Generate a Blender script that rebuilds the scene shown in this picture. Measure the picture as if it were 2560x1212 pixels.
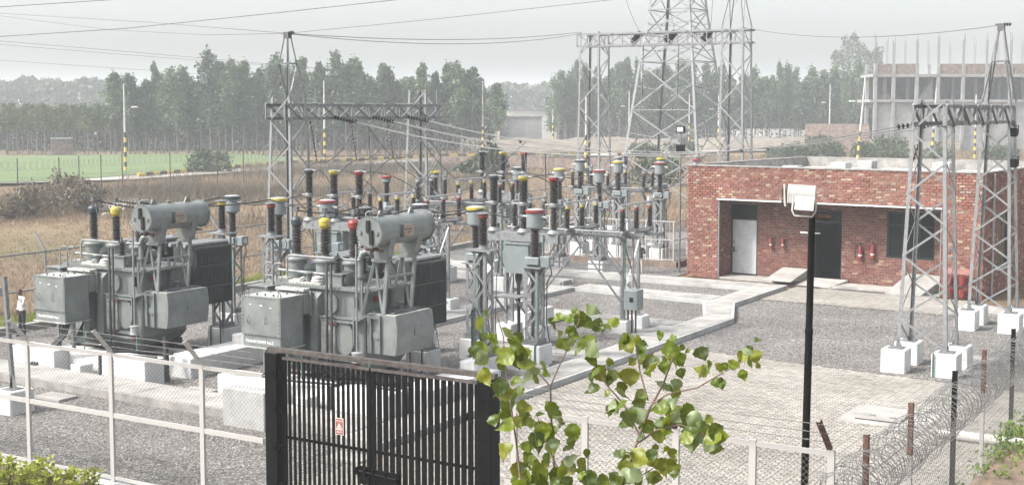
import bpy, math, random
from mathutils import Vector, Matrix, noise
R = math.radians
rnd = random.Random(7)
SC = bpy.context.scene
for o in list(bpy.data.objects):
    bpy.data.objects.remove(o)
COL = SC.collection

# ---------------------------------------------------------------- camera, sky, sun, exposure
F, HZ, PPY, H = 3310.0, 275.0, 540.0, 8.0          # focal length and horizon in photo pixels, eye height in m
YAW = R(31.3)
PIT = math.atan((PPY - HZ) / F)
cam = bpy.data.cameras.new('camera')
cam.sensor_width = 36.0
cam.lens = 36.0 * F / 2560.0
cam.shift_y = -(606.0 - PPY) / 2560.0
cam.clip_start, cam.clip_end = 0.5, 9000.0
camo = bpy.data.objects.new('camera', cam)
camo.location = (0, 0, H)
camo.rotation_euler = (R(90) - PIT, 0, YAW)
COL.objects.link(camo)
SC.camera = camo

SUN_AZ, SUN_EL = R(221), R(48)                     # azimuth from +Y clockwise: sun stands behind and left of the camera
w = bpy.data.worlds.new('World'); SC.world = w; w.use_nodes = True
nt = w.node_tree; nt.nodes.clear()
sky = nt.nodes.new('ShaderNodeTexSky'); sky.sky_type = 'NISHITA'; sky.sun_disc = False
sky.sun_elevation = SUN_EL; sky.sun_rotation = SUN_AZ
sky.air_density, sky.dust_density, sky.ozone_density = 1.0, 5.0, 1.0
hs = nt.nodes.new('ShaderNodeHueSaturation'); hs.inputs['Saturation'].default_value = 0.3
bg = nt.nodes.new('ShaderNodeBackground'); bg.inputs[1].default_value = 0.15
wo = nt.nodes.new('ShaderNodeOutputWorld')
nt.links.new(sky.outputs[0], hs.inputs['Color']); nt.links.new(hs.outputs[0], bg.inputs[0]); nt.links.new(bg.outputs[0], wo.inputs[0])
sl = bpy.data.lights.new('sun', 'SUN'); sl.energy = 2.0; sl.angle = R(6); sl.color = (1.0, 0.965, 0.915)
so = bpy.data.objects.new('sun', sl); COL.objects.link(so)
sd = Vector((math.sin(SUN_AZ) * math.cos(SUN_EL), math.cos(SUN_AZ) * math.cos(SUN_EL), math.sin(SUN_EL)))
so.rotation_euler = sd.to_track_quat('Z', 'Y').to_euler()
so.location = sd * 100
SC.view_settings.view_transform = 'Standard'; SC.view_settings.look = 'None'
SC.view_settings.exposure = 1.34; SC.view_settings.gamma = 1.0; SC.view_settings.use_curve_mapping = False
SC.render.engine = 'CYCLES'
cy = SC.cycles
cy.use_denoising = True; cy.max_bounces = 6; cy.diffuse_bounces = 3; cy.glossy_bounces = 3; cy.transmission_bounces = 3
cy.transparent_max_bounces = 8; cy.volume_bounces = 3; cy.sample_clamp_indirect = 4.0; cy.caustics_reflective = False; cy.caustics_refractive = False

# survey helpers: where the sight line through a photo pixel meets a height / a forward distance
FW = Vector((-math.sin(YAW) * math.cos(PIT), math.cos(YAW) * math.cos(PIT), -math.sin(PIT)))
RT = Vector((math.cos(YAW), math.sin(YAW), 0)); UP = RT.cross(FW); CO = Vector((0, 0, H))
def sight(px, py): return FW * F + RT * (px - 1280) - UP * (py - PPY)
def gp(px, py, z=0.0):
    d = sight(px, py); return CO + d * ((z - H) / d.z)
def dp(px, py, dist):
    return CO + sight(px, py) * (dist / F)
def gd(px, dist, z=0.0):
    """point at height z, forward ground distance dist, under photo column px"""
    f = Vector((-math.sin(YAW), math.cos(YAW), 0)); p = f * dist + RT * ((px - 1280) / F * dist); p.z = z; return p

# ---------------------------------------------------------------- mesh builder
class MB:
    def __init__(s): s.v = []; s.f = []; s.mi = []; s.sm = []
    def add(s, vs, fs, m=0, smooth=False):
        b = len(s.v); s.v.extend([tuple(p) for p in vs])
        for q in fs: s.f.append(tuple(b + i for i in q)); s.mi.append(m); s.sm.append(smooth)
        return s
    def box(s, x0, x1, y0, y1, z0, z1, m=0):
        vs = [(x0,y0,z0),(x1,y0,z0),(x1,y1,z0),(x0,y1,z0),(x0,y0,z1),(x1,y0,z1),(x1,y1,z1),(x0,y1,z1)]
        return s.add(vs, [(0,3,2,1),(4,5,6,7),(0,1,5,4),(1,2,6,5),(2,3,7,6),(3,0,4,7)], m)
    def bbox(s, x0, x1, y0, y1, z0, z1, b=0.02, m=0):
        """box with its top and vertical edges chamfered"""
        def ring(i, z):
            return [(x0+i+b,y0+i,z),(x1-i-b,y0+i,z),(x1-i,y0+i+b,z),(x1-i,y1-i-b,z),(x1-i-b,y1-i,z),(x0+i+b,y1-i,z),(x0+i,y1-i-b,z),(x0+i,y0+i+b,z)]
        vs = ring(0, z0) + ring(0, z1 - b) + ring(b * .8, z1)
        fs = [tuple(reversed(range(8)))] + [(k,(k+1)%8,8+(k+1)%8,8+k) for k in range(8)] + [(8+k,8+(k+1)%8,16+(k+1)%8,16+k) for k in range(8)] + [tuple(range(16,24))]
        return s.add(vs, fs, m)
    def ext(s, prof, p, q, up=(0,0,1), m=0, smooth=False, caps=True):
        """extrude a 2-D profile from p to q"""
        p = Vector(p); q = Vector(q); d = (q - p); L = d.length
        if L < 1e-6: return s
        d /= L; u = Vector(up)
        if abs(d.dot(u)) > .98: u = Vector((0,1,0)) if abs(d.y) < .9 else Vector((1,0,0))
        a = d.cross(u).normalized(); b = a.cross(d)
        n = len(prof)
        vs = [p + a*x + b*y for x, y in prof] + [q + a*x + b*y for x, y in prof]
        fs = [(i,(i+1)%n,n+(i+1)%n,n+i) for i in range(n)]
        s.add(vs, fs, m, smooth)
        if caps: s.add(vs[:n], [tuple(reversed(range(n)))], m); s.add(vs[n:], [tuple(range(n))], m)
        return s
    def bar(s, p, q, w, h=None, m=0, up=(0,0,1)):
        h = h or w; return s.ext([(-w/2,-h/2),(w/2,-h/2),(w/2,h/2),(-w/2,h/2)], p, q, up, m)
    def ang(s, p, q, w=.08, t=.012, m=0, up=(0,0,1), sx=1, sy=1):
        return s.ext([(0,0),(w*sx,0),(w*sx,t*sy),(t*sx,t*sy),(t*sx,w*sy),(0,w*sy)][::(1 if sx*sy>0 else -1)], p, q, up, m)
    def tube(s, p, q, r, r2=None, n=10, m=0, caps=True):
        r2 = r if r2 is None else r2
        p = Vector(p); q = Vector(q); d = (q - p)
        if d.length < 1e-7: return s
        d.normalize(); u = Vector((0,0,1)) if abs(d.z) < .95 else Vector((1,0,0))
        a = d.cross(u).normalized(); b = a.cross(d)
        cs = [(math.cos(2*math.pi*i/n), math.sin(2*math.pi*i/n)) for i in range(n)]
        vs = [p + (a*c + b*e)*r for c, e in cs] + [q + (a*c + b*e)*r2 for c, e in cs]
        s.add(vs, [(i,n+i,n+(i+1)%n,(i+1)%n) for i in range(n)], m, True)
        if caps: s.add(vs[:n], [tuple(range(n))], m); s.add(vs[n:], [tuple(reversed(range(n)))], m)
        return s
    def path(s, pts, r, n=8, m=0, r2=None):
        pts = [Vector(p) for p in pts]; k = len(pts); vs = []
        ref = None
        for i, p in enumerate(pts):
            d = (pts[min(i+1,k-1)] - pts[max(i-1,0)]).normalized()
            if ref is None:
                u = Vector((0,0,1)) if abs(d.z) < .95 else Vector((1,0,0)); ref = d.cross(u).normalized()
            a = (ref - d*ref.dot(d)).normalized(); ref = a; b = a.cross(d)
            rr = r if r2 is None else r + (r2 - r)*i/(k-1)
            vs += [p + (a*math.cos(2*math.pi*j/n) + b*math.sin(2*math.pi*j/n))*rr for j in range(n)]
        fs = [(i*n+j,(i+1)*n+j,(i+1)*n+(j+1)%n,i*n+(j+1)%n) for i in range(k-1) for j in range(n)]
        s.add(vs, fs, m, True); s.add(vs[:n], [tuple(range(n))], m); s.add(vs[-n:], [tuple(reversed(range(n)))], m)
        return s
    def lathe(s, prof, o=(0,0,0), n=16, axis='z', m=0, sharp=False):
        """prof: (r, z) or (r, z, material of the band that ends here)"""
        vs = []
        for e in prof:
            r_, z_ = e[0], e[1]
            for j in range(n):
                c, d = r_*math.cos(2*math.pi*j/n), r_*math.sin(2*math.pi*j/n)
                p = (c, d, z_) if axis == 'z' else ((d, z_, c) if axis == 'y' else (z_, c, d))
                vs.append((p[0]+o[0], p[1]+o[1], p[2]+o[2]))
        for i in range(len(prof)-1):
            mm = prof[i+1][2] if len(prof[i+1]) > 2 else m
            b = len(s.v); s.v.extend(vs[i*n:(i+2)*n])
            for j in range(n):
                s.f.append((b+j, b+(j+1)%n, b+n+(j+1)%n, b+n+j)); s.mi.append(mm); s.sm.append(not sharp)
        s.add(vs[:n], [tuple(reversed(range(n)))], m)
        s.add(vs[-n:], [tuple(range(n))], prof[-1][2] if len(prof[-1]) > 2 else m)
        return s
    def poly(s, pts, z0, z1, m=0):
        n = len(pts); vs = [(x,y,z0) for x, y in pts] + [(x,y,z1) for x, y in pts]
        return s.add(vs, [tuple(reversed(range(n))), tuple(range(n,2*n))] + [(i,(i+1)%n,n+(i+1)%n,n+i) for i in range(n)], m)
    def mesh(s, name, mats):
        me = bpy.data.meshes.new(name); me.from_pydata(s.v, [], s.f)
        for mt in (mats if isinstance(mats, (list, tuple)) else [mats]): me.materials.append(M[mt] if isinstance(mt, str) else mt)
        me.polygons.foreach_set('material_index', s.mi); me.polygons.foreach_set('use_smooth', s.sm)
        me.update(); return me
    def build(s, name, mats, parent=None, loc=None):
        return obj(name, s.mesh(name, mats), parent, loc)

def obj(name, me, parent=None, loc=None):
    o = bpy.data.objects.new(name, me); COL.objects.link(o)
    if parent is not None: o.parent = parent
    if loc is not None: o.location = loc
    return o
def tag(o, label=None, cat=None, group=None, kind=None):
    if label: o['label'] = label
    if cat: o['category'] = cat
    if group: o['group'] = group
    if kind: o['kind'] = kind
    return o
def thing(name, label, cat, loc=(0,0,0), rz=0.0, group=None):
    o = bpy.data.objects.new(name, None); o.empty_display_size = .2; COL.objects.link(o)
    o.location = loc; o.rotation_euler = (0, 0, rz)
    return tag(o, label, cat, group)
def struct(o): o['kind'] = 'structure'; return o
KIDS = {}
def copy_tree(o, parent=None, loc=None, label=None, rz=None, group=None):
    c = o.copy(); COL.objects.link(c); c.parent = parent
    if loc is not None: c.location = loc
    if rz is not None: c.rotation_euler = (0, 0, rz)
    if label: c['label'] = label
    if group: c['group'] = group
    for ch in o.children: copy_tree(ch, c)
    return c

# ---------------------------------------------------------------- materials
M = {}
def sc(r, g, b):
    f = lambda c: (c/255/12.92 if c/255 <= .04045 else ((c/255+.055)/1.055)**2.4)
    return (f(r), f(g), f(b), 1)
def mat(name, col, rough=.6, metal=0.0, var=.12, scale=6.0, bump=0.0, bscale=40.0, col2=None, obvar=0.0, spec=.5, dirt=0.0, detail=5):
    m = bpy.data.materials.new(name); m.use_nodes = True; t = m.node_tree; N = t.nodes; L = t.links
    b = N['Principled BSDF']; b.inputs['Roughness'].default_value = rough; b.inputs['Metallic'].default_value = metal
    b.inputs['Specular IOR Level'].default_value = spec
    tc = N.new('ShaderNodeTexCoord')
    nz = N.new('ShaderNodeTexNoise'); nz.inputs['Scale'].default_value = scale; nz.inputs['Detail'].default_value = detail; nz.inputs['Roughness'].default_value = .65
    L.new(tc.outputs['Object'], nz.inputs['Vector'])
    cr = N.new('ShaderNodeValToRGB')
    c = col[:3]; c2 = col2[:3] if col2 else tuple(x*(1-var*2) for x in c)
    cr.color_ramp.elements[0].position = .32; cr.color_ramp.elements[1].position = .68
    cr.color_ramp.elements[0].color = (*c2, 1); cr.color_ramp.elements[1].color = (*(tuple(min(1, x*(1+var)) for x in c)), 1)
    L.new(nz.outputs['Fac'], cr.inputs['Fac']); out = cr.outputs['Color']
    if obvar:
        oi = N.new('ShaderNodeObjectInfo'); hv = N.new('ShaderNodeHueSaturation')
        mr = N.new('ShaderNodeMapRange'); mr.inputs['To Min'].default_value = 1-obvar; mr.inputs['To Max'].default_value = 1+obvar
        L.new(oi.outputs['Random'], mr.inputs['Value']); L.new(mr.outputs[0], hv.inputs['Value']); L.new(out, hv.inputs['Color']); out = hv.outputs[0]
    if dirt:
        n2 = N.new('ShaderNodeTexNoise'); n2.inputs['Scale'].default_value = 2.3; n2.inputs['Detail'].default_value = 8; n2.inputs['Roughness'].default_value = .75
        mp = N.new('ShaderNodeMapping'); mp.inputs['Scale'].default_value = (1.6, 1.6, .35)
        L.new(tc.outputs['Object'], mp.inputs['Vector']); L.new(mp.outputs[0], n2.inputs['Vector'])
        c3 = N.new('ShaderNodeValToRGB'); c3.color_ramp.elements[0].position = .52; c3.color_ramp.elements[1].position = .78
        c3.color_ramp.elements[0].color = (0,0,0,1); c3.color_ramp.elements[1].color = (dirt,dirt,dirt,1)
        L.new(n2.outputs['Fac'], c3.inputs['Fac'])
        mx = N.new('ShaderNodeMix'); mx.data_type = 'RGBA'; mx.inputs['B'].default_value = (.23,.19,.145,1)
        L.new(c3.outputs[0], mx.inputs['Factor']); L.new(out, mx.inputs['A']); out = mx.outputs['Result']
    L.new(out, b.inputs['Base Color'])
    if bump:
        n3 = N.new('ShaderNodeTexNoise'); n3.inputs['Scale'].default_value = bscale; n3.inputs['Detail'].default_value = 6
        L.new(tc.outputs['Object'], n3.inputs['Vector'])
        bp = N.new('ShaderNodeBump'); bp.inputs['Strength'].default_value = bump; bp.inputs['Distance'].default_value = .02
        L.new(n3.outputs['Fac'], bp.inputs['Height']); L.new(bp.outputs[0], b.inputs['Normal'])
    M[name] = m; return m
mat('galvanised', (.215,.224,.228), .5, .25, .14, 9, dirt=.35)
mat('galvanised_dull', (.18,.187,.19), .55, .4, .16, 7, dirt=.35)
mat('steel_old', (.11,.112,.113), .6, .35, .2, 5, dirt=.4)
mat('white_block', (.56,.565,.56), .8, 0, .06, 2.2, bump=.35, bscale=18, dirt=.6)
mat('concrete', (.315,.303,.283), .85, 0, .16, 1.3, bump=.35, bscale=30, obvar=.10, dirt=.4)
mat('concrete_dark', (.27,.26,.245), .9, 0, .2, 2.2, bump=.4, bscale=24, dirt=.4)
mat('concrete_grey', (.36,.36,.35), .85, 0, .16, 1.1, bump=.3, bscale=30, dirt=.3)
mat('plaster', (.50,.50,.485), .8, 0, .08, 2, dirt=.25)
mat('transformer_grey', (.15,.166,.162), .45, 0, .13, 2.5, bump=.12, bscale=5, dirt=.40)
mat('transformer_dusty', (.36,.36,.335), .7, 0, .2, 5, dirt=.5)
mat('radiator_dark', (.062,.067,.07), .45, .1, .15, 3, dirt=.1)
mat('cabinet_grey', (.175,.20,.204), .5, 0, .06, 2, dirt=.18)
mat('porcelain', (.016,.012,.011), .28, 0, .2, 12)
mat('porcelain_dust', (.145,.125,.112), .7, 0, .25, 20)
mat('red_paint', (.22,.032,.028), .45, 0, .12, 6, dirt=.15)
mat('yellow_paint', (.40,.33,.04), .5, 0, .12, 9, dirt=.35)
mat('blue_paint', (.035,.045,.055), .45, 0, .12, 6, dirt=.15)
mat('cap_grey', (.30,.31,.31), .5, .1, .1, 5, dirt=.3)
mat('black_paint', (.004,.004,.0043), .5, 0, .3, 6, spec=.12)
mat('rust', (.10,.052,.036), .85, 0, .35, 14, bump=.4, bscale=40)
mat('rust_dark', (.06,.04,.035), .8, .1, .4, 12, dirt=.4)
mat('rail_worn', (.075,.066,.06), .7, .1, .2, 10, col2=(.025,.018,.016))
mat('black_rubber', (.016,.016,.017), .6, 0, .3, 8, dirt=.2)
mat('razor', (.19,.19,.188), .55, .3, .15, 8)
mat('wire', (.10,.10,.10), .5, .4, .1, 8)
mat('wire_light', (.17,.17,.17), .6, .2, .1, 8)
mat('aluminium', (.42,.43,.43), .38, .7, .08, 8)
mat('fence_white', (.37,.366,.355), .5, .2, .06, 7, col2=(.40,.39,.37), dirt=.25)
mat('mesh_wire', (.17,.165,.155), .6, .2, .15, 6)
mat('earth_green', (.025,.085,.06), .55, 0, .15, 6, dirt=.15)
mat('roof_floor', (.36,.355,.34), .9, 0, .14, .7, bump=.2, bscale=10, dirt=.35)
mat('door_white', (.46,.47,.475), .6, 0, .08, 3, dirt=.25)
mat('frame_black', (.006,.006,.0065), .4, 0, .2, 6)
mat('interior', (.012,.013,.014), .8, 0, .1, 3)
mat('sign_red', (.25,.085,.065), .6, 0, .1, 10, dirt=.15)
mat('sign_white', (.58,.57,.54), .6, 0, .05, 10, dirt=.2)
mat('white_print', (.74,.74,.72), .7, 0, .06, 30)
mat('nameplate', (.33,.27,.235), .35, .5, .15, 6)
mat('print_black', (.015,.015,.015), .6)
mat('copper_plate', (.34,.30,.27), .4, .5, .1, 6)
mat('floodlight_shell', (.46,.45,.42), .5, .1, .06, 5, dirt=.25)
mat('skin', (.11,.06,.04), .6, 0, .08, 20)
mat('hair', (.008,.007,.006), .6)
mat('shirt_white', (.60,.58,.53), .85, 0, .08, 12, bump=.3, bscale=14)
mat('trousers_dark', (.022,.024,.03), .85, 0, .15, 12, bump=.3, bscale=14)
mat('jacket_dark', (.018,.02,.024), .85, 0, .15, 12)
mat('trousers_pale', (.42,.38,.32), .85, 0, .1, 12)
mat('bark', (.17,.12,.09), .85, 0, .25, 18, bump=.5, bscale=30)
mat('bark_pale', (.20,.18,.155), .85, 0, .25, 3)
mat('twig', (.10,.075,.06), .85, 0, .25, 10)
mat('soil', (.19,.135,.095), .95, 0, .25, 2.2, bump=.8, bscale=12)
mat('rubble', (.50,.49,.47), .9, 0, .2, 4, bump=.4, bscale=20, obvar=.12)
mat('pole_cement', (.47,.45,.42), .85, 0, .12, 4, dirt=.25)
mat('brick_far', (.20,.15,.125), .9, 0, .3, 1.6, bump=.4, bscale=12, detail=8)
mat('concrete_far', (.25,.25,.245), .9, 0, .15, .5, dirt=.3)
mat('far_dark', (.06,.065,.075), .9, 0, .2, 1)
mat('kerb_yellow', (.62,.46,.08), .7, 0, .12, 8, dirt=.3)
mat('kerb_black', (.03,.03,.032), .7, 0, .2, 8, dirt=.3)
mat('road', (.34,.32,.29), .9, 0, .2, .5, bump=.3, bscale=6)
mat('weeds', (.06,.10,.022), .7, 0, .3, 3, col2=(.15,.17,.03))

def leafmat(name, c1, c2, trans=.35, scale=.6, hsv=.0):
    m = bpy.data.materials.new(name); m.use_nodes = True; t = m.node_tree; N = t.nodes; L = t.links
    b = N['Principled BSDF']; b.inputs['Roughness'].default_value = .55; b.inputs['Specular IOR Level'].default_value = .3
    at = N.new('ShaderNodeAttribute'); at.attribute_name = 'tint'
    oi = N.new('ShaderNodeObjectInfo')
    ad = N.new('ShaderNodeMath'); ad.operation = 'MULTIPLY_ADD'; ad.inputs[1].default_value = hsv; 
    L.new(oi.outputs['Random'], ad.inputs[0]); L.new(at.outputs['Fac'], ad.inputs[2])
    cr = N.new('ShaderNodeValToRGB'); cr.color_ramp.elements[0].color = (*c1, 1); cr.color_ramp.elements[1].color = (*c2, 1)
    L.new(ad.outputs[0], cr.inputs['Fac']); L.new(cr.outputs[0], b.inputs['Base Color'])
    tr = N.new('ShaderNodeBsdfTranslucent'); mx = N.new('ShaderNodeMixShader'); mx.inputs[0].default_value = trans
    L.new(cr.outputs[0], tr.inputs['Color']); L.new(b.outputs[0], mx.inputs[1]); L.new(tr.outputs[0], mx.inputs[2])
    L.new(mx.outputs[0], N['Material Output'].inputs['Surface'])
    M[name] = m; return m
leafmat('euc_leaf', (.032,.058,.038), (.105,.15,.075), .3, hsv=.55)
leafmat('young_leaf', (.05,.075,.03), (.13,.15,.045), .3, hsv=.15)
leafmat('bush_leaf', (.028,.045,.025), (.075,.10,.045), .25, hsv=.15)
leafmat('dry_grass', (.15,.11,.072), (.32,.245,.165), .25)
leafmat('scrub', (.07,.06,.045), (.20,.165,.11), .2)
leafmat('hedge_leaf', (.09,.13,.02), (.33,.36,.05), .35)
leafmat('creeper_leaf', (.06,.12,.02), (.20,.28,.05), .35)
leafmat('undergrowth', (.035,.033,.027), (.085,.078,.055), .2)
leafmat('far_wood', (.05,.06,.04), (.10,.11,.06), .2)

def set_tint(me, vals):
    a = me.attributes.new('tint', 'FLOAT', 'FACE'); a.data.foreach_set('value', vals)
# ---------------------------------------------------------------- ground materials
def ground_nodes(name):
    m = bpy.data.materials.new(name); m.use_nodes = True; M[name] = m
    t = m.node_tree; b = t.nodes['Principled BSDF']; b.inputs['Roughness'].default_value = .95; b.inputs['Specular IOR Level'].default_value = .2
    g = t.nodes.new('ShaderNodeNewGeometry')
    return t, t.nodes, t.links, b, g.outputs['Position']
def nz_(t, pos, scale, detail=6, rough=.6):
    n = t.nodes.new('ShaderNodeTexNoise'); n.inputs['Scale'].default_value = scale; n.inputs['Detail'].default_value = detail; n.inputs['Roughness'].default_value = rough
    t.links.new(pos, n.inputs['Vector']); return n.outputs['Fac']
def ramp_(t, fac, stops):
    r = t.nodes.new('ShaderNodeValToRGB'); e = r.color_ramp.elements
    while len(e) < len(stops): e.new(.5)
    for k, (p, c) in enumerate(stops): e[k].position = p; e[k].color = (*c, 1)
    t.links.new(fac, r.inputs['Fac']); return r.outputs['Color']
def mix_(t, fac, a, b, blend='MIX'):
    x = t.nodes.new('ShaderNodeMix'); x.data_type = 'RGBA'; x.blend_type = blend
    if isinstance(fac, float): x.inputs['Factor'].default_value = fac
    else: t.links.new(fac, x.inputs['Factor'])
    for k, v in (('A', a), ('B', b)):
        if isinstance(v, tuple): x.inputs[k].default_value = (*v, 1)
        else: t.links.new(v, x.inputs[k])
    return x.outputs['Result']
def bump_(t, h, b, s=.6, d=.03):
    n = t.nodes.new('ShaderNodeBump'); n.inputs['Strength'].default_value = s; n.inputs['Distance'].default_value = d
    t.links.new(h, n.inputs['Height']); t.links.new(n.outputs[0], b.inputs['Normal'])

t, N, L, b, pos = ground_nodes('dry_land')
c1 = ramp_(t, nz_(t, pos, .06, 8, .7), [(.30,(.13,.095,.065)), (.50,(.22,.165,.115)), (.72,(.30,.235,.165))])
c2 = ramp_(t, nz_(t, pos, 1.7, 8, .75), [(.3,(.55,.5,.45)), (.7,(1.15,1.1,1.0))])
c = mix_(t, 1.0, c1, c2, 'MULTIPLY')
gm = ramp_(t, nz_(t, pos, .035, 4), [(.55,(0,0,0)), (.72,(.55,.55,.55))])
c = mix_(t, gm, c, (.13,.15,.07)); L.new(c, b.inputs['Base Color']); bump_(t, nz_(t, pos, 2.5, 8, .8), b, .9, .25)

t, N, L, b, pos = ground_nodes('green_field')
c = ramp_(t, nz_(t, pos, .12, 8, .7), [(.3,(.09,.13,.055)), (.7,(.13,.17,.08))]); L.new(c, b.inputs['Base Color']); bump_(t, nz_(t, pos, 3., 6, .8), b, .8, .15)

t, N, L, b, pos = ground_nodes('gravel')
vo = N.new('ShaderNodeTexVoronoi'); vo.inputs['Scale'].default_value = 21; vo.inputs['Randomness'].default_value = 1; L.new(pos, vo.inputs['Vector'])
sp = N.new('ShaderNodeSeparateColor'); L.new(vo.outputs['Color'], sp.inputs[0])
cc = ramp_(t, sp.outputs[0], [(0,(.075,.071,.068)), (.35,(.15,.141,.134)), (.65,(.20,.189,.179)), (.85,(.26,.25,.24)), (1,(.38,.366,.35))])
dk = ramp_(t, vo.outputs['Distance'], [(.0,(1.08,1.08,1.08)), (.55,(.95,.95,.95)), (.95,(.33,.33,.33))])
big = ramp_(t, nz_(t, pos, .35, 5), [(.28,(.78,.765,.74)), (.72,(1.13,1.13,1.13))])
c = mix_(t, 1.0, mix_(t, 1.0, cc, dk, 'MULTIPLY'), big, 'MULTIPLY'); L.new(c, b.inputs['Base Color'])
inv = N.new('ShaderNodeMath'); inv.operation = 'SUBTRACT'; inv.inputs[0].default_value = 1; L.new(vo.outputs['Distance'], inv.inputs[1]); bump_(t, inv.outputs[0], b, 1.0, .035)

t, N, L, b, pos = ground_nodes('paver_joint')
L.new(ramp_(t, nz_(t, pos, 3), [(.3,(.07,.065,.06)), (.7,(.12,.11,.10))]), b.inputs['Base Color'])
def piece_mat(name, stops, rough, joined, bump=.25, bs=45, patch=None):
    t, N, L, b, pos = ground_nodes(name); b.inputs['Roughness'].default_value = rough
    if joined: a = N.new('ShaderNodeAttribute'); a.attribute_name = 'tint'; src = a.outputs['Fac']
    else: a = N.new('ShaderNodeObjectInfo'); src = a.outputs['Random']
    c = ramp_(t, src, stops)
    c = mix_(t, 1.0, c, ramp_(t, nz_(t, pos, 7, 8, .7), [(.3,(.80,.79,.78)), (.7,(1.08,1.08,1.08))]), 'MULTIPLY')
    c = mix_(t, 1.0, c, ramp_(t, nz_(t, pos, .32, 6, .65), patch or [(.30,(.72,.71,.69)), (.66,(1.07,1.07,1.07))]), 'MULTIPLY')
    L.new(c, b.inputs['Base Color']); bump_(t, nz_(t, pos, bs, 6, .7), b, bump, .02)
PV = [(0,(.225,.215,.198)), (.3,(.285,.27,.245)), (.7,(.32,.302,.272)), (.9,(.34,.32,.285)), (1,(.25,.245,.236))]
piece_mat('paver', PV, .85, True); piece_mat('paver_single', PV, .85, False)
BR = [(0,(.195,.08,.062)), (.30,(.225,.093,.07)), (.62,(.265,.115,.088)), (.80,(.24,.115,.09)), (.86,(.29,.175,.125)), (.97,(.37,.265,.19)), (1,(.25,.19,.16))]
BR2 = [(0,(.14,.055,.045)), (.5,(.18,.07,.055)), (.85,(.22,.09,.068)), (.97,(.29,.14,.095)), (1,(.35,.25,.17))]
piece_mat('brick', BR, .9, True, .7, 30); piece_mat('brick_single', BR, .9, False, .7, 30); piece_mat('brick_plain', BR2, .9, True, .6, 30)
mat('mortar', (.22,.20,.18), .95, 0, .2, 6)

# ---------------------------------------------------------------- ground sheets
def sheet(name, pts, z, m):
    mb = MB(); mb.add([(x, y, z) for x, y in pts], [tuple(range(len(pts)))]); return struct(mb.build(name, m))
# wide terrain, gently uneven outside the yard
mb = MB(); nx = 150
def tz(x, y):
    d = max(0, max(-44 - x, x + 4.0, y - 86))
    k = min(1, d/25)
    if y < 19.1: return -.75 + .05*noise.noise(Vector((x*.3, y*.3, 0)))
    z = k*.5*noise.noise(Vector((x*.05, y*.05, 0))) + min(1, d/120)*.3*noise.noise(Vector((x*.013, y*.013, 3)))
    return z - .03
xs = [-2500 + 2400*((i/70)**.55) for i in range(71)] + [-100 + i*1.9 for i in range(1, 80)] + [52 + 2400*((i/20)**2) for i in range(1, 21)]
ys = [-60 + i*4.0 for i in range(0, 15)] + [0, 6, 12, 16, 18.9, 19.15] + [i*2.4 for i in range(9, 110)] + [264 + 4000*((i/40)**2) for i in range(0, 41)]
vs = [(x, y, tz(x, y)) for y in ys for x in xs]; nx = len(xs)
mb.add(vs, [(j*nx+i, j*nx+i+1, (j+1)*nx+i+1, (j+1)*nx+i) for j in range(len(ys)-1) for i in range(nx-1)], 0, True)
struct(mb.build('ground', 'dry_land'))
sheet('gravel_yard', [(-39.2,19.4), (-5.9,19.4), (-5.9,54), (-8,54), (-26.2,58.3), (-26.2,84), (-44.2,84), (-42.2,62), (-40.1,34.5)], .012, 'gravel')
fld = [gp(-900,490,.4), gp(0,456,.4), gp(160,450,.4), gp(330,437,.4), gp(560,419,.4), gp(690,406,.4), gp(760,396,.4), gp(600,383,.4), gp(0,390,.4), gp(-900,400,.4)]
mb = MB(); mb.add([(p.x, p.y, .4) for p in fld], [tuple(range(10))]); struct(mb.build('crop_field', 'green_field'))

# ---------------------------------------------------------------- paving of zigzag blocks
def fz(x, Lp=.225): 
    u = (x / Lp) % 1.0
    a = .020
    return a*(u*4 if u < .25 else (2 - u*4 if u < .75 else u*4 - 4))
def paver_verts(x, y, Lp=.225, W=.1125, g=.006, h=.03, b=.008, z=.004):
    o = []
    xs_ = [x+g, x+Lp*.25, x+Lp*.75, x+Lp-g]
    bot = [(q, y + fz(q) + g) for q in xs_]; top = [(q, y + W + fz(q) - g) for q in reversed(xs_)]
    ring = bot + top
    cx, cy_ = x+Lp/2, y+W/2
    ins = [(px + (b if px < cx else -b), py + (b if k < 4 else -b)) for k, (px, py) in enumerate(ring)]
    return [(p[0], p[1], z) for p in ring] + [(p[0], p[1], z+h) for p in ins]
PF = [(8,9,10,11,12,13,14,15)] + [(i,(i+1)%8,8+(i+1)%8,8+i) for i in range(8)]
def pave(name, label_, inside, x0, x1, y0, y1, base_z, singles=0, near=None):
    root = struct(bpy.data.objects.new(name, None)); COL.objects.link(root)
    mb = MB(); tint = []; ones = []
    r_ = random.Random(3)
    ny = int((y1-y0)/.1125)
    for j in range(ny):
        y = y0 + j*.1125; off = .1125 if j % 2 else 0
        k0 = int(x0/.225) - 1
        for k in range(k0, int(x1/.225)+1):
            x = k*.225 + off
            if not inside(x+.11, y+.055): continue
            z = base_z + .004*r_.random()
            tv = r_.random()
            if singles and near(x, y) and len(ones) < singles: ones.append((x, y, z)); continue
            mb.add(paver_verts(x, y, z=z), PF); tint += [tv]*9
    o = mb.build('paver_blocks', 'paver', root); set_tint(o.data, tint); o['kind'] = 'stuff'
    if ones:
        meA = MB().add(paver_verts(0, 0, z=0), PF).mesh('paver', 'paver_single')
        meB = MB().add(paver_verts(.1125, 0, z=0), PF).mesh('paver', 'paver_single')
        for x, y, z in ones:
            even = abs((x/.225) - round(x/.225)) < .2
            obj('paver', meA if even else meB, root, (x if even else x-.1125, y, z))
    return root
def in_fore(x, y):
    if y < 19.65 or x > -5.95 or x < -18.42: return False
    if -10.4 < x < -8.1 and 33.1 < y < 35.3: return False
    return y < 40.55 - .128*(x+18.3)
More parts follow.
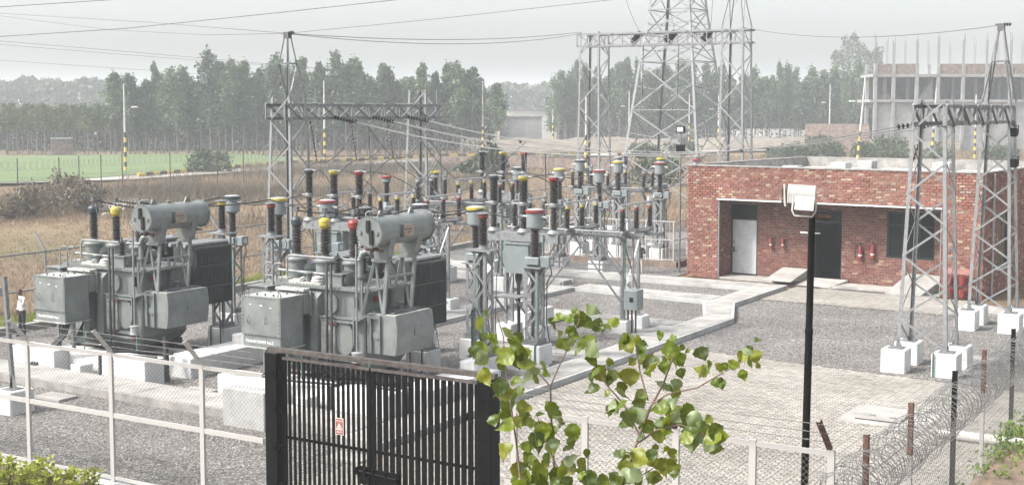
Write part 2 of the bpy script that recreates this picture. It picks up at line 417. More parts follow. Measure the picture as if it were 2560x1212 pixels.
sheet('paving_bed', [(-18.5,19.62),(-5.92,19.62),(-5.92,39.2),(-18.5,40.7)], .022, 'paver_joint')
pave('block_paving', '', in_fore, -18.5, -5.9, 19.66, 40.8, .008, 300, lambda x, y: 21.2 < y < 23.2 and -12.0 < x < -7.8)
def in_apron(x, y): return y > 52.95 - .048*(x+19.8) and y < 58.05 - .084*(x+25.8) and -19.85 < x < -11.6
sheet('apron_bed', [(-19.9,52.9),(-11.6,52.5),(-11.6,57.0),(-19.9,58.0)], .022, 'paver_joint')
pave('entrance_paving', '', in_apron, -20, -11.5, 52.4, 58.2, .008)

# concrete trench covers and paths, a step above the gravel; each cover slab its own piece
def slab_path(name, quads, z, m='concrete', kerb=True):
    root = struct(bpy.data.objects.new(name, None)); COL.objects.link(root)
    for (a, b_, c_, d_), n in quads:                # a->b one long edge, d->c the other; n slabs along
        a, b_, c_, d_ = map(Vector, ((*a,0), (*b_,0), (*c_,0), (*d_,0)))
        ed = MB()
        for p, q, w_ in ((a, b_, 1), (d_, c_, -1)):
            dr = (q-p).normalized(); nn = Vector((-dr.y, dr.x, 0))*w_
            wd = .14
            ed.add([p, q, q+nn*wd, p+nn*wd, *[v+Vector((0,0,z)) for v in (p, q, q+nn*wd, p+nn*wd)]],
                   [(4,5,6,7) if w_ > 0 else (7,6,5,4), (0,1,5,4), (2,3,7,6), (1,2,6,5), (3,0,4,7)])
        if kerb: ed.build('edge_beam', 'concrete_dark' if kerb == 'dark' else 'concrete_grey', root)
        for i in range(n):
            t0, t1 = i/n, (i+1)/n
            e = .012/max(.1, (b_-a).length)
            def L_(t_, s_): 
                p = a.lerp(b_, t_); q = d_.lerp(c_, t_); return p.lerp(q, s_)
            wdt = (d_-a).length; s0 = .15/wdt; 
            q4 = [L_(t0+e, s0), L_(t1-e, s0), L_(t1-e, 1-s0), L_(t0+e, 1-s0)]
            zz = z + .004 + .008*rnd.random()
            mb = MB(); mb.poly([(p.x, p.y) for p in q4], .01, zz); mb.build('cover_slab', m, root)
    return root
E1 = -18.5; W1 = -19.75
slab_path('cable_trench', [(((W1,28.2),(E1,28.2),(E1,28.3),(W1,28.3)),1),
    (((E1,24.5),(E1,46.5),(W1,46.5),(W1,24.5)),15), (((E1,46.5),(-19.96,50.25),(-21.1,49.6),(W1,46.5)),4), (((-19.96,50.25),(-20.0,56.6),(-21.2,56.6),(-21.1,49.6)),5)], .2)
slab_path('cable_trench_branch', [(((-21.2,50.6),(-27.9,51.3),(-27.9,52.4),(-21.2,51.8)),9)], .19)
slab_path('cable_trench_branch', [(((-27.9,47.6),(-27.9,51.3),(-29.2,51.3),(-29.2,47.6)),3)], .19)
slab_path('cable_trench_branch', [(((-19.75,43.7),(-26.5,43.9),(-26.5,45.0),(-19.75,44.8)),8)], .19)
slab_path('cable_trench_branch', [(((-21.2,55.4),(-40.5,56.0),(-40.5,57.1),(-21.2,56.6)),22)], .19)
slab_path('cable_trench_branch', [(((-29.2,52.4),(-40.5,52.6),(-40.5,53.6),(-29.2,53.5)),12)], .19)
slab_path('cable_trench_branch', [(((-19.75,36.6),(-24.5,36.9),(-24.5,37.8),(-19.75,37.6)),5)], .19)
slab_path('cable_trench_branch', [(((-26.6,36.9),(-33,37.0),(-33,38.0),(-26.6,37.9)),7)], .19)
slab_path('cable_trench_branch', [(((-27.6,38.2),(-27.6,46.6),(-28.9,46.6),(-28.9,38.2)),8)], .19)
slab_path('transformer_walk', [(((-35.5,25.25),(-19.75,25.05),(-19.75,26.55),(-35.5,26.75)),14)], .22, 'concrete', 'dark')
# pads beside the cabinets
for (x0, x1, y0, y1) in ((-21.2,-19.8,41.3,43.6), (-29.4,-28.0,41.0,43.0), (-21.6,-19.9,33.9,35.0)):
    mb = MB(); mb.bbox(x0, x1, y0, y1, 0, .17, .02); struct(mb.build('concrete_pad', 'concrete'))
# square manhole slab in the paving with its lid
mb = MB(); mb.box(-10.4,-8.1,33.1,35.3,0,.03); ms = struct(mb.build('manhole_slab', 'concrete'))
mb = MB(); mb.box(-9.95,-8.85,33.55,34.35,.03,.05); ml = mb.build('lid', 'concrete', ms)
mb = MB(); mb.path([(-9.7,33.9,.05),(-9.7,33.9,.09),(-9.55,33.9,.09),(-9.55,33.9,.05)], .008, 5); mb.path([(-9.2,33.95,.055),(-9.05,34.0,.06),(-8.98,33.9,.06)], .012, 5); mb.build('handle', 'rust_dark', ms)
mb = MB(); mb.bar((-9.97,33.53,.03),(-8.83,33.53,.03),.025,.05); mb.bar((-8.83,33.53,.03),(-8.83,34.37,.03),.03,.05); mb.build('lid_gap', 'rust_dark', ms)
# flat hatch covers lying on the gravel
for (x, y, s_, nm) in ((-29.75,24.45,.55,'square concrete hatch cover lying on the gravel before the front walk'), (-26.9,26.0+1.1,.5,'flat grey hatch cover in the gap between the two transformer plinths'), (-19.6+.9,23.6,.5,'pale hatch cover on gravel seen through the gate bars'), (-8.9,43.7,.45,'flat hatch cover between the legs of the near right pylon')):
    mb = MB(); mb.bbox(-s_, s_, -s_*.6, s_*.6, 0, .07, .01); o = mb.build('hatch_cover', 'concrete'); o.location = (x, y, .015); tag(o, nm, 'hatch cover')
# yard kerb at the back
for p, q in (((-39.3,20.5),(-40.05,34.5)), ((-40.05,34.5),(-42.2,62)), ((-42.2,62),(-44.2,84))):
    mb = MB(); mb.bar((*p,.12),(*q,.12),.3,.28); struct(mb.build('yard_kerb', 'concrete_dark'))
mb = MB(); mb.bar((-11.6,54.9,.08),(-5.6,52.0,.08),.9,.16); struct(mb.build('side_path', 'concrete'))

# ---------------------------------------------------------------- haze
def haze():
    mb = MB(); mb.box(-1400, 900, -120, 1700, -4, 34); o = mb.build('haze', [])
    m = bpy.data.materials.new('haze_air'); m.use_nodes = True; t = m.node_tree; t.nodes.clear()
    v = t.nodes.new('ShaderNodeVolumePrincipled'); v.inputs['Density'].default_value = HAZE; v.inputs['Color'].default_value = (.90,.965,1,1); v.inputs['Anisotropy'].default_value = 0
    u = t.nodes.new('ShaderNodeOutputMaterial'); t.links.new(v.outputs[0], u.inputs['Volume']); o.data.materials.append(m)
    return tag(o, 'pale winter haze filling the air over the whole site', 'haze', kind='stuff')
HAZE = .0007
haze()
# ---------------------------------------------------------------- brick control building
BA = R(-4.8)
bld = thing('control_building', 'red brick control building with flat roof and recessed front porch', 'building', (-25.81,58.71,0), BA)
SL, SD, SH = 14.05, 13.6, 5.40           # length, depth, height
RX0, RX1, RZ, RD = 1.66, 12.27, 3.80, 1.4  # porch recess
mb = MB()
# mortar-coloured core set 3 cm behind the brick faces
i = .03
mb.box(i, RX0-i, i, RD, 0, SH-.1); mb.box(RX1+i, SL-i, i, RD, 0, SH-.1); mb.box(i, SL-i, i, RD, RZ+.05, SH-.11)
mb.box(i, .3, RD, SD-i, 0, SH-.12); mb.box(SL-.3, SL-i, 2.2-.9, 4.0, 0, 1.15); 
mb.box(SL-.3, SL-i, RD, 2.0, 1.15, SH-.13); mb.box(SL-.3, SL-i, 4.0, SD-i, 0, SH-.12); mb.box(SL-.3, SL-i, 2.0, 4.0, 3.55, SH-.12)
mb.box(i, SL-i, SD-.3, SD-i, 0, SH-.12)
yb0, yb1 = RD+i, RD+.25
def backwall(x0, x1, z0, z1): mb.box(x0, x1, yb0, yb1, z0, z1)
backwall(RX0-1, 1.06, 0, 3.95); backwall(3.02, 5.77, 0, 3.95); backwall(7.24, 9.34, 0, 3.95); backwall(9.34, 11.52, 0, 1.38); backwall(11.52, 12.6, 0, 3.95)
backwall(1.06, 3.02, 3.50, 3.95); backwall(5.77, 7.24, 3.44, 3.95); backwall(9.34, 11.52, 3.48, 3.95)
mb.build('wall', 'mortar', bld)
# facing bricks
BH, BL = .125, .27
holes_front = [(RX0, RX1, -.1, RZ+.03)]
holes_back = [(1.06,3.02,-.1,3.50), (5.77,7.24,-.1,3.44), (9.34,11.52,1.38,3.48)]
holes_side = [(2.0,4.0,1.15,3.55)]
def wall_bricks(emit, x0, x1, z0, z1, holes, r_):
    nr = round((z1-z0)/BH); h = (z1-z0)/nr
    for j in range(nr):
        z = z0 + j*h; x = x0 - (BL*.5 if j % 2 else 0)
        segs = [(x0, x1)]
        for a, b_, c_, d_ in holes:
            if z + h*.6 > c_ and z + h*.4 < d_:
                segs = [s_ for p, q in segs for s_ in ((p, min(q, a)), (max(p, b_), q)) if s_[1]-s_[0] > .02]
        for p, q in segs:
            x = p - (BL*.5 if j % 2 else 0)
            while x < q - .01:
                a, b_ = max(x, p), min(x+BL, q)
                if b_-a > .03: emit(a+.006, b_-.006, z+.006, z+h-.006)
                x += BL
def brick_box(mb, o, u, n, a, b_, z0, z1, d, base=0.0):
    """one brick: o origin, u along, n outwards; d how far the face stands out; rough-split face"""
    P = lambda s_, k, z: (o[0]+u[0]*s_+n[0]*k, o[1]+u[1]*s_+n[1]*k, z)
    c = .012
    vs = [P(a,-.02,z0), P(b_,-.02,z0), P(b_,-.02,z1), P(a,-.02,z1), P(a+c,d,z0+c), P(b_-c,d,z0+c), P(b_-c,d,z1-c), P(a+c,d,z1-c)]
    mb.add(vs, [(4,5,6,7),(0,1,5,4),(1,2,6,5),(2,3,7,6),(3,0,4,7)])
def brick_face(name, o, u, n, x0, x1, z0, z1, holes, m, proud, singles=None, seed=1):
    r_ = random.Random(seed); mb = MB(); tint = []; ones = []
    def emit(a, b_, za, zb):
        d = proud*(.35 + r_.random())
        if singles and singles(a, za) and len(ones) < 300: ones.append((a, b_, za, zb, d)); return
        brick_box(mb, o, u, n, a, b_, za, zb, d); tint.extend([r_.random()]*5)
    wall_bricks(emit, x0, x1, z0, z1, holes, r_)
    ob = mb.build(name, m, bld); set_tint(ob.data, tint); ob['kind'] = 'stuff'
    for a, b_, za, zb, d in ones:
        k = MB(); brick_box(k, (0,0), u, n, 0, b_-a, 0, zb-za, d); k.build('brick', 'brick_single', bld, (o[0]+u[0]*a+n[0]*0, o[1]+u[1]*a, za))
brick_face('front_brickwork', (0,i), (1,0), (0,-1), 0, SL, 0, SH-.06, holes_front, 'brick', .028, lambda a, z: a > 12.28 and z < 5.3, 1)
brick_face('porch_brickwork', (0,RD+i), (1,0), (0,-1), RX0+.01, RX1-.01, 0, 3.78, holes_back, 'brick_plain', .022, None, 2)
brick_face('side_brickwork', (SL-i,0), (0,1), (1,0), 0, SD, 0, SH-.06, holes_side, 'brick', .028, None, 3)
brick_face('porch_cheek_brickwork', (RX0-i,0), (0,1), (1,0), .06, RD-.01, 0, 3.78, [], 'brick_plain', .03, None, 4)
brick_face('left_brickwork', (i,SD), (0,-1), (-1,0), 0, SD, 0, SH-.06, [], 'brick', .04, None, 5)
mb = MB(); mb.box(RX0+.003,RX0+.05,-.012,.09,0,RZ-.01); mb.build('corner_trim', 'galvanised', bld)
mb = MB(); mb.box(RX1-.05,RX1-.003,-.012,.05,0,RZ-.01); mb.build('corner_trim', 'galvanised', bld)
# white drip ledge over the porch, porch soffit and floor
mb = MB(); mb.box(RX0-.06, RX1+.02, -.10, .02, RZ-.035, RZ+.03); mb.build('ledge', 'white_block', bld)
mb = MB(); mb.box(RX0+.01, RX1-.01, .05, RD, RZ-.03, RZ+.02); mb.build('porch_ceiling', 'plaster', bld)
mb = MB(); mb.box(RX0+.06, RX1-.06, .03, RD-.04, 0, .10); mb.build('porch_floor', 'concrete', bld)
# roof, parapets, roof blocks
mb = MB(); mb.box(.28, SL-.28, .28, SD-.3, SH-.62, SH-.52); mb.build('roof', 'roof_floor', bld)
mb = MB(); mb.box(-.02,SL+.02,-.03,.28,SH-.06,SH+.0); mb.box(-.02,.28,.28,SD+.02,SH-.06,SH+.001); mb.box(SL-.28,SL+.02,.28,SD+.02,SH-.06,SH+.001); mb.box(.28,SL-.28,SD-.28,SD+.02,SH-.06,SH+.002); mb.build('coping', 'concrete_dark', bld)
mb = MB(); mb.box(.26,.32,.3,SD-.3,SH-.53,SH-.07); mb.box(.32,SL-.32,SD-.34,SD-.28,SH-.53,SH-.07); mb.box(SL-.32,SL-.26,.3,SD-.3,SH-.53,SH-.07); mb.box(.32,SL-.32,.26,.32,SH-.53,SH-.07); mb.build('parapet_lining', 'concrete_dark', bld)
for (x, y, a, h_) in ((3.1,5.2,.42,.36), (4.2,8.6,.42,.44), (4.3,12.0,.4,.42), (8.3,12.2,.45,.42), (1.9,2.6,.4,.14), (6.3,3.4,.42,.14), (11.2,2.4,.4,.14), (12.3,8.6,.4,.3)):
    mb = MB(); mb.bbox(x-a, x+a, y-a, y+a, SH-.52, SH-.52+h_, .03); mb.box(x-a-.12,x+a+.12,y-a-.12,y+a+.12,SH-.525,SH-.50); mb.build('roof_block', 'concrete_grey', bld)
# interior dark room shell behind the openings
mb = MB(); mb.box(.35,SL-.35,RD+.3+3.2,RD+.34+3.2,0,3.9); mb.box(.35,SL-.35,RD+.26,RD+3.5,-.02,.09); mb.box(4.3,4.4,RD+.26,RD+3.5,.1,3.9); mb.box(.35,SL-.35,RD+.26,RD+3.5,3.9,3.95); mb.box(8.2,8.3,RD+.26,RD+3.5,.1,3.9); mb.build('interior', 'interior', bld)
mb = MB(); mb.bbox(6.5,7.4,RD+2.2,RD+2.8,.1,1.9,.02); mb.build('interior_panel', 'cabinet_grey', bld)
glass = bpy.data.materials.new('window_glass'); glass.use_nodes = True; gb = glass.node_tree.nodes['Principled BSDF']
gb.inputs['Base Color'].default_value = (.012,.014,.015,1); gb.inputs['Roughness'].default_value = .08; gb.inputs['Specular IOR Level'].default_value = .25; M['window_glass'] = glass
def frame(mb, x0, x1, z0, z1, y, t_=.06, d=.07):
    mb.box(x0,x0+t_,y-d/2,y+d/2,z0,z1); mb.box(x1-t_,x1,y-d/2,y+d/2,z0,z1); mb.box(x0+t_,x1-t_,y-d/2,y+d/2,z1-t_,z1); mb.box(x0+t_,x1-t_,y-d/2,y+d/2,z0,z0+t_)
yw = RD+.10
# left door: black frame, white leaf, glazed side and fanlight
mb = MB(); frame(mb,1.07,3.01,.1,3.49,yw); mb.box(1.13,2.95,yw-.03,yw+.03,2.74,2.82); mb.box(1.60,1.68,yw-.03,yw+.03,.16,2.74); d1 = mb.build('door_frame', 'frame_black', bld)
mb = MB(); mb.bbox(1.69,2.945,yw-.03,yw+.02,.16,2.735,.008); dl = mb.build('door', 'door_white', bld)
dl['label'] = 'white painted door leaf under a black fanlight'
mb = MB(); mb.box(1.74,1.80,yw-.06,yw-.03,1.15,1.42); mb.tube((1.77,yw-.07,1.25),(1.95,yw-.07,1.25),.014); mb.bar((1.77,yw-.05,1.6),(1.77,yw-.05,1.72),.03,.03); mb.build('handle', 'frame_black', dl)
mb = MB(); mb.box(1.13,2.95,yw-.005,yw+.005,2.82,3.43); mb.build('pane', 'window_glass', bld)
mb = MB(); mb.box(1.13,1.60,yw-.005,yw+.005,1.0,2.74); mb.build('pane', 'window_glass', bld)
mb = MB(); mb.box(1.13,1.60,yw-.02,yw+.02,.16,1.0); mb.build('door_panel', 'concrete_dark', bld)
mb = MB(); mb.box(2.2,2.6,yw+.3,yw+.34,3.08,3.22); mb.box(2.1,2.65,yw+.3,yw+.34,2.92,2.99); mb.build('ceiling_lamp', 'plaster', bld)
# middle doorway, standing open
mb = MB(); frame(mb,5.78,7.23,.1,3.43,yw); mb.box(5.84,7.17,yw-.03,yw+.03,2.80,2.86); mb.build('door_frame', 'frame_black', bld)
mb = MB(); mb.box(5.84,7.17,yw-.005,yw+.005,2.86,3.37); mb.build('pane', 'window_glass', bld)
mb = MB(); mb.box(5.86,5.90,yw+.04,yw+.72,.12,2.78); o = mb.build('door', 'frame_black', bld); o['label'] = 'dark door leaf folded back into the open doorway'
# big window
mb = MB(); frame(mb,9.35,11.51,1.39,3.47,yw,.08); mb.box(9.43,11.43,yw-.03,yw+.03,2.82,2.88); mb.box(10.03,10.09,yw-.03,yw+.03,1.47,3.39); mb.box(10.80,10.86,yw-.03,yw+.03,1.47,3.39); wf = mb.build('window', 'frame_black', bld)
for a, b_ in ((9.43,10.03),(10.09,10.80),(10.86,11.43)):
    for c_, d_ in ((1.47,2.82),(2.88,3.39)):
        mb = MB(); mb.box(a,b_,yw-.004,yw+.004,c_,d_); mb.build('pane', 'window_glass', wf)
# side window recess
mb = MB(); mb.box(SL-.22,SL-.16,2.02,3.98,1.17,3.53); w2 = mb.build('window', 'frame_black', bld)
for a, b_ in ((2.1,2.95),(3.05,3.9)):
    mb = MB(); mb.box(SL-.158,SL-.15,a,b_,1.25,3.45); mb.build('pane', 'window_glass', w2)
mb = MB(); mb.box(SL-.02,SL+.09,1.95,4.05,1.08,1.15); mb.build('window_sill', 'white_block', bld)
mb = MB(); mb.tube((SL+.09,1.0,0),(SL+.09,1.0,SH-.1),.05,n=8); mb.build('downpipe', 'cap_grey', bld)
# ramps and steps
mb = MB(); mb.add([(4.4,1.3,.10),(5.7,1.3,.10),(5.7,-.75,.215),(4.4,-.75,.215),(4.4,1.3,.62),(5.7,1.3,.62),(5.7,-.75,.22),(4.4,-.75,.22)],[(4,7,6,5),(0,1,2,3),(1,5,6,2),(3,7,4,0),(2,6,7,3),(0,4,5,1)]); mb.build('trench_ramp', 'concrete', bld)
mb = MB(); mb.add([(5.72,1.36,.0),(7.6,1.36,.0),(7.6,-.25,.0),(5.72,-.25,.0),(5.72,1.36,.24),(7.6,1.36,.24),(7.35,-.25,.05),(5.72,-.25,.05)],[(4,7,6,5),(1,5,6,2),(3,7,4,0),(2,6,7,3),(0,4,5,1)]); mb.build('door_ramp', 'concrete', bld)
mb = MB(); mb.box(5.5,7.0,-.75,-.35,.04,.06); o = mb.build('drain_grate', 'rust_dark', bld)
mb = MB(); mb.add([(10.4,1.36,.0),(12.1,1.36,.0),(12.1,-1.0,.0),(10.2,-1.0,.0),(10.4,1.36,.75),(12.1,1.36,.75),(11.75,-1.0,.12),(10.2,-1.0,.12)],[(4,7,6,5),(1,5,6,2),(3,7,4,0),(2,6,7,3),(0,4,5,1)]); mb.build('trench_ramp', 'concrete', bld)
bl2w = lambda x, y, z: Matrix.Translation((-25.81,58.71,0)) @ Matrix.Rotation(BA, 4, 'Z') @ Vector((x, y, z))
# fire extinguishers
def extinguisher(x, z, s_, label, hose):
    t_ = thing('fire_extinguisher', label, 'extinguisher', bl2w(x, RD-.12, z), BA, 'wall mounted fire extinguishers')
    r_ = .085*s_
    mb = MB(); mb.lathe([(r_*.9,0),(r_,.03*s_),(r_,.42*s_),(r_*.8,.50*s_),(r_*.35,.55*s_),(r_*.3,.58*s_)], n=14); mb.build('cylinder', 'red_paint', t_)
    mb = MB(); mb.box(-.03*s_,.09*s_,-.02,.02,.62*s_,.65*s_); mb.tube((0,0,.57*s_),(0,0,.63*s_),.022*s_); mb.build('valve', 'black_paint' if hose else 'red_paint', t_)
    mb = MB(); mb.lathe([(r_*1.02,.13*s_),(r_*1.02,.20*s_)], n=14); mb.build('label_band', 'sign_white', t_)
    if hose:
        pts = [(-.02,-.02,.62*s_),(-.14*s_,-.03,.60*s_),(-.19*s_,-.03,.45*s_),(-.2*s_,-.03,.2*s_),(-.2*s_,-.03,.02*s_)]
        mb = MB(); mb.path(pts, .022*s_, 6); mb.build('hose', 'black_rubber' if hose == 1 else 'red_paint', t_)
    mb = MB(); mb.box(-.04,.04,.05,.125,.40*s_,.46*s_); mb.build('bracket', 'black_paint', t_)
extinguisher(3.78,1.52,.8,'small fire extinguisher nearest the white door',0)
extinguisher(4.39,1.54,.8,'small fire extinguisher on porch wall, farther from the white door',0)
extinguisher(8.18,1.25,1.12,'large fire extinguisher with black hose beside the open doorway',1)
extinguisher(8.76,1.33,1.08,'large fire extinguisher with red hose, nearer the big window',2)
mat('board_faded', (.30,.14,.12), .8, 0, .15, 5, dirt=.4)
# fire bucket stand
fb = thing('fire_bucket_stand', 'red fire bucket stand with four hanging buckets at building corner', 'bucket stand', bl2w(13.05,-.28,0), BA)
mb = MB(); mb.box(-.55,.55,-.05,.05,1.08,1.30); mb.build('board', 'board_faded', fb)
mb = MB(); [mb.tube((x,0,0),(x,0,1.1),.025) for x in (-.5,.5)]; mb.tube((-.5,0,.58),(.5,0,.58),.02); mb.build('post', 'red_paint', fb)
for x in (-.27,.27):
    for z in (.05,.62):
        mb = MB(); mb.lathe([(.02,z),(.12,z+.03),(.19,z+.36),(.20,z+.37),(.17,z+.37)], (x,-.06,0), 14); mb.build('bucket', 'red_paint', fb)
# ---------------------------------------------------------------- equipment pieces
def insul(mb, x, y, z0, z1, rc, rs, n, seg=16):
    """ribbed porcelain: dark sheds with dusty rims (slot 0 porcelain, slot 1 dust)"""
    h = (z1-z0)/n; prof = [(rc, z0)]
    for k in range(n):
        z = z0 + k*h
        prof += [(rc, z+h*.12, 0), (rs, z+h*.52, 0), (rs, z+h*.62, 1), (rc*1.05, z+h*.90, 0)]
    prof += [(rc, z1, 0)]
    mb.lathe(prof, (x, y, 0), seg)
PI2 = ['porcelain', 'porcelain_dust']
def lattice(root, w0, w1, z0, z1, nb, leg=.075, brace=.05, m='galvanised', legs=True, x=0, y=0, sep=False, cross=False):
    W = lambda z: w0 + (w1-w0)*(z-z0)/(z1-z0)
    cs = [(-1,-1),(1,-1),(1,1),(-1,1)]
    if legs:
        for sx, sy in cs:
            mb = MB(); a = (x+sx*w0/2, y+sy*w0/2, z0); b_ = (x+sx*w1/2, y+sy*w1/2, z1)
            # angle section opening inwards
            t_ = .012 if leg < .09 else .016
            prof = [(0,0),(-sx*leg,0),(-sx*leg,-sy*t_),(-sx*t_,-sy*t_),(-sx*t_,-sy*leg),(0,-sy*leg)]
            vs = [(a[0]+p, a[1]+q, a[2]) for p, q in prof] + [(b_[0]+p, b_[1]+q, b_[2]) for p, q in prof]
            fs = [(i_,(i_+1)%6,6+(i_+1)%6,6+i_) for i_ in range(6)] + [tuple(range(6)), tuple(range(6,12))]
            mb.add(vs, fs); mb.build('leg', m, root)
    mb = MB()
    for s_ in range(4):
        (ax, ay), (bx_, by_) = cs[s_], cs[(s_+1)%4]
        up = (ax+bx_, ay+by_, 0)
        for k in range(nb):
            za, zb = z0 + (z1-z0)*k/nb, z0 + (z1-z0)*(k+1)/nb
            fl = (k + s_) % 2
            pairs = [((ax,ay,za),(bx_,by_,zb))] if fl else [((bx_,by_,za),(ax,ay,zb))]
            if cross: pairs = [((ax,ay,za),(bx_,by_,zb)), ((bx_,by_,za),(ax,ay,zb))]
            for q, ((x0,y0,za_),(x1,y1,zb_)) in enumerate(pairs):
                o_ = (.012 if q else .03)
                p0 = Vector((x+x0*(W(za_)/2+up[0]*0), y+y0*W(za_)/2, za_)); p1 = Vector((x+x1*W(zb_)/2, y+y1*W(zb_)/2, zb_))
                n_ = Vector(up).normalized()*(-.004-.014*q if not sep else .006+.012*q)
                tgt = MB() if sep else mb
                tgt.bar(p0+n_, p1+n_, .010, brace, up=(0,0,1)) if False else tgt.ext([(-brace/2,-.005),(brace/2,-.005),(brace/2,.005),(-brace/2,.005)], p0+n_, p1+n_, tuple(Vector(up).normalized()))
                if sep: tgt.build('brace', m, root)
    if not sep: mb.build('bracing', m, root)
def block(root, w_, h_, x=0, y=0, d_=None, name='foundation_block'):
    mb = MB(); d_ = d_ or w_; mb.bbox(x-w_/2, x+w_/2, y-d_/2, y+d_/2, -.05, h_, .025); return mb.build(name, 'white_block', root)
def strip(root, pts, w_=.05, m='earth_green'):
    mb = MB()
    for a, b_ in zip(pts[:-1], pts[1:]): mb.bar(a, b_, w_, .012)
    return mb.build('earth_strip', m, root)
CAPM = {'red':'red_paint', 'yellow':'yellow_paint', 'dark':'blue_paint', 'grey':'cap_grey'}

def make_arrester(colour, label, loc):
    t_ = thing('lightning_arrester', label, 'arrester', loc, 0, 'surge arresters on lattice stands')
    block(t_, .78, .66); lattice(t_, .46, .44, .66, 3.82, 6, .085, .075)
    mb = MB(); mb.box(-.36,.36,-.36,.36,.66,.69); mb.box(-.26,.26,-.26,.26,.69,.80); mb.build('base_plate', 'galvanised_dull', t_)
    mb = MB(); mb.box(-.40,.40,-.33,.33,3.82,3.86); mb.lathe([(.20,3.86),(.20,3.90),(.13,3.92),(.13,4.0)], n=14); mb.build('top_plate', 'galvanised', t_)
    mb = MB(); insul(mb,0,0,4.0,4.80,.095,.165,12); mb.build('insulator', PI2, t_)
    mb = MB(); mb.lathe([(.13,4.80),(.15,4.82),(.15,4.90),(.11,4.92)], n=14); mb.build('colour_band', CAPM[colour], t_)
    mb = MB(); mb.lathe([(.2,4.92),(.2,4.95),(.06,4.97)], n=14); mb.tube((0,0,4.95),(0,0,5.08),.02); mb.build('cap', 'galvanised', t_)
    strip(t_, [(-.22,-.40,.0),(-.22,-.40,.7),(-.24,-.26,.75),(-.24,-.26,2.2)]); strip(t_, [(.22,-.40,.0),(.22,-.40,2.0)])
    mb = MB(); mb.lathe([(.02,-.09),(.10,-.08),(.10,.04),(.05,.06)], (-.22,-.34,2.15), 12, axis='y'); mb.build('counter', 'cap_grey', t_)
    mb = MB(); mb.path([(.3,.28,3.82),(.36,.34,3.6),(.28,.3,3.0),(.26,.26,1.5),(.3,.42,.7),(.3,.42,0)], .012, 6); mb.build('cable', 'black_rubber', t_)
    return t_
def make_ct(colour, label, loc, fdn=True):
    t_ = thing('current_transformer', label, 'current transformer', loc, 0, 'current transformers on lattice stands')
    block(t_, .8, .68); lattice(t_, .46, .46, .68, 3.08, 5, .09, .075)
    mb = MB(); mb.box(-.35,.35,-.35,.35,.68,.71); mb.box(-.27,.27,-.27,.27,.71,.84); mb.build('base_plate', 'galvanised_dull', t_)
    mb = MB(); mb.box(-.36,.36,-.32,.32,3.08,3.12); mb.build('top_plate', 'galvanised', t_)
    mb = MB(); mb.bbox(-.26,.26,-.24,.24,3.20,3.42,.02); mb.box(-.3,.3,-.1,.1,3.12,3.2); mb.build('base_tank', 'cabinet_grey', t_)
    mb = MB(); mb.bbox(.27,.60,-.17,.17,3.14,3.46,.015); mb.build('terminal_box', 'cabinet_grey', t_)
    mb = MB(); mb.box(.601,.606,-.08,.08,3.22,3.38); mb.build('nameplate', 'plaster', t_)
    mb = MB(); insul(mb,0,0,3.46,4.29,.10,.16,12); mb.lathe([(.15,3.42),(.15,3.46)], n=14); mb.build('insulator', PI2, t_)
    mb = MB(); mb.lathe([(.12,4.27),(.26,4.33),(.27,4.36),(.27,4.80),(.30,4.82)], n=20); mb.build('head', 'cap_grey' if False else 'cabinet_grey', t_)
    mb = MB(); mb.lathe([(.30,4.80),(.31,4.82),(.31,4.89),(.28,4.90)], n=20); mb.build('colour_band', CAPM[colour], t_)
    mb = MB(); mb.lathe([(.28,4.89),(.24,4.92),(.1,4.935)], n=20); mb.build('lid', 'cap_grey', t_)
    for s_ in (-1, 1):
        mb = MB(); mb.tube((s_*.26,-.05,4.68),(s_*.44,-.05,4.68),.035); mb.box(s_*.44-.05,s_*.44+.05,-.1,0,4.64,4.72); mb.build('terminal', 'aluminium', t_)
    mb = MB(); mb.path([(.5,.1,3.14),(.52,.14,2.9),(.30,.24,2.6),(.26,.25,1.4),(.28,.44,.7),(.28,.44,0)], .018, 6); mb.build('cable', 'black_rubber', t_)
    strip(t_, [(.24,-.42,0),(.24,-.42,.72),(.26,-.25,.78),(.26,-.25,3.05)])
    return t_
def make_pt(colour, label, loc):
    t_ = thing('voltage_transformer', label, 'voltage transformer', loc, 0, 'voltage transformers with hopper tanks')
    block(t_, .8, .66); lattice(t_, .46, .46, .66, 3.1, 5, .09, .075)
    mb = MB(); mb.box(-.36,.36,-.36,.36,3.1,3.14); mb.build('top_plate', 'galvanised', t_)
    mb = MB(); mb.lathe([(.22,3.14),(.24,3.2),(.46,3.46),(.46,3.60),(.25,3.66),(.2,3.82)], n=6, sharp=True); mb.build('tank', 'cabinet_grey', t_)
    mb = MB(); insul(mb,0,0,3.82,4.72,.095,.16,13); mb.build('insulator', PI2, t_)
    mb = MB(); mb.lathe([(.14,4.70),(.20,4.74),(.20,4.90),(.24,4.92)], n=16); mb.build('head', 'cabinet_grey', t_)
    mb = MB(); mb.lathe([(.25,4.91),(.255,4.93),(.255,4.98),(.2,5.0)], n=16); mb.tube((0,0,5.0),(0,0,5.18),.02); mb.build('cap', CAPM[colour], t_)
    return t_
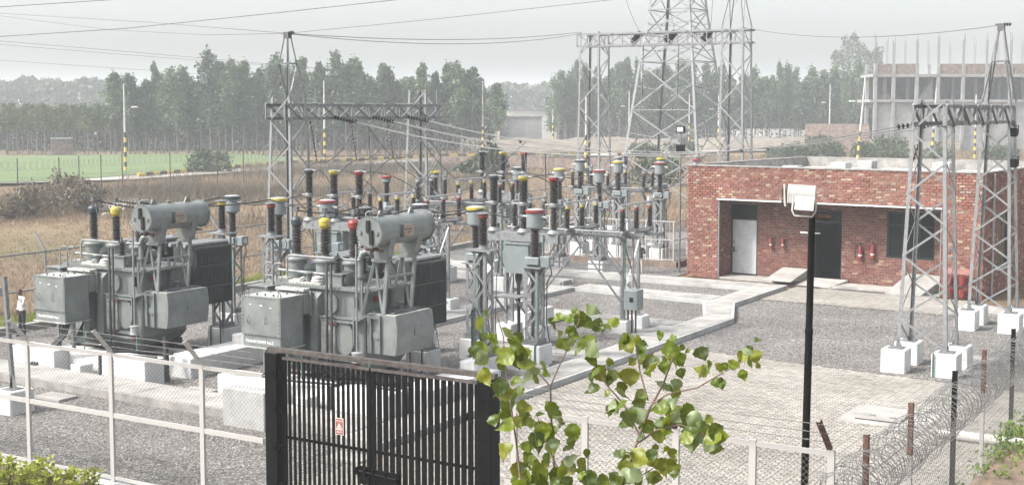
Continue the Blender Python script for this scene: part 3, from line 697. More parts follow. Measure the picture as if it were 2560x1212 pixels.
def make_cb(label, loc):
    t_ = thing('circuit_breaker', label, 'circuit breaker', loc, 0, 'three pole outdoor circuit breakers')
    mb = MB(); mb.box(-1.42,1.42,-.16,.16,3.50,3.80); mb.build('beam', 'galvanised', t_)
    mb = MB(); mb.box(1.42,1.46,-.18,.18,3.48,3.82); mb.box(1.46,1.62,-.12,.12,3.52,3.76); mb.build('end_box', 'galvanised_dull', t_)
    for x in (-.9,.4):
        mb = MB()
        mb.box(x-.018,x+.018,-.165,-.161,3.62,3.70); mb.add([(x-.035,-.165,3.63),(x+.035,-.165,3.63),(x,-.165,3.58)],[(0,1,2)]); mb.build('earth_mark', 'steel_old', t_)
    for x, c_ in ((-1.2,'dark'), (0,'yellow'), (1.2,'red')):
        mb = MB(); mb.lathe([(.24,3.80),(.24,3.83),(.15,3.94)], (x,0,0), 16); mb.build('pole_foot', 'galvanised', t_)
        mb = MB(); insul(mb,x,0,3.93,4.72,.085,.13,11); mb.build('support_insulator', PI2, t_)
        mb = MB(); mb.lathe([(.14,4.70),(.17,4.73),(.17,4.82),(.14,4.86)], (x,0,0), 16); mb.tube((x-.15,0,4.78),(x-.34,0,4.78),.035); mb.build('middle_flange', 'galvanised', t_)
        mb = MB(); insul(mb,x,0,4.85,5.58,.115,.175,10); mb.build('interrupter_insulator', PI2, t_)
        mb = MB(); mb.lathe([(.12,5.57),(.15,5.60),(.19,5.67),(.19,5.73)], (x,0,0), 16); mb.build('colour_cap', CAPM[c_], t_)
        mb = MB(); mb.lathe([(.19,5.73),(.14,5.76)], (x,0,0), 16); mb.tube((x+.1,0,5.70),(x+.36,0,5.72),.03); mb.build('terminal', 'galvanised', t_)
    mb = MB(); mb.bbox(-.52,.42,-.38,.30,2.42,3.42,.02); mb.box(-.56,.46,-.42,.34,3.42,3.46); cb_ = mb.build('control_cabinet', 'cabinet_grey', t_)
    for sx in (-1,1):
        for sy in (-.22,.22):
            mb = MB(); mb.ang((sx*.56,sy,.62),(sx*.56,sy,3.5),.09,.012); mb.build('leg', 'galvanised', t_)
        block(t_, .62, .62, sx*.56, 0, .8)
        mb = MB(); mb.bar((sx*.56,0,2.1),(sx*1.25,0,3.5),.06,.012); mb.bar((sx*.56,-.22,.9),(sx*.56,.22,2.2),.05,.01); mb.bar((sx*.56,.22,.9),(sx*.56,-.22,2.2),.05,.01); mb.build('diagonal_strut', 'galvanised', t_)
    mb = MB(); mb.bar((-.56,-.22,1.6),(.56,-.22,1.6),.06,.05); mb.bar((-.56,.22,1.6),(.56,.22,1.6),.06,.05); mb.build('cross_bar', 'galvanised', t_)
    for k in range(5):
        x = -.24 + k*.055
        mb = MB(); mb.path([(x,-.1,2.42),(x,-.12,2.2),(x*.4-.06,-.14,2.0),(x*.3-.06,-.14,.5),(x*.3-.06,-.14,.0)], .026, 6); mb.build('cable', 'black_rubber', t_)
    mb = MB(); mb.box(-.62,.42,-1.15,-.45,1.66,1.70); [mb.bar((x,-1.05,1.66),(x,-.3,1.0),.05,.05) for x in (-.5,.3)]; mb.build('platform', 'galvanised', t_)
    strip(t_, [(-.75,-.2,3.4),(-.75,-.2,2.6),(-.5,-.2,2.6)]); strip(t_, [(.9,-.18,3.75),(.9,-.18,3.3),(.66,-.2,3.0),(.66,-.2,0)])
    return t_
def make_isolator(label, loc, mombox=True):
    t_ = thing('isolator', label, 'isolator', loc, 0, 'three phase isolator switches on steel frames')
    for sy in (-.75,.75):
        mb = MB(); mb.bar((-2.85,sy,3.56),(2.85,sy,3.56),.10,.12); mb.build('frame_beam', 'galvanised_dull', t_)
    for sx in (-2.2,0,2.2):
        mb = MB(); mb.bar((sx,-1.3,3.67),(sx,1.3,3.67),.14,.09); mb.build('cross_member', 'galvanised', t_)
    for sx in (-2.0,2.0):
        for sy in (-.65,.65):
            mb = MB(); mb.ang((sx,sy,.62),(sx,sy,3.5),.10,.012); mb.box(sx-.14,sx+.14,sy-.14,sy+.14,.6,.63); mb.build('leg', 'galvanised', t_)
        block(t_, .62, .60, sx, -.65); block(t_, .62, .60, sx, .65)
        mb = MB(); mb.bar((sx,-.65,1.3),(sx,.65,3.4),.06,.012); mb.bar((sx+.02,.65,1.3),(sx+.02,-.65,3.4),.06,.012); mb.build('side_brace', 'galvanised', t_)
    for sy in (-.66,.66):
        for s_ in (-1,1):
            mb = MB(); mb.bar((s_*2.0,sy,1.15),(0,sy,3.5),.07,.05); mb.build('diagonal_brace', 'galvanised', t_)
            mb = MB(); mb.bar((s_*2.0,sy*1.02,2.35),(s_*1.0,sy*1.02,3.5),.05,.04); mb.build('knee_brace', 'galvanised', t_)
        mb = MB(); mb.bar((-2.0,sy*1.04,2.33),(2.0,sy*1.04,2.33),.05,.05); mb.build('tie_bar', 'galvanised_dull', t_)
    for sx, c_ in ((-2.2,'dark'), (0,'yellow'), (2.2,'red')):
        for sy in (-1.1,0,1.1):
            mb = MB(); mb.lathe([(.12,3.715),(.12,3.74),(.07,3.80)], (sx,sy,0), 10); mb.build('insulator_foot', 'galvanised', t_)
            mb = MB(); insul(mb,sx,sy,3.79,4.47,.072,.125,10,12); mb.build('insulator', PI2, t_)
            mb = MB(); mb.lathe([(.07,4.47),(.088,4.49),(.088,4.53),(.06,4.56)], (sx,sy,0), 10); mb.build('colour_cap', CAPM[c_], t_)
            mb = MB(); mb.box(sx-.09,sx+.09,sy-.07,sy+.07,4.56,4.66); mb.build('contact', 'aluminium', t_)
            if sy > 1: 
                mb = MB(); mb.box(sx-.06,sx+.06,sy+.02,sy+.10,4.60,4.90); mb.build('contact_jaw', 'galvanised', t_)
        mb = MB(); mb.tube((sx,-1.25,4.70),(sx,1.15,4.70),.035,n=8); mb.build('switch_blade', 'aluminium', t_)
        mb = MB(); mb.tube((sx+.12,-1.1,3.78),(sx+.12,1.1,3.78),.03,n=8); mb.build('drive_rod', 'galvanised', t_)
        mb = MB(); mb.tube((sx-.15,-1.45,3.82),(sx-.15,-.2,4.15),.03,n=8); mb.build('earthing_arm', 'aluminium', t_)
    mb = MB(); mb.tube((-2.6,-.95,3.72),(2.6,-.95,3.72),.035,n=8); mb.build('coupling_rod', 'galvanised', t_)
    if mombox:
        mb = MB(); mb.tube((2.35,-.55,1.75),(2.35,-.55,3.7),.04,n=8); mb.build('operating_rod', 'galvanised', t_)
        mb = MB(); mb.bbox(2.18,2.72,-.95,-.45,1.02,1.72,.02); mbx = mb.build('drive_box', 'cabinet_grey', t_)
        mb = MB(); mb.box(2.42,2.56,-.97,-.95,1.3,1.46); mb.build('viewing_glass', 'frame_black', mbx)
        for x in (2.25,2.4,2.55):
            mb = MB(); mb.bar((x,-.72,0),(x,-.72,1.05),.05,.05); mb.build('box_stand', 'black_rubber', t_)
        strip(t_, [(2.12,-.72,0),(2.12,-.72,3.5)])
    return t_

BAYS = ((-29.1,'first'), (-20.8,'second'))
dx = -8.3
# front row surge arresters and current transformers, two bays
for k, (xr, nm) in enumerate(BAYS):
    for j, c_ in enumerate(('dark','yellow','red')):
        x = xr - .33 - 2.2*(2-j)
        if j > 0 or k == 1: make_arrester(c_, {('first','yellow'):'yellow banded arrester standing right beside the first transformer', ('first','red'):'red banded arrester between the two transformers', ('second','dark'):'dark banded arrester hidden behind the second transformer', ('second','yellow'):'yellow banded arrester just right of the second transformer conservator', ('second','red'):'red banded arrester right of the second transformer behind gate'}[(nm, c_)], (x, 33.1, 0))
        cc_ = ('dark','yellow','red')[j]
        make_ct(cc_, '%s capped current transformer in the row behind the %s transformer' % ({'dark':'grey','yellow':'yellow','red':'red'}[cc_], nm), (xr - 2.2*(2-j), 35.6, 0))
    make_cb('circuit breaker with three ribbed poles behind the %s transformer' % nm, (xr-2.45, 39.0, 0))
    make_isolator('isolator frame with nine ribbed posts behind the %s transformer breaker' % nm, (xr-2.0, 42.4, 0))
# line bay farther back
make_isolator('isolator frame nearest the bus wires, left of the far line bay', (-32.8,50.4,0)).scale = (1,1,1.04)
make_cb('far circuit breaker standing in front of the tall line gantry', (-33.9,54.9,0)).scale = (1,1,1.04)
for x, y, c_, nm in ((-34.6,57.5,'dark','grey capped current transformer in the far row left of yellow one'), (-32.2,57.5,'yellow','yellow capped current transformer in the far row near brick wall'), (-29.7,57.0,'red','red capped current transformer in the far row nearest the building')):
    make_ct(c_, nm, (x, y, 0)).scale = (1,1,1.04)
make_isolator('isolator frame at the far end beside the control building', (-33.4,66.2,0), False)
for x, y, c_, nm in ((-34.7,64.3,'dark','farthest grey capped current transformer under the line gantry'), (-32.2,64.0,'yellow','farthest yellow capped current transformer under the line gantry'), (-29.6,63.7,'red','farthest red capped current transformer under the line gantry')):
    make_ct(c_, nm, (x, y, 0)).scale = (1,1,1.07)
for x, y, c_, nm in ((-36.25,48.6,'red','red topped voltage transformer beside the left bus gantry'), (-34.7,69.0,'grey','grey topped voltage transformer in the farthest row'), (-31.7,68.3,'yellow','yellow topped voltage transformer in the farthest row'), (-29.2,67.6,'red','red topped voltage transformer in the farthest row by the building'), (-37.0,53.6,'yellow','small yellow topped voltage transformer behind the left bus gantry')):
    make_pt(c_, nm, (x, y, 0)).scale = (1,1,(1.06 if y > 60 else 1))
for x, nm in ((-39.5,'farthest arrester under the left half of the line gantry'), (-36.9,'farthest arrester under the middle of the line gantry'), (-34.3,'farthest arrester peeking above the building roof edge')):
    make_arrester('dark', nm, (x, 79.6, 0))
# low brick wall with white mesh enclosure beside the building
en = thing('mesh_enclosure', 'white framed mesh enclosure on low brick wall beside the building', 'enclosure', (0,0,0))
mb = MB(); mb.bar((-38,61.0+.3,.16),(-27.7,61.5,.16),.35,.32); mb.bar((-27.7,61.3,.16),(-27.7,66,.16),.35,.318); mb.build('base_wall', 'brick_far', en)
for x in (-37,-35,-33,-31,-29.3,-27.75):
    mb = MB(); mb.bar((x,61.45,.3),(x,61.45,2.35),.06,.06); mb.build('post', 'fence_white', en)
mb = MB(); [mb.bar((-37.5,61.45,z),(-27.7,61.45,z),.05,.05) for z in (.4,1.4,2.35)]; [mb.bar((-27.7,61.5,z),(-27.7,66,z),.05,.05) for z in (.4,1.4,2.35)]; mb.build('rail', 'fence_white', en)
mb = MB(); [mb.bar((-29.2+.2*i_,61.47,.4),(-29.2+.2*i_,61.47,2.3),.02,.02) for i_ in range(8)]; mb.build('gate_bars', 'fence_white', en)
# ---------------------------------------------------------------- power transformers
def text(body, size, m, parent, loc, rot, align='LEFT', ext=.002, sx=1.0):
    cu = bpy.data.curves.new('lettering', 'FONT'); cu.body = body; cu.size = size; cu.extrude = ext; cu.align_x = align; cu.fill_mode = 'BOTH' if ext else 'FRONT'
    cu.offset = size*.004
    tmp = bpy.data.objects.new('lettering_curve', cu); COL.objects.link(tmp)
    dg = bpy.context.evaluated_depsgraph_get(); me = bpy.data.meshes.new_from_object(tmp.evaluated_get(dg)); bpy.data.objects.remove(tmp)
    me.materials.clear(); me.materials.append(M[m]); me.name = 'lettering'; o = obj('lettering', me); o['kind'] = 'stuff'; o.parent = parent; o.location = loc; o.rotation_euler = rot; o.scale = (sx,1,1); return o
def bolts(mb, pts, r=.02, n_=(0,-1,0), h=.025, m=0):
    for p in pts:
        p = Vector(p); mb.tube(p, p+Vector(n_)*h, r, n=6, m=m)
def make_transformer(num, label, loc):
    T = thing('power_transformer', label, 'transformer', loc)
    G_ = 'transformer_grey'
    # local frame: x right, y away; tank y 2.2..4.2, x -.1..3.5  (origin at plinth front left)
    # tank
    mb = MB(); mb.bbox(-.10,3.42,2.25,4.15,.95,2.98,.04); tank = mb.build('tank', G_, T)
    mb = MB(); mb.box(-.22,3.54,2.12,4.28,2.98,3.02); mb.box(-.22,3.54,2.12,4.28,3.026,3.06); mb.build('cover_flange', G_, tank)
    mb = MB(); bolts(mb, [(-.16+.12*i_,2.16,3.06) for i_ in range(31)] + [(3.50,2.2+.12*i_,3.06) for i_ in range(17)], .02, (0,0,1), .03); o_ = mb.build('cover_bolts', 'transformer_dusty', tank); o_['kind'] = 'stuff'
    # pressed stiffeners and ribs on the front wall
    for x in (.98,1.62):
        mb = MB(); mb.add([(x,2.24,.95),(x+.34,2.24,.95),(x+.34,2.24,2.92),(x,2.24,2.92),(x+.04,2.02,.95),(x+.30,2.02,.95),(x+.30,2.02,2.72),(x+.04,2.02,2.72)],[(4,5,6,7),(0,4,7,3),(5,1,2,6),(7,6,2,3),(0,1,5,4)]); mb.build('stiffener', G_, tank)
    mb = MB(); mb.box(-.1,1.0,2.06,2.24,1.86,1.90); mb.build('rib', G_, tank)
    mb = MB(); mb.box(1.96,3.42,2.02,2.24,2.20,2.24); mb.build('rib', G_, tank)
    # manhole covers
    def oval(x0, x1, z0, z1, y):
        r_ = (x1-x0)/2; pts = []
        for a in range(13): pts.append((x0+r_+r_*math.cos(math.pi*a/12), z1-r_+r_*math.sin(math.pi*a/12)))
        for a in range(13): pts.append((x0+r_+r_*math.cos(math.pi+math.pi*a/12), z0+r_+r_*math.sin(math.pi+math.pi*a/12)))
        return pts
    for (x0, x1, z0, z1, y) in ((2.12,2.52,2.32,2.86,2.18), (2.55,3.10,1.18,2.10,2.10)):
        pts = oval(x0, x1, z0, z1, y); n = len(pts); mb = MB()
        vs = [(p, y+.14, q) for p, q in pts] + [(p, y, q) for p, q in pts]; mb.add(vs, [tuple(range(n,2*n))] + [((i_+1)%n,i_,n+i_,n+(i_+1)%n) for i_ in range(n)])
        cx = (x0+x1)/2; bolts(mb, [(cx+(p-cx)*.9, y, q) for p, q in pts[::2]], .018); mb.build('manhole_cover', G_, tank)
    mb = MB(); mb.box(2.02,2.5,2.06,2.24,1.12,2.12); mb.build('marshalling_panel', 'transformer_dusty', tank)
    for z_ in (2.09,1.02):
        mb = MB(); mb.box(2.0,3.2,2.04,2.25,z_,z_+.08); mb.build('tray_rib', G_, tank)
    for q in (0,1):
        mb = MB(); mb.tube((2.28,2.02,2.04-q*.94),(2.62,2.02,2.04-q*.94),.02); mb.build('cable_clamp', 'red_paint', tank)
    mb = MB(); mb.lathe([(.04,0),(.16,.02),(.16,.10),(.08,.14)], (1.62-.02,1.98,2.38), 14, axis='y'); v = mb.build('valve_guard', 'red_paint', tank)
    for i_ in range(2):
        mb = MB(); mb.box(3.12,3.20,2.18,2.24,2.52-.0,2.82); mb.build('oil_gauge', 'frame_black', tank); break
    # lower skirt, skids, wheels, jacking brackets
    mb = MB(); mb.add([(1.9,1.8,.95),(3.42,1.8,.95),(3.42,4.15,.95),(1.9,4.15,.95),(1.9,2.3,.62),(3.2,2.3,.62),(3.2,4.0,.62),(1.9,4.0,.62)],[(3,2,1,0),(4,5,6,7),(0,1,5,4),(1,2,6,5),(2,3,7,6),(3,0,4,7)]); mb.box(.1,1.9,2.3,4.1,.68,.95); mb.build('tank_base', G_, T)
    for y in (2.45,3.85):
        mb = MB(); mb.box(-.15,3.4,y-.1,y+.1,.52,.70); mb.build('skid', 'radiator_dark', T)
    for x in (.2,1.5,3.0):
        for y in (2.45,3.85):
            mb = MB(); mb.lathe([(.09,-.06),(.17,-.06),(.17,.05),(.2,.05),(.2,.08),(.09,.08)], (x,y,.40), 14, axis='y'); mb.build('wheel', 'black_paint', T)
    for x in (.75,1.5,1.75):
        mb = MB(); mb.add([(x,2.25,.75),(x,1.85,.75),(x,2.25,1.35),(x+.03,2.25,.75),(x+.03,1.85,.75),(x+.03,2.25,1.35)],[(0,1,2),(5,4,3),(0,3,4,1),(1,4,5,2)]); mb.build('jacking_bracket', G_, T)
    # front cable box with throat
    mb = MB(); mb.bbox(.35-.0,1.72,.70,1.65,1.45,2.85,.02); bx = mb.build('cable_box', G_, T)
    mb = MB(); mb.box(.32,1.75,.67,.69,1.78,2.87); mb.build('box_door', G_, bx)
    mb = MB(); bolts(mb, [(.37,.67,1.8+.105*i_) for i_ in range(11)] + [(1.70,.67,1.8+.105*i_) for i_ in range(11)] + [(.45+.12*i_,.67,1.8) for i_ in range(10)] + [(.45+.12*i_,.67,2.83) for i_ in range(10)], .018); o_ = mb.build('door_bolts', G_, bx); o_['kind'] = 'stuff'
    mb = MB()
    for x in (.62,1.25): mb.path([(x-.04,.67,2.30),(x-.04,.62,2.30),(x-.04,.62,2.12),(x-.04,.67,2.12)], .012, 5)
    mb.build('handle', G_, bx)
    mb = MB(); mb.box(.62,.69,.662,.669,2.62,2.65); mb.box(1.0,1.1,.662,.669,2.60,2.64); mb.box(1.35,1.42,.662,.669,2.56,2.59); mb.build('label_plate', 'sign_white', bx)
    mb = MB(); mb.box(.36,1.71,.71,1.64,2.852,2.862); mb.build('box_top', 'transformer_dusty', bx)
    mb = MB()
    for x, y in ((.45,.78),(1.62,.78),(.45,1.55),(1.62,1.55)):
        mb.path([(x-.05,y,2.86),(x-.05,y,2.95),(x,y,2.99),(x+.05,y,2.95),(x+.05,y,2.86)], .016, 6)
    for x in (.7,1.0,1.3): mb.tube((x,.9,2.86),(x,.9,2.92),.03); mb.tube((x,1.45,2.86),(x,1.45,2.92),.03)
    mb.build('lifting_eye', G_, bx)
    text('TRANSFORMER No.%d' % num, .125, 'white_print', bx, (.44,.694,1.555), (R(90),0,0), sx=.88)
    mb = MB(); mb.box(.30,1.78,.64,1.70,1.425,1.45); mb.build('bottom_flange', 'transformer_dusty', bx)
    mb = MB(); mb.box(.55,1.72,1.66,2.24,2.30,2.86); mb.box(.5,1.78,1.92,1.98,2.24,2.92); mb.build('throat', G_, bx)
    mb = MB(); mb.bbox(.60,1.66,1.75,2.05,2.92,2.99,.01); bolts(mb, [(.64+.1*i_,1.80,2.99) for i_ in range(11)], .016, (0,0,1)); mb.build('inspection_cover', 'transformer_dusty', bx)
    for x, y in ((.40,1.55),(1.66,1.05)):
        mb = MB(); mb.bar((x,y,.22),(x,y,1.45 if x < 1 else 2.1),.10,.10); mb.build('support_post', 'transformer_grey', T)
    mb = MB(); mb.bbox(-.35,.30,1.75,2.3,2.2,2.95,.02); mb.box(-.4,.35,1.7,2.3,2.95,2.98); mb.build('terminal_kiosk', G_, T)
    # ladder hoops on the left
    for x in (-.12,.22):
        mb = MB(); mb.path([(x,2.1,2.6),(x,2.1,3.45),(x+.05,2.1,3.56),(x+.14,2.1,3.62),(x+.34,2.1,3.62)], .022, 7); mb.build('ladder_rail', 'galvanised', T)
    mb = MB(); mb.tube((-.12,2.1,3.0),(.22,2.1,3.0),.015); mb.tube((-.12,2.1,3.25),(.22,2.1,3.25),.015); mb.build('ladder_rung', 'galvanised', T)
    # bushings on turrets
    for x, c_ in ((.12,'dark'),(1.18,'yellow'),(2.24,'red')):
        mb = MB(); mb.lathe([(.30,3.06),(.28,3.08),(.28,3.58),(.34,3.59),(.34,3.64),(.30,3.68)], (x,3.3,0), 20)
        bolts(mb, [(x+.31*math.cos(a*math.pi/8), 3.3+.31*math.sin(a*math.pi/8), 3.64) for a in range(16)], .016, (0,0,1)); tu = mb.build('turret', G_, T)
        mb = MB(); mb.lathe([(.10,3.10),(.22,3.16),(.26,3.34),(.20,3.5),(.1,3.54)], (x+.24,3.5,0), 16); mb.build('turret_bulge', G_, tu)
        mb = MB(); mb.lathe([(.20,3.68),(.20,3.71),(.12,3.74),(.12,3.80)], (x,3.3,0), 16); bu = mb.build('bushing', 'galvanised', T)
        mb = MB(); insul(mb,x,3.3,3.80,4.56,.10,.165,9); mb.build('insulator', PI2, bu)
        mb = MB(); mb.lathe([(.11,4.56),(.13,4.60),(.17,4.64),(.18,4.78),(.15,4.84),(.08,4.87)], (x,3.3,0), 14); mb.build('colour_cap', CAPM[c_], bu)
        mb = MB(); mb.tube((x,3.3,4.86),(x,3.3,5.02),.022); mb.box(x-.06,x+.06,3.25,3.35,5.0,5.16); mb.tube((x-.04,3.3,5.05),(x+.10,3.3,5.05),.03); mb.build('terminal', 'steel_old', bu)
        mb = MB(); mb.path([(x+.1,3.25,4.90),(x+.22,3.2,4.92),(x+.30,3.2,4.55)], .012, 5); mb.build('arcing_horn', 'steel_old', bu)
    # low voltage bushings, tap changer head, relief valves, pipes on the cover
    for x, y in ((2.25,2.55),(2.75,3.1),(3.05,3.5)):
        mb = MB(); insul(mb,x,y,3.42,3.86,.06,.14,5,12); mb.lathe([(.14,3.38),(.14,3.42)], (x,y,0), 12); mb.tube((x,y,3.86),(x,y,3.98),.02); mb.build('low_voltage_bushing', PI2, T)
    mb = MB(); mb.bbox(1.95,2.55,2.35,2.85,3.06,3.40,.015); mb.box(1.9,2.6,2.3,2.9,3.38,3.42); mb.lathe([(.18,0),(.2,.02),(.2,.05),(.1,.06)], (2.57,2.6,3.23), 14, axis='x'); mb.build('neutral_chamber', G_, T)
    mb = MB(); mb.lathe([(.20,3.06),(.20,3.16),(.16,3.2),(.16,3.25),(.05,3.30)], (1.62,2.42,0), 16); mb.build('relief_valve', 'transformer_dusty', T)
    mb = MB(); mb.lathe([(.12,3.06),(.08,3.12),(.08,3.34),(.14,3.34),(.14,3.38),(.05,3.39)], (1.30,2.4,0), 12); mb.build('filling_pipe', G_, T)
    mb = MB(); mb.bbox(.15,.55,2.35,2.6,3.06,3.18,.01); [mb.tube((.05+.11*i_,2.3,3.06),(.05+.11*i_,2.3,3.06+.12+.05*(i_%2)),.022) for i_ in range(6)]; mb.bbox(.62,1.05,2.3,2.75,3.06,3.14,.01); mb.build('cover_fittings', 'transformer_dusty', T)
    mb = MB(); mb.add([(.60,2.5,3.06),(1.0,2.5,3.24),(1.05,2.5,3.20),(.66,2.5,3.06),(.60,2.58,3.06),(1.0,2.58,3.24),(1.05,2.58,3.20),(.66,2.58,3.06)],[(0,1,2,3),(7,6,5,4),(0,4,5,1),(1,5,6,2)]); mb.bbox(.95,1.9,2.2,2.32,3.06,3.12,.01); mb.build('cover_stiffener', 'transformer_dusty', T)
    mb = MB(); mb.tube((-.1,2.72,3.34),(2.0,2.72,3.30),.045); mb.build('cover_pipe', 'galvanised', T)
    mb = MB(); mb.path([(.42,2.5,3.06),(.42,2.5,3.72),(.46,2.52,3.80),(.55,2.55,3.82),(2.7,2.6,3.80),(2.95,2.65,3.8)], .028, 8); mb.build('gas_pipe', 'galvanised', T)
    mb = MB(); mb.path([(2.9,2.75,3.06),(2.9,2.75,3.85),(2.94,2.78,3.98),(3.1,2.85,4.05),(3.35,2.9,4.05)], .085, 10); mb.lathe([(.14,3.30),(.14,3.36)], (2.9,2.75,0), 12); mb.lathe([(.12,0),(.15,.02),(.15,.12),(.12,.14)], (3.14,2.86,4.05), 12, axis='x'); mb.build('conservator_pipe', G_, T)
    # conservator drum on its truss
    CX, CZ, RR = 3.95, 4.70, .405
    mb = MB(); mb.lathe([(RR,1.84),(RR,4.28)], (CX,0,CZ), 28, axis='y'); con = mb.build('conservator', G_, T)
    for y in (1.80,4.26):
        mb = MB(); mb.lathe([(RR*.98,y),(RR+.035,y),(RR+.035,y+.04),(RR*.98,y+.04)], (CX,0,CZ), 28, axis='y'); 
        bolts(mb, [(CX+(RR+.01)*math.cos(a*math.pi/12), y, CZ+(RR+.01)*math.sin(a*math.pi/12)) for a in range(24)], .018); mb.build('end_cover', G_, con)
    mb = MB(); mb.lathe([(.02,1.79),(RR,1.79),(RR,1.80)], (CX,0,CZ), 28, axis='y'); mb.build('end_plate', G_, con)
    mb = MB(); mb.lathe([(RR,4.28),(RR*.9,4.37),(RR*.6,4.44),(.05,4.47)], (CX,0,CZ), 28, axis='y'); mb.build('domed_end', G_, con)
    for x, z0, z1 in ((CX-.02,CZ-.02,CZ+.32),(CX+.09,CZ-.34,CZ+.06)):
        mb = MB(); mb.box(x-.05,x+.05,1.73,1.79,z0,z1); mb.build('oil_level_gauge', 'frame_black', con)
    for x in (-.30,.27):
        mb = MB(); mb.lathe([(.015,0),(.055,0),(.055,.04),(.02,.05)], (CX+x,1.75,CZ-.02), 10, axis='y'); mb.build('lifting_lug', G_, con)
    for y in (2.30,3.72):
        mb = MB(); mb.add([(CX-.02,y-.14,CZ+RR-.02),(CX-.02,y+.14,CZ+RR-.02),(CX-.02,y+.05,CZ+RR+.15),(CX-.02,y-.05,CZ+RR+.15),(CX+.03,y-.14,CZ+RR-.02),(CX+.03,y+.14,CZ+RR-.02),(CX+.03,y+.05,CZ+RR+.15),(CX+.03,y-.05,CZ+RR+.15)],[(3,2,1,0),(4,5,6,7),(0,1,5,4),(1,2,6,5),(2,3,7,6),(3,0,4,7)]); mb.build('lifting_lug', G_, con)
    mb = MB(); mb.lathe([(.05,CZ+RR-.02),(.05,CZ+RR+.05),(.09,CZ+RR+.05),(.09,CZ+RR+.08)], (CX,2.95,0), 10); mb.build('filler_cap', G_, con)
    mb = MB(); mb.path([(CX-.22,1.95,CZ+RR-.08),(CX-.22,1.95,CZ+RR+.10),(CX-.16,1.98,CZ+RR+.14),(CX+.02,2.1,CZ+RR+.14),(CX+.06,2.12,CZ+RR+.08),(CX+.06,2.12,CZ+RR-.02)], .022, 6); mb.build('vent_pipe', 'galvanised', con)
    mb = MB(); mb.box(CX+RR+.0,CX+RR+.05,2.78,3.24,CZ-.18,CZ+.16); np_ = mb.build('nameplate', 'nameplate', con)
    mb = MB(); mb.box(CX+RR-.04,CX+RR+.03,2.70,2.78,CZ-.18,CZ+.16); mb.build('plate_bracket', 'radiator_dark', con)
    text('Schneider', .088, 'print_black', np_, (CX+RR+.052,2.80,CZ+.0), (R(90),0,R(90)), sx=1.0, ext=.001)
    text('Electric', .06, 'print_black', np_, (CX+RR+.052,2.94,CZ-.07), (R(90),0,R(90)), ext=.001)
    for y in (2.42,3.70):
        mb = MB(); mb.add([(CX-.36,y-.12,CZ-.20),(CX+.36,y-.12,CZ-.20),(CX+.20,y-.12,CZ-.78),(CX-.20,y-.12,CZ-.78),(CX-.36,y+.12,CZ-.20),(CX+.36,y+.12,CZ-.20),(CX+.20,y+.12,CZ-.78),(CX-.20,y+.12,CZ-.78)],[(0,1,2,3),(7,6,5,4),(1,5,6,2),(4,0,3,7),(3,2,6,7)]); mb.box(CX-.26,CX+.26,y-.18,y+.18,CZ-.80,CZ-.77); mb.build('saddle', G_, con)
        # splayed truss legs below each saddle
        yy = y
        p = {'a':(CX-.22,yy-.1,CZ-.8),'b':(CX+.22,yy-.1,CZ-.8),'c':(3.46,yy-.35,2.35),'d':(3.98,yy-.05,2.25)}
        for q0, q1 in (('a','c'),('b','d')):
            mb = MB(); mb.bar(p[q0],p[q1],.10,.07); mb.build('truss_leg', G_, T)
        mb = MB(); mb.bar(p['c'],p['d'],.09,.06); mb.bar(p['a'],p['d'],.07,.05); mb.bar((3.5,yy-.2,3.0),(CX+.12,yy-.08,3.15),.07,.05); mb.bar((CX-.26,yy-.18,CZ-.82),(CX+.26,yy-.18,CZ-.82),.07,.07); mb.build('truss_brace', G_, T)
        mb = MB(); mb.bar((3.42,yy-.3,2.4),(3.42,yy-.3,3.3),.08,.06); mb.build('truss_post', G_, T)
    mb = MB(); mb.bar((3.6,2.2,3.0),(3.6,4.1,3.0),.08,.06); mb.bar((CX+.1,2.3,3.4),(CX+.1,3.7,3.4),.07,.05); mb.build('truss_tie', G_, T)
    mb = MB(); mb.lathe([(.03,CZ-RR-.10),(.05,CZ-RR-.08),(.05,CZ-RR+.02)], (CX,1.98,0), 8); [mb.lathe([(.02,-.05),(.05,-.05),(.05,.05),(.02,.05)], (CX-.25+.16*i_,2.02,CZ-RR-.08-.03*(i_%2)), 8, axis='x') for i_ in range(4)]; mb.build('valve_cluster', 'rust', T)
    mb = MB(); mb.lathe([(.03,0),(.06,0),(.06,.12),(.03,.12)], (CX+.02,4.05,CZ-RR-.14), 8); mb.tube((CX-.1,4.0,CZ-RR-.08),(CX+.2,4.15,CZ-RR-.1),.025); mb.build('drain_valve', 'rust', T)
    mb = MB(); mb.lathe([(.03,0),(.10,0),(.10,.08),(.03,.08)], (3.55,2.6,2.75), 10, axis='y'); mb.build('buchholz_relay', 'red_paint', T)
    # right hand box (tap changer / bushing box)
    mb = MB(); a, b_, z0, z1 = 3.46, 4.48, 1.28, 2.37
    pr_ = [(a,z0+.0),(b_-.06,z0),(b_,z0+.35),(b_+.01,z0+.75),(b_-.04,z1),(a,z1)]
    n = len(pr_); vs = [(x,2.30,z) for x, z in pr_] + [(x,4.05,z) for x, z in pr_]; mb.add(vs, [tuple(range(n)), tuple(reversed(range(n,2*n)))] + [((i_+1)%n,i_,n+i_,n+(i_+1)%n) for i_ in range(n)]); side = mb.build('side_box', G_, T)
    for x in (3.62,3.92):
        mb = MB(); mb.box(x,x+.035,2.22,2.30,z0+.02,z1-.02); mb.build('rib', G_, side)
    mb = MB(); mb.lathe([(.02,0),(.11,.0),(.11,.05),(.04,.06)], (3.80,2.25,1.80), 14, axis='y'); mb.build('round_flange', G_, side)
    mb = MB(); mb.box(b_+.0,b_+.03,3.12,3.40,1.74,1.94); mb.build('box_plate', G_, side)
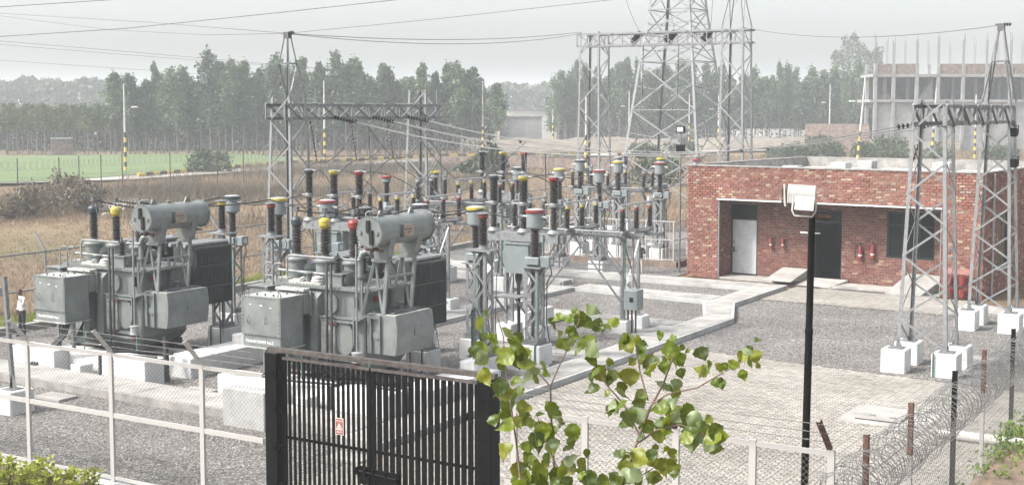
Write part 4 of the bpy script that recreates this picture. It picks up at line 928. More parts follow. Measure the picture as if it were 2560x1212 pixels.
    mb = MB(); mb.bbox(3.55,4.30,2.45,3.95,z1,z1+.06,.01); bolts(mb, [(3.6+.1*i_,2.5,z1+.06) for i_ in range(8)] + [(4.26,2.55+.11*i_,z1+.06) for i_ in range(13)], .022, (0,0,1), .035); mb.build('box_lid', 'radiator_dark', side)
    mb = MB(); mb.box(3.5,4.42,2.34,2.44,z1+.001,z1+.02); mb.box(4.32,4.42,2.44,4.0,z1+.001,z1+.021); mb.build('lid_dust', 'transformer_dusty', side)
    mb = MB(); mb.lathe([(.10,2.43),(.10,2.5),(.07,2.5),(.07,2.58),(.11,2.58),(.11,2.62)], (3.9,3.3,0), 10); mb.build('gland', 'steel_old', side)
    # breather pipe and silica pot
    mb = MB(); mb.tube((3.32,2.02,1.34),(3.32,2.02,4.30),.03); mb.build('breather_pipe', 'galvanised', T)
    mb = MB(); mb.tube((3.20,2.03,1.5),(3.20,2.03,2.3),.022); mb.build('drain_pipe', 'galvanised', T)
    mb = MB(); mb.lathe([(.05,1.34),(.15,1.32),(.15,1.29),(.13,1.28),(.13,1.10),(.15,1.09),(.15,1.05),(.05,1.04)], (3.32,2.0,0), 14); mb.build('silica_breather', 'cap_grey', T)
    mb = MB(); mb.lathe([(.02,0),(.08,.0),(.08,.05),(.03,.06)], (3.34,1.92,.93), 10, axis='y'); mb.build('drain_wheel', 'red_paint', T)
    # tall dark cable trays on the front
    for x in (2.30,2.46):
        mb = MB(); mb.box(x,x+.05,1.92,1.98,.25,3.70); mb.build('cable_tray', 'radiator_dark', T)
    # radiators
    for x0 in (.2,2.45):
        for hz_ in (3.62,1.72):
            for x in (x0+.2,x0+.55,x0+.85):
                mb = MB(); mb.tube((x,4.2,hz_),(x,6.15,hz_),.07,n=8); mb.build('header_pipe', 'cap_grey' if hz_ > 3 else G_, T)
        for k in range(26):
            y = 4.55 + k*.064
            mb = MB(); mb.box(x0,x0+1.05,y,y+.018,1.62,3.55); mb.box(x0+.1,x0+.95,y-.012,y+.03,1.7,3.47); mb.build('radiator_fin', 'radiator_dark', T)
        mb = MB(); [mb.bar((x0+1.06,4.5,z),(x0+1.06,6.2,z),.02,.025) for z in (2.2,2.9)]; mb.build('radiator_tie', 'steel_old', T)
    return T
PL0 = (-34.5,26.7); PL1 = (-25.8,26.7)
for k, (px_, py_) in enumerate((PL0, PL1)):
    make_transformer(k+1, ('grey power transformer lettered TRANSFORMER No.1, on the left' if k == 0 else 'grey power transformer lettered TRANSFORMER No.2, behind the black gate'), (px_, py_, 0))
    P_ = thing('transformer_plinth', 'white plinth of concrete walls under the %s' % ('left transformer' if k == 0 else 'transformer behind the gate'), 'plinth', (px_, py_, 0))
    for (x0,x1,y0,y1,h_,nm) in ((0,2.0,0,.75,.72,'plinth_wall'), (2.0,4.0,.55,1.2,.62,'plinth_wall'), (4.05,5.9,-.02,.75,.78,'plinth_wall'), (-.0,5.6,1.9,2.7,.36,'rail_beam'), (-.0,5.6,3.5,4.2,.36,'rail_beam'), (5.0,6.1,1.6,5.0,.62,'plinth_wall'), (2.9,3.4,-.25,.25,.42,'post_block'), (1.4,1.9,1.2,1.7,.4,'post_block'),(5.2,5.7,4.3,5.0,.9,'post_block')):
        if nm == 'post_block' and x0 == 2.9: x0, x1, y0, y1 = 2.86, 3.30, -.12, .38
        mb = MB(); mb.bbox(x0,x1,y0,y1,-.03,h_,.02); mb.build(nm, 'white_block', P_)
    mb = MB(); [mb.box(-.1,5.8,y-.035,y+.035,.36,.44) for y in (2.45,3.85)]; mb.build('rail', 'rust_dark', P_)
    mb = MB(); mb.path([(.3,.1,.80),(2.2,.4,.70),(4.2,.6,.74),(5.85,.5,.82)], .035, 6); mb.path([(4.05,-.03,0),(4.05,-.03,.8),(4.05,.5,.82),(5.4,1.6,.72)], .07, 4); mb.path([(5.5,1.2,1.3),(5.55,1.15,.8),(5.7,1.0,.3),(5.75,1.0,0)], .09, 6); mb.build('earth_cable', 'black_rubber', P_)
    cb2 = MB(); [cb2.path([(1.3+.09*i_,1.0+.05*i_,1.44),(1.28+.09*i_,.9,1.0),(1.1+.1*i_,.35,.5),(.95+.12*i_,-.35,.05)], .045, 7) for i_ in range(3)]; cb2.build('cable_bundle', 'black_rubber', P_)
    strip(P_, [(4.6,.9,0),(4.6,.9,1.35)]); strip(P_, [(2.2,1.0,0),(2.2,1.0,1.4)])
# grey mesh-screened block in front of the gate-side plinth
o = MB().bbox(-23.55,-22.15,24.55,25.0,0,.98,.02).build('cable_pit_block', 'concrete_grey'); tag(o, 'grey rendered block standing on gravel left of the gate', 'block')
# ---------------------------------------------------------------- lattice gantries
def peak(root, x, y, w_, z0, z1, m):
    zm = z0 + (z1-z0)*.52; wm = w_*.5
    for sx, sy in ((-1,-1),(1,-1),(1,1),(-1,1)):
        mb = MB(); a = Vector((x+sx*w_/2,y+sy*w_/2,z0)); b_ = Vector((x+sx*wm/2,y+sy*wm/2,zm)); c_ = Vector((x+sx*.06,y+sy*.06,z1)); mb.bar(a,b_,.06,.05); mb.bar(b_,c_,.055,.045); mb.build('peak_leg', m, root)
    for s_ in range(4):
        cs = [(-1,-1),(1,-1),(1,1),(-1,1)]; (ax,ay),(bx_,by_) = cs[s_], cs[(s_+1)%4]
        mb = MB(); mb.bar((x+ax*w_/2,y+ay*w_/2,z0),(x+bx_*wm/2,y+by_*wm/2,zm),.05,.012); mb.bar((x+ax*wm/2,y+ay*wm/2,zm),(x+bx_*wm/2,y+by_*wm/2,zm),.07,.05); mb.build('peak_brace', m, root)
    mb = MB(); mb.box(x-.12,x+.12,y-.12,y+.12,z1-.25,z1); mb.tube((x-.2,y,z1-.02),(x+.35,y,z1-.02),.03); mb.lathe([(.04,.1),(.08,.12),(.03,.16),(.08,.2),(.03,.24),(.08,.28),(.03,.33)], (x,y,z1-.03), 8, axis='x'); mb.build('peak_head', 'steel_old', root)
def footing(root, x, y, w_, h_):
    for sx in (-1,1):
        for sy in (-1,1):
            block(root, .74, h_, x+sx*w_/2, y+sy*w_/2)
            px, py = x+sx*w_/2, y+sy*w_/2
            mb = MB(); mb.box(px-.22,px+.22,py-.22,py+.22,h_,h_+.035)
            for u_, v_ in ((-sx,0),(0,-sy)):
                mb.add([(px,py,h_+.03),(px+u_*.20+v_*.0,py+v_*.20,h_+.03),(px+u_*.05,py+v_*.05,h_+.36),(px,py,h_+.36)],[(0,1,2,3)])
            mb.build('foot_plate', 'galvanised_dull', root)
def beam(root, p, q, w_, z0, z1, n, m, axis):
    """lattice girder between two column heads; axis 'x' or 'y'"""
    p = Vector(p); q = Vector(q); d = (q-p).normalized(); s_ = Vector((-d.y,d.x,0))*w_/2
    for sg in (-1,1):
        for z in (z0,z1):
            mb = MB(); mb.ang(p+s_*sg+Vector((0,0,z)), q+s_*sg+Vector((0,0,z)), .11, .014, up=(0,0,1), sx=sg, sy=(1 if z == z0 else -1)); mb.build('chord', m, root)
    Lg = (q-p).length
    for k in range(n):
        a = p + d*Lg*k/n; b_ = p + d*Lg*(k+1)/n
        for sg in (-1,1):
            z = (z0,z1) if k % 2 else (z1,z0)
            mb = MB(); mb.bar(a+s_*sg*1.02+Vector((0,0,z[0])), b_+s_*sg*1.02+Vector((0,0,z[1])), .07, .05); mb.build('web_brace', m, root)
            mb = MB(); mb.bar(a+s_*sg+Vector((0,0,z0)), a+s_*sg+Vector((0,0,z1)), .06, .045); mb.build('web_post', m, root)
        for z in (z0,z1):
            mb = MB(); mb.bar(a-s_+Vector((0,0,z)), b_+s_+Vector((0,0,z)), .06, .012); mb.build('flat_brace', m, root)
def string(root, p, q, n=7, r=.10):
    """disc insulator string from p to q"""
    p = Vector(p); q = Vector(q); mb = MB(); d = (q-p)/n; u = d.normalized()
    for k in range(n):
        a = p + d*(k+.15); mb.tube(a, a+d*.35, r*.45, r, 10, caps=True); mb.tube(a+d*.35, a+d*.5, r, r*.4, 10)
    mb.tube(p, q, .02, n=6); return mb.build('insulator_string', 'porcelain', root)
GG = 'galvanised'
# right bus gantry, beam along the depth
gr = thing('bus_gantry', 'right lattice gantry with peaked rear column, in front of the brick building', 'gantry')
for (x, y) in ((-10.05,41.25),(-9.95,50.4)):
    lattice(gr, 1.52, .98, .72, 8.3, 8, .11, .065, GG, x=x, y=y, sep=True)
    footing(gr, x, y, 1.52, .72)
beam(gr, (-10.0,40.6,0), (-10.0,51.0,0), .98, 7.52, 8.16, 10, 'galvanised_dull', 'y')
peak(gr, -9.95, 50.4, .98, 8.3, 11.1, 'galvanised_dull')
for y in (43.2,45.8,48.4): string(gr, (-10.55,y,7.6), (-11.7,y,7.45), 8)
string(gr, (-10.6,42.4,7.5), (-10.9,42.3,6.4), 8, .06)
mb = MB(); [mb.box(-10.62,-9.4,41.9+2.0*k,42.3+2.0*k,8.18,8.20) for k in range(4)]; mb.build('walkway_plate', GG, gr)
strip(gr, [(-9.29-.3,40.07,0),(-9.29-.3,40.07,.75)])
for (x, y, z, nm) in ((-9.35,49.9,7.2,'small black floodlight hung under the right gantry beam'), (-9.3,49.85,6.1,'black floodlight clamped halfway up the rear right gantry column')):
    fl = thing('floodlight', nm, 'floodlight', (x,y,z), R(-30), 'gantry floodlights')
    mb = MB(); mb.add([(-.2,-.06,-.16),(.2,-.06,-.16),(.2,-.06,.16),(-.2,-.06,.16),(-.13,.14,-.1),(.13,.14,-.1),(.13,.14,.1),(-.13,.14,.1)],[(0,1,2,3),(7,6,5,4),(0,4,5,1),(1,5,6,2),(2,6,7,3),(3,7,4,0)]); mb.build('housing', 'black_paint', fl)
    mb = MB(); mb.box(-.17,.17,-.068,-.062,-.13,.13); mb.build('glass', 'window_glass', fl)
    mb = MB(); mb.bar((-.22,.02,0),(-.22,.02,.24),.03,.02); mb.bar((.22,.02,0),(.22,.02,.24),.03,.02); mb.bar((-.22,.02,.24),(.22,.02,.24),.03,.02); mb.build('bracket', 'black_paint', fl)
# left bus gantry
gl = thing('bus_gantry', 'left lattice gantry with peaked front column, behind the transformers', 'gantry')
for (x, y) in ((-35.45,41.0),(-35.45,50.4)):
    lattice(gl, 1.5, .98, .7, 8.55 if y < 45 else 8.9, 8, .11, .065, GG, x=x, y=y, sep=True); footing(gl, x, y, 1.5, .7)
beam(gl, (-35.45,40.2,0), (-35.45,51.2,0), .98, 7.60, 8.25, 10, 'galvanised_dull', 'y')
peak(gl, -35.45, 41.0, .98, 8.5, 11.1, 'galvanised_dull')
mb = MB(); [mb.box(-35.95,-35.0,42.4+2.2*k,42.8+2.2*k,8.27,8.29) for k in range(4)]; mb.build('walkway_plate', GG, gl)
for y in (43.2,45.8,48.4):
    string(gl, (-34.9,y,7.7), (-33.7,y,7.5), 8); string(gl, (-35.0,y-1.4,7.55), (-34.6,y-1.5,5.9), 10, .05)
# tall line gantry with a beam along the yard
gm = thing('line_gantry', 'tall line entry gantry with two lattice columns behind the far equipment', 'gantry')
for (x, y) in ((-40.0,76),(-30.3,76)):
    lattice(gm, 1.75, 1.4, .5, 12.95, 8, .13, .085, GG, x=x, y=y); footing(gm, x, y, 1.75, .5)
beam(gm, (-40.9,76,0), (-29.4,76,0), 1.4, 12.0, 12.85, 9, GG, 'x')
peak(gm, -30.3, 76, 1.4, 12.95, 16.6, GG)
for x in (-37.6,-35.2,-32.8):
    string(gm, (x,76.7,12.3), (x+.1,77.6,12.9), 5, .24); string(gm, (x-1.0,75.3,12.0), (x-1.0,75.2,8.9), 14, .06)
# big transmission tower behind it
tw = thing('transmission_tower', 'large lattice transmission tower rising beyond the top of the view', 'tower')
tc_ = gd(1692, 112); TX, TY = tc_.x, tc_.y
def twr(zs, ws, leg, br):
    for (za, zb), (wa, wb) in zip(zip(zs[:-1], zs[1:]), zip(ws[:-1], ws[1:])):
        lattice(tw, wa, wb, za, zb, 1, leg, br, GG, x=TX, y=TY, cross=True)
        mb = MB(); h_ = wb/2
        for a, b_ in (((-1,-1),(1,-1)),((1,-1),(1,1)),((1,1),(-1,1)),((-1,1),(-1,-1))): mb.bar((TX+a[0]*h_,TY+a[1]*h_,zb),(TX+b_[0]*h_,TY+b_[1]*h_,zb),.10,.08)
        # secondary struts halfway
        zm = (za+zb)/2; wm = (wa+wb)/2
        for sx, sy in ((-1,-1),(1,-1),(1,1),(-1,1)):
            mb.bar((TX+sx*wm/2,TY+sy*wm/2,zm),(TX+sx*wa*.12,TY+sy*wa/2*.98,za+(zb-za)*.42),.06,.05); mb.bar((TX+sx*wm/2,TY+sy*wm/2,zm),(TX+sx*wa/2*.98,TY+sy*wa*.12,za+(zb-za)*.42),.06,.05)
        mb.build('horizontal_frame', GG, tw)
twr((.2,4.2,8.0,12.0,14.2,16.3,18.6,21.5,25), (7.6,6.7,5.85,4.9,4.3,3.75,3.3,2.7,2.0), .20, .12)
for sx in (-1,1):
    for sy in (-1,1): block(tw, 1.0, .4, TX+sx*3.8, TY+sy*3.8)
# ---------------------------------------------------------------- conductors
def sagline(p, q, sag, n=18):
    p = Vector(p); q = Vector(q); return [p.lerp(q, k/n) - Vector((0,0,4*sag*(k/n)*(1-k/n))) for k in range(n+1)]
def wire(name, label, pts, r=.014, m='wire', group=None, cat='wire', n=5):
    o = MB().path(pts, r, n).build(name, m); return tag(o, label, cat, group)
ordw = ('nearest','middle','farthest')
for k, y in enumerate((43.2,45.8,48.4)):
    root = thing('bus_conductor', '%s twin bus conductor strung between the two lattice gantries' % ordw[k], 'wire', group='twin bus conductors')
    for o_ in (-.13,.13):
        mb = MB(); mb.path(sagline((-33.7,y+o_,7.5),(-11.7,y+o_,7.45),1.15,24), .015, 6); mb.build('strand', 'wire_light', root)
    for xx in (-29,-23,-17):
        t_ = (xx+33.7)/22.0; z = 7.48-4*1.15*t_*(1-t_); mb = MB(); mb.bar((xx,y-.16,z),(xx,y+.16,z),.05,.04); mb.box(xx-.04,xx+.04,y-.05,y+.05,z-.12,z); mb.build('spacer', 'steel_old', root)
def zbus(x): t_ = (x+33.7)/22.0; return 7.48-4*1.15*t_*(1-t_)
# droppers and jumpers
def jump(label, p, q, sag, r=.02, m='wire', name='jumper_cable'):
    wire(name, label, sagline(p, q, sag, 14), r, m, 'jumper cables between apparatus', 'cable', 6)
cn = {0:'dark',1:'yellow',2:'red'}
for k, (xr, nm) in enumerate(BAYS):
    T0 = (PL0, PL1)[k]
    for j in range(3):
        bxp = Vector((T0[0]+(.12,1.18,2.24)[j], T0[1]+3.3, 5.06)); la = Vector((xr-.33-2.2*(2-j), 33.1, 5.06)); ct = Vector((xr-2.2*(2-j), 35.6, 4.68)); cb = Vector((xr-2.45+(j-1)*1.2, 39.0, 0)); iso = Vector((xr-2.0+(j-1)*2.2, 42.4, 4.7))
        if not (k == 0 and j == 0): jump('black jumper from %s bushing of the %s transformer to its arrester' % (cn[j], nm), bxp, la, .18, .022, 'black_rubber')
        else: jump('black jumper from dark bushing of the first transformer', bxp, ct+Vector((-.44,-.05,0)), .3, .022, 'black_rubber')
        if not (k == 0 and j == 0): jump('short jumper from %s arrester to current transformer, %s bay' % (cn[j], nm), la, ct+Vector((-.44,-.05,0)), .12, .018)
        jump('grey jumper from %s current transformer to breaker pole, %s bay' % (cn[j], nm), ct+Vector((.44,-.05,0)), (cb.x-.34,39,4.78), .12, .018)
        jump('curved jumper from %s breaker pole top to isolator, %s bay' % (cn[j], nm), (cb.x+.36,39,5.72), (iso.x,iso.y-1.2,4.7), -.25, .018)
        yb = (43.2,45.8,48.4)[j]
        jump('dropper from bus wire down to %s isolator post, %s bay' % (cn[j], nm), (iso.x+.2,yb,zbus(iso.x)), (iso.x,iso.y+1.2,4.75), .15, .018)
for j in range(3):
    xi = -32.8+(j-1)*2.2; yb = (43.2,45.8,48.4)[j]
    jump('dropper from bus wire to %s post of the line isolator' % cn[j], (max(xi,-33.2),yb,zbus(max(xi,-33.2))), (xi,49.2,4.9), .2, .018)
    jump('jumper from line isolator to %s pole of the far breaker' % cn[j], (xi,51.6,4.9), (-33.9+(j-1)*1.2,54.9,5.95), -.1, .018)
    jump('jumper from %s pole of the far breaker to its current transformer' % cn[j], (-33.9+(j-1)*1.2+.1,54.9,4.97), ((-34.6,-32.2,-29.7)[j]-.3,57.3,4.87), .2, .018)
    jump('jumper from far %s current transformer to the last isolator' % cn[j], ((-34.6,-32.2,-29.7)[j]+.3,57.4,4.87), (-33.4+(j-1)*2.2,65,4.75), .25, .018)
    jump('long dropper from line gantry to the %s phase of the last isolator' % cn[j], ((-38.6,-36.2,-33.8)[j],75.2,8.9), (-33.4+(j-1)*2.2,67.5,4.75), .9, .02)
    jump('looped lead hanging at the left gantry, %s phase' % cn[j], (-34.6,yb-1.5,5.9), (-33.7,yb,7.45), .5, .022)
    jump('hanging lead from left gantry down to yard apparatus, %s phase' % cn[j], (-34.6,yb-1.5,5.9), (-35.2+j*.9,40.8+j*1.1,4.6), -.25, .022)
# lines overhead
pkL = Vector((-35.45,41.0,11.05)); pkR = Vector((-9.95,50.4,11.05)); gmL = Vector((-40.7,75.3,12.95)); gmR = Vector((-29.6,75.4,12.9))
def ext_(p, q, k): return q + (q-p)*k
sky_lines = [
 ('thin earth wire from left gantry peak to upper left corner', [pkL, dp(380,57,75), dp(0,34,95), dp(-300,10,115)], .012),
 ('thin earth wire from left gantry peak sagging low to the left', [pkL, dp(520,88,70), dp(270,75,88), dp(0,40,105), dp(-300,-10,120)], .012),
 ('earth wire from left gantry peak to tall line gantry', sagline(pkL, gmL, .35), .014),
 ('second earth wire from left gantry peak to tall line gantry', sagline(pkL+Vector((.3,0,-.05)), gmL+Vector((0,0,-.1)), .5), .014),
 ('earth wire from line gantry to right gantry peak', sagline(gmR, pkR, .5), .012),
 ('wire rising from left gantry peak across the sky to the right', [pkL, dp(1100,47,49), dp(1530,0,44), dp(1900,-45,40)], .010),
 ('dark overhead wire crossing the upper left sky', [dp(-300,112,60), dp(0,92,58), dp(310,72,56), dp(700,32,53), dp(1000,-1,50), dp(1300,-38,48)], .016),
 ('short overhead wire in the top left corner', [dp(-300,42,55), dp(0,18,55), dp(280,0,55), dp(600,-26,55)], .014),
 ('upper faint far wire above the left tree line', [dp(-300,78,190), dp(0,103,190), dp(300,128,190), dp(690,162,190), dp(900,178,190)], .03),
 ('lower faint far wire above the left tree line', [dp(-300,90,195), dp(0,112,195), dp(300,136,195), dp(520,153,195), dp(900,180,195)], .028),
 ('faint far wire lowest above the left tree line', [dp(-300,132,200), dp(0,151,200), dp(350,175,200), dp(700,200,200)], .028)]
for lb, pts, r_ in sky_lines: wire('overhead_wire', lb, pts, r_, 'wire', 'overhead wires', 'wire')
for k, x in enumerate((-37.6,-35.2,-32.8)):
    tp = Vector((TX+(k-1)*4.5, TY-3, 21)); wire('line_conductor', '%s line conductor dropping from big tower to line gantry' % ('left','middle','right')[k], sagline((x+.1,77.6,12.9), tp, .8), .022, 'wire', 'line conductors', 'wire')
# ---------------------------------------------------------------- background trees
def leaf_quads(mb, tint, c, n, sx, sy, sz, size, r_, t0, droop=.5):
    for _ in range(n):
        p = Vector((c[0]+r_.gauss(0,sx), c[1]+r_.gauss(0,sy), c[2]+r_.gauss(0,sz)))
        a = r_.uniform(0,6.28); u = Vector((math.cos(a), math.sin(a), r_.uniform(-droop,droop))).normalized()*size*r_.uniform(.6,1.3)
        v = Vector((-u.y*.5, u.x*.5, -abs(r_.gauss(.7,.5))*size)) * r_.uniform(.5,1)
        mb.add([p-u*.5, p+v*.5, p+u*.5, p-v*.5], [(0,1,2,3)]); tint.append(min(1,max(0, t0 + r_.uniform(-.2,.2))))
def tree_meshes(seed, h, crown0, rad, nclump, nleaf, size, lm, bark='bark_pale', tr=.13, fork=False):
    r_ = random.Random(seed); mt = MB(); mc = MB(); tint = []
    lean = Vector((r_.uniform(-.4,.4), r_.uniform(-.4,.4), 0)); top = Vector((lean.x, lean.y, h*.93))
    pts = [Vector((0,0,-.3)), Vector((lean.x*.15,lean.y*.15,h*.3)), Vector((lean.x*.5+r_.uniform(-.15,.15),lean.y*.5,h*.6)), top]
    mt.path(pts, tr, 7, r2=.03)
    for k in range(nclump):
        f = (k+.5)/nclump; z = h*(crown0 + (1-crown0)*f)*r_.uniform(.95,1.03)
        prof = (min(1,(f+.10)*3.0))*(1-f)**.42*.95 + .10
        a = r_.uniform(0,6.28); rr = rad*prof*r_.uniform(.15,1.0)
        c = Vector((lean.x*f + rr*math.cos(a), lean.y*f + rr*math.sin(a), min(z,h*.98)))
        if k % 2 == 0: mt.path([Vector((lean.x*f*.8, lean.y*f*.8, c.z-.9-rr*.5)), (Vector((lean.x*f,lean.y*f,c.z-.5))+c)/2, c], .045, 5, r2=.012)
        s_ = rad*(.30-.16*f)*r_.uniform(.7,1.3)
        leaf_quads(mc, tint, c, nleaf, s_, s_, s_*1.25, size, r_, r_.uniform(.1,.85))
    return mt.mesh('trunk', bark), (lambda me: (set_tint(me, tint), me)[1])(mc.mesh('crown', lm))
EUC = [tree_meshes(10+k, 10.0, .28+.07*(k%4), .95+.22*(k%3), 42, 58, .30, 'euc_leaf', tr=.075) for k in range(6)]
YNG = [tree_meshes(40+k, 10.0, .56, 1.5, 22, 44, .34, 'young_leaf', tr=.10) for k in range(3)]
def plant_tree(meshes, p, h, w_, label, group, r_, name='eucalyptus_tree'):
    t_ = thing(name, label, 'tree', p, r_.uniform(0,6.28), group)
    t_.scale = (w_, w_, h/10.0)
    obj('trunk', meshes[0], t_); obj('crown', meshes[1], t_); return t_
def prof_y(P_, px):
    for (a, ya), (b_, yb) in zip(P_[:-1], P_[1:]):
        if a <= px <= b_: return ya + (yb-ya)*(px-a)/(b_-a)
    return P_[-1][1]
GL = [(270,178),(300,168),(345,190),(390,170),(430,182),(465,172),(500,186),(530,138),(560,160),(590,150),(650,160),(700,152),(740,160),(790,150),(850,132),(890,126),(920,160),(950,156),(1010,180),(1070,172),(1110,180),(1140,158),(1165,176),(1190,168),(1215,180)]
GR = [(1370,192),(1400,165),(1450,150),(1500,165),(1535,148),(1580,152),(1620,165),(1650,158),(1720,150),(1760,156),(1830,175),(1900,172),(1940,152),(1965,150),(2000,172),(2060,178),(2100,162),(2130,160),(2180,172),(2260,175)]
tr_ = random.Random(21)
def grove(P_, x0, x1, d0, rows, step, label, group):
    for row in range(rows):
        d = d0 + row*5.0; px = x0 + tr_.uniform(0, step)
        while px < x1:
            dd = d + tr_.uniform(-1.6,1.6); ty = prof_y(P_, px) + (tr_.choice((-6,4,14,30))+tr_.uniform(-6,10) if row < 1 else tr_.uniform(18,66))
            h = 8 + (275-ty)*dd/F
            plant_tree(tr_.choice(EUC), gd(px, dd, .3), h, tr_.uniform(1.0,1.9), (label(px) if callable(label) else label), group, tr_)
            px += step*tr_.uniform(.45,1.55)
def lab_left(px):
    return ('tall slender eucalyptus in the left part of the grove, left of the peaked gantry' if px < 670 else 'tall eucalyptus in the grove directly behind the left gantry beam' if px < 1090 else 'tall eucalyptus at the right end of the grove behind the green field')
def lab_right(px):
    return ('hazy eucalyptus at the left end of the far right grove' if px < 1560 else 'hazy eucalyptus seen through the big transmission tower' if px < 1830 else 'hazy eucalyptus between the line gantry and the unfinished building')
grove(GL, 285, 1205, 232, 3, 23, lab_left, 'eucalyptus grove behind the green field')
grove(GR, 1375, 2260, 300, 3, 23, lab_right, 'eucalyptus grove behind the line gantry')
plant_tree(EUC[2], gd(1242, 225, .3), 12.2, 1.3, 'short leaning eucalyptus standing alone at the right end of the grove', None, tr_)
for row in range(3):
    px = -60
    while px < 300:
        plant_tree(tr_.choice(YNG), gd(px, 232+row*5+tr_.uniform(-1,1), .3), tr_.uniform(7.2,8.8), tr_.uniform(.8,1.3), 'young thin trunked tree in the low plantation left of the grove', 'young trees left of the eucalyptus grove', tr_, 'young_tree'); px += 26*tr_.uniform(.7,1.3)
def undergrowth(px0, px1, d0, d1, zt, n, label, seed, size=.6):
    r_ = random.Random(seed); mb = MB(); tint = []
    for _ in range(n):
        px = r_.uniform(px0, px1); dd = r_.uniform(d0, d1); z = zt*(r_.random()**(1.5 if size < 1 else .9))*(1+.4*noise.noise(Vector((px*.03,dd*.1,0))))
        leaf_quads(mb, tint, gd(px, dd, z+.3), 1, .3, .3, .2, size, r_, .35 + .4*noise.noise(Vector((px*.05,z*.3,1))))
    o = mb.build('grove_undergrowth', 'undergrowth'); set_tint(o.data, tint); tag(o, label, 'undergrowth', kind='stuff')
# far woods that read as one mass
def far_wood(px0, px1, d, y0, yj, label, n, size=1.5):
    r_ = random.Random(int(px0)+5); mb = MB(); tint = []
    for _ in range(n):
        px = r_.uniform(px0, px1); dd = d + r_.uniform(-12,25)
        top = 8 + (275 - (y0 + yj*noise.noise(Vector((px*.02,0,0))) + .6*yj*noise.noise(Vector((px*.09,3,0)))))*dd/F
        z = top*(1 - (r_.random()**1.4)*.95)
        leaf_quads(mb, tint, gd(px, dd, z), 1, .3, .3, .3, size, r_, .3 + .5*noise.noise(Vector((px*.05,z*.2,1))))
    o = mb.build('far_woodland', 'far_wood'); set_tint(o.data, tint); tag(o, label, 'woodland', kind='stuff')
far_wood(-120, 320, 480, 203, 14, 'pale far woodland on the left horizon fading into haze', 9000, 1.9)
far_wood(1190, 1420, 520, 215, 22, 'pale far woodland in the gap between the two groves', 5000, 2.0)
far_wood(2075, 2200, 420, 118, 40, 'faint tall trees rising behind the left end of the unfinished building', 4200, 1.1)
# ---------------------------------------------------------------- roads, kerbs, walls, poles
kp = [gp(345,438,.5), gp(690,409,.5), gp(1100,392,.3), gp(1460,384,.5)]
def ribbon(name, pts, w_, z, m):
    mb = MB(); L_ = []
    for i_, p in enumerate(pts):
        d = (pts[min(i_+1,len(pts)-1)] - pts[max(i_-1,0)]).normalized(); s_ = Vector((-d.y,d.x,0))
        L_.append((p.x-s_.x*w_/2, p.y-s_.y*w_/2, z)); L_.append((p.x+s_.x*w_/2, p.y+s_.y*w_/2, z))
    mb.add(L_, [(2*i_,2*i_+2,2*i_+3,2*i_+1) for i_ in range(len(pts)-1)]); return struct(mb.build(name, m))
ribbon('road', [gp(-200,462,.3), gp(300,446,.3), gp(690,420,.3), gp(1100,399,.3), gp(1700,380,.3), gp(2600,360,.3)], 6.0, .34, 'road')
ky = {0:MB().box(-.75,.75,-.15,.15,0,.45).mesh('kerb_stone','kerb_yellow'), 1:MB().box(-.75,.75,-.15,.15,0,.45).mesh('kerb_stone','kerb_black')}
kr = struct(bpy.data.objects.new('road_kerb', None)); COL.objects.link(kr)
kk = 0
for a, b_ in zip(kp[:-1], kp[1:]):
    n = int((b_-a).length/1.5); ang_ = math.atan2(b_.y-a.y, b_.x-a.x)
    for i_ in range(n):
        p = a.lerp(b_, (i_+.5)/n); o = obj('kerb_stone', ky[kk%2], kr, (p.x,p.y,.3)); o.rotation_euler = (0,0,ang_); kk += 1
def cement_pole(px, d, ztop, label, arm=0, lean=0.0, stripes=True):
    b_ = gd(px, d, .2); t_ = thing('lamp_pole', label, 'pole', b_, YAW, 'roadside striped cement poles')
    mb = MB(); mb.tube((0,0,-.3),(lean,0,ztop-.2),.19,.09,8); mb.build('shaft', 'pole_cement', t_)
    if stripes:
        for k in range(8):
            z = .0 + k*.62; f0, f1 = z/(ztop-.2), (z+.62)/(ztop-.2); r0 = .20-.10*f0
            mb = MB(); mb.tube((lean*f0,0,z),(lean*f1,0,z+.62),r0,.20-.10*f1,8); mb.build('stripe', 'kerb_black' if k % 2 else 'kerb_yellow', t_)
    if arm:
        z = ztop*.60
        mb = MB(); mb.path([(lean*.6,0,z),(lean*.6+arm*.25,0,z+.7),(lean*.6+arm*.7,0,z+1.15),(lean*.6+arm*1.1,0,z+1.35)], .035, 6); mb.build('lamp_arm', 'galvanised', t_)
        mb = MB(); mb.bbox(min(arm*.9,arm*1.7)+lean*.6,max(arm*.9,arm*1.7)+lean*.6,-.14,.14,z+1.30,z+1.48,.04); mb.build('lamp_head', 'plaster', t_)
    mb = MB(); [mb.bar((-.3,-.05,z),(.3,-.05,z),.06,.06) for z in (ztop*.62, ztop*.66)]; mb.build('clamp', 'steel_old', t_)
cement_pole(314,168,11.3,'striped cement lamp pole beside the green field',1)
cement_pole(812,200,12.4,'striped cement pole behind the left bus gantry')
cement_pole(1207,230,12.9,'striped cement pole beside the short leaning eucalyptus')
cement_pole(1465,150,9.5,'striped cement pole between the left columns of the line gantry',0)
cement_pole(1382,300,12,'far striped lamp pole left of the line gantry',-1)
cement_pole(1572,280,12,'far striped pole seen left of the transmission tower',-1)
cement_pole(1722,290,11.5,'far striped pole seen through the transmission tower')
cement_pole(1795,240,10.8,'far striped lamp pole right of the transmission tower',-1)
cement_pole(2072,270,13.2,'far lamp pole at left of the unfinished building',-1)
cement_pole(2142,175,12.6,'leaning striped lamp pole behind the building roof',-1,.9)
cement_pole(2328,200,11.2,'striped lamp pole in front of the unfinished building',-1,.5)
cement_pole(2436,215,10.5,'striped lamp pole left of the right gantry peak',-1)
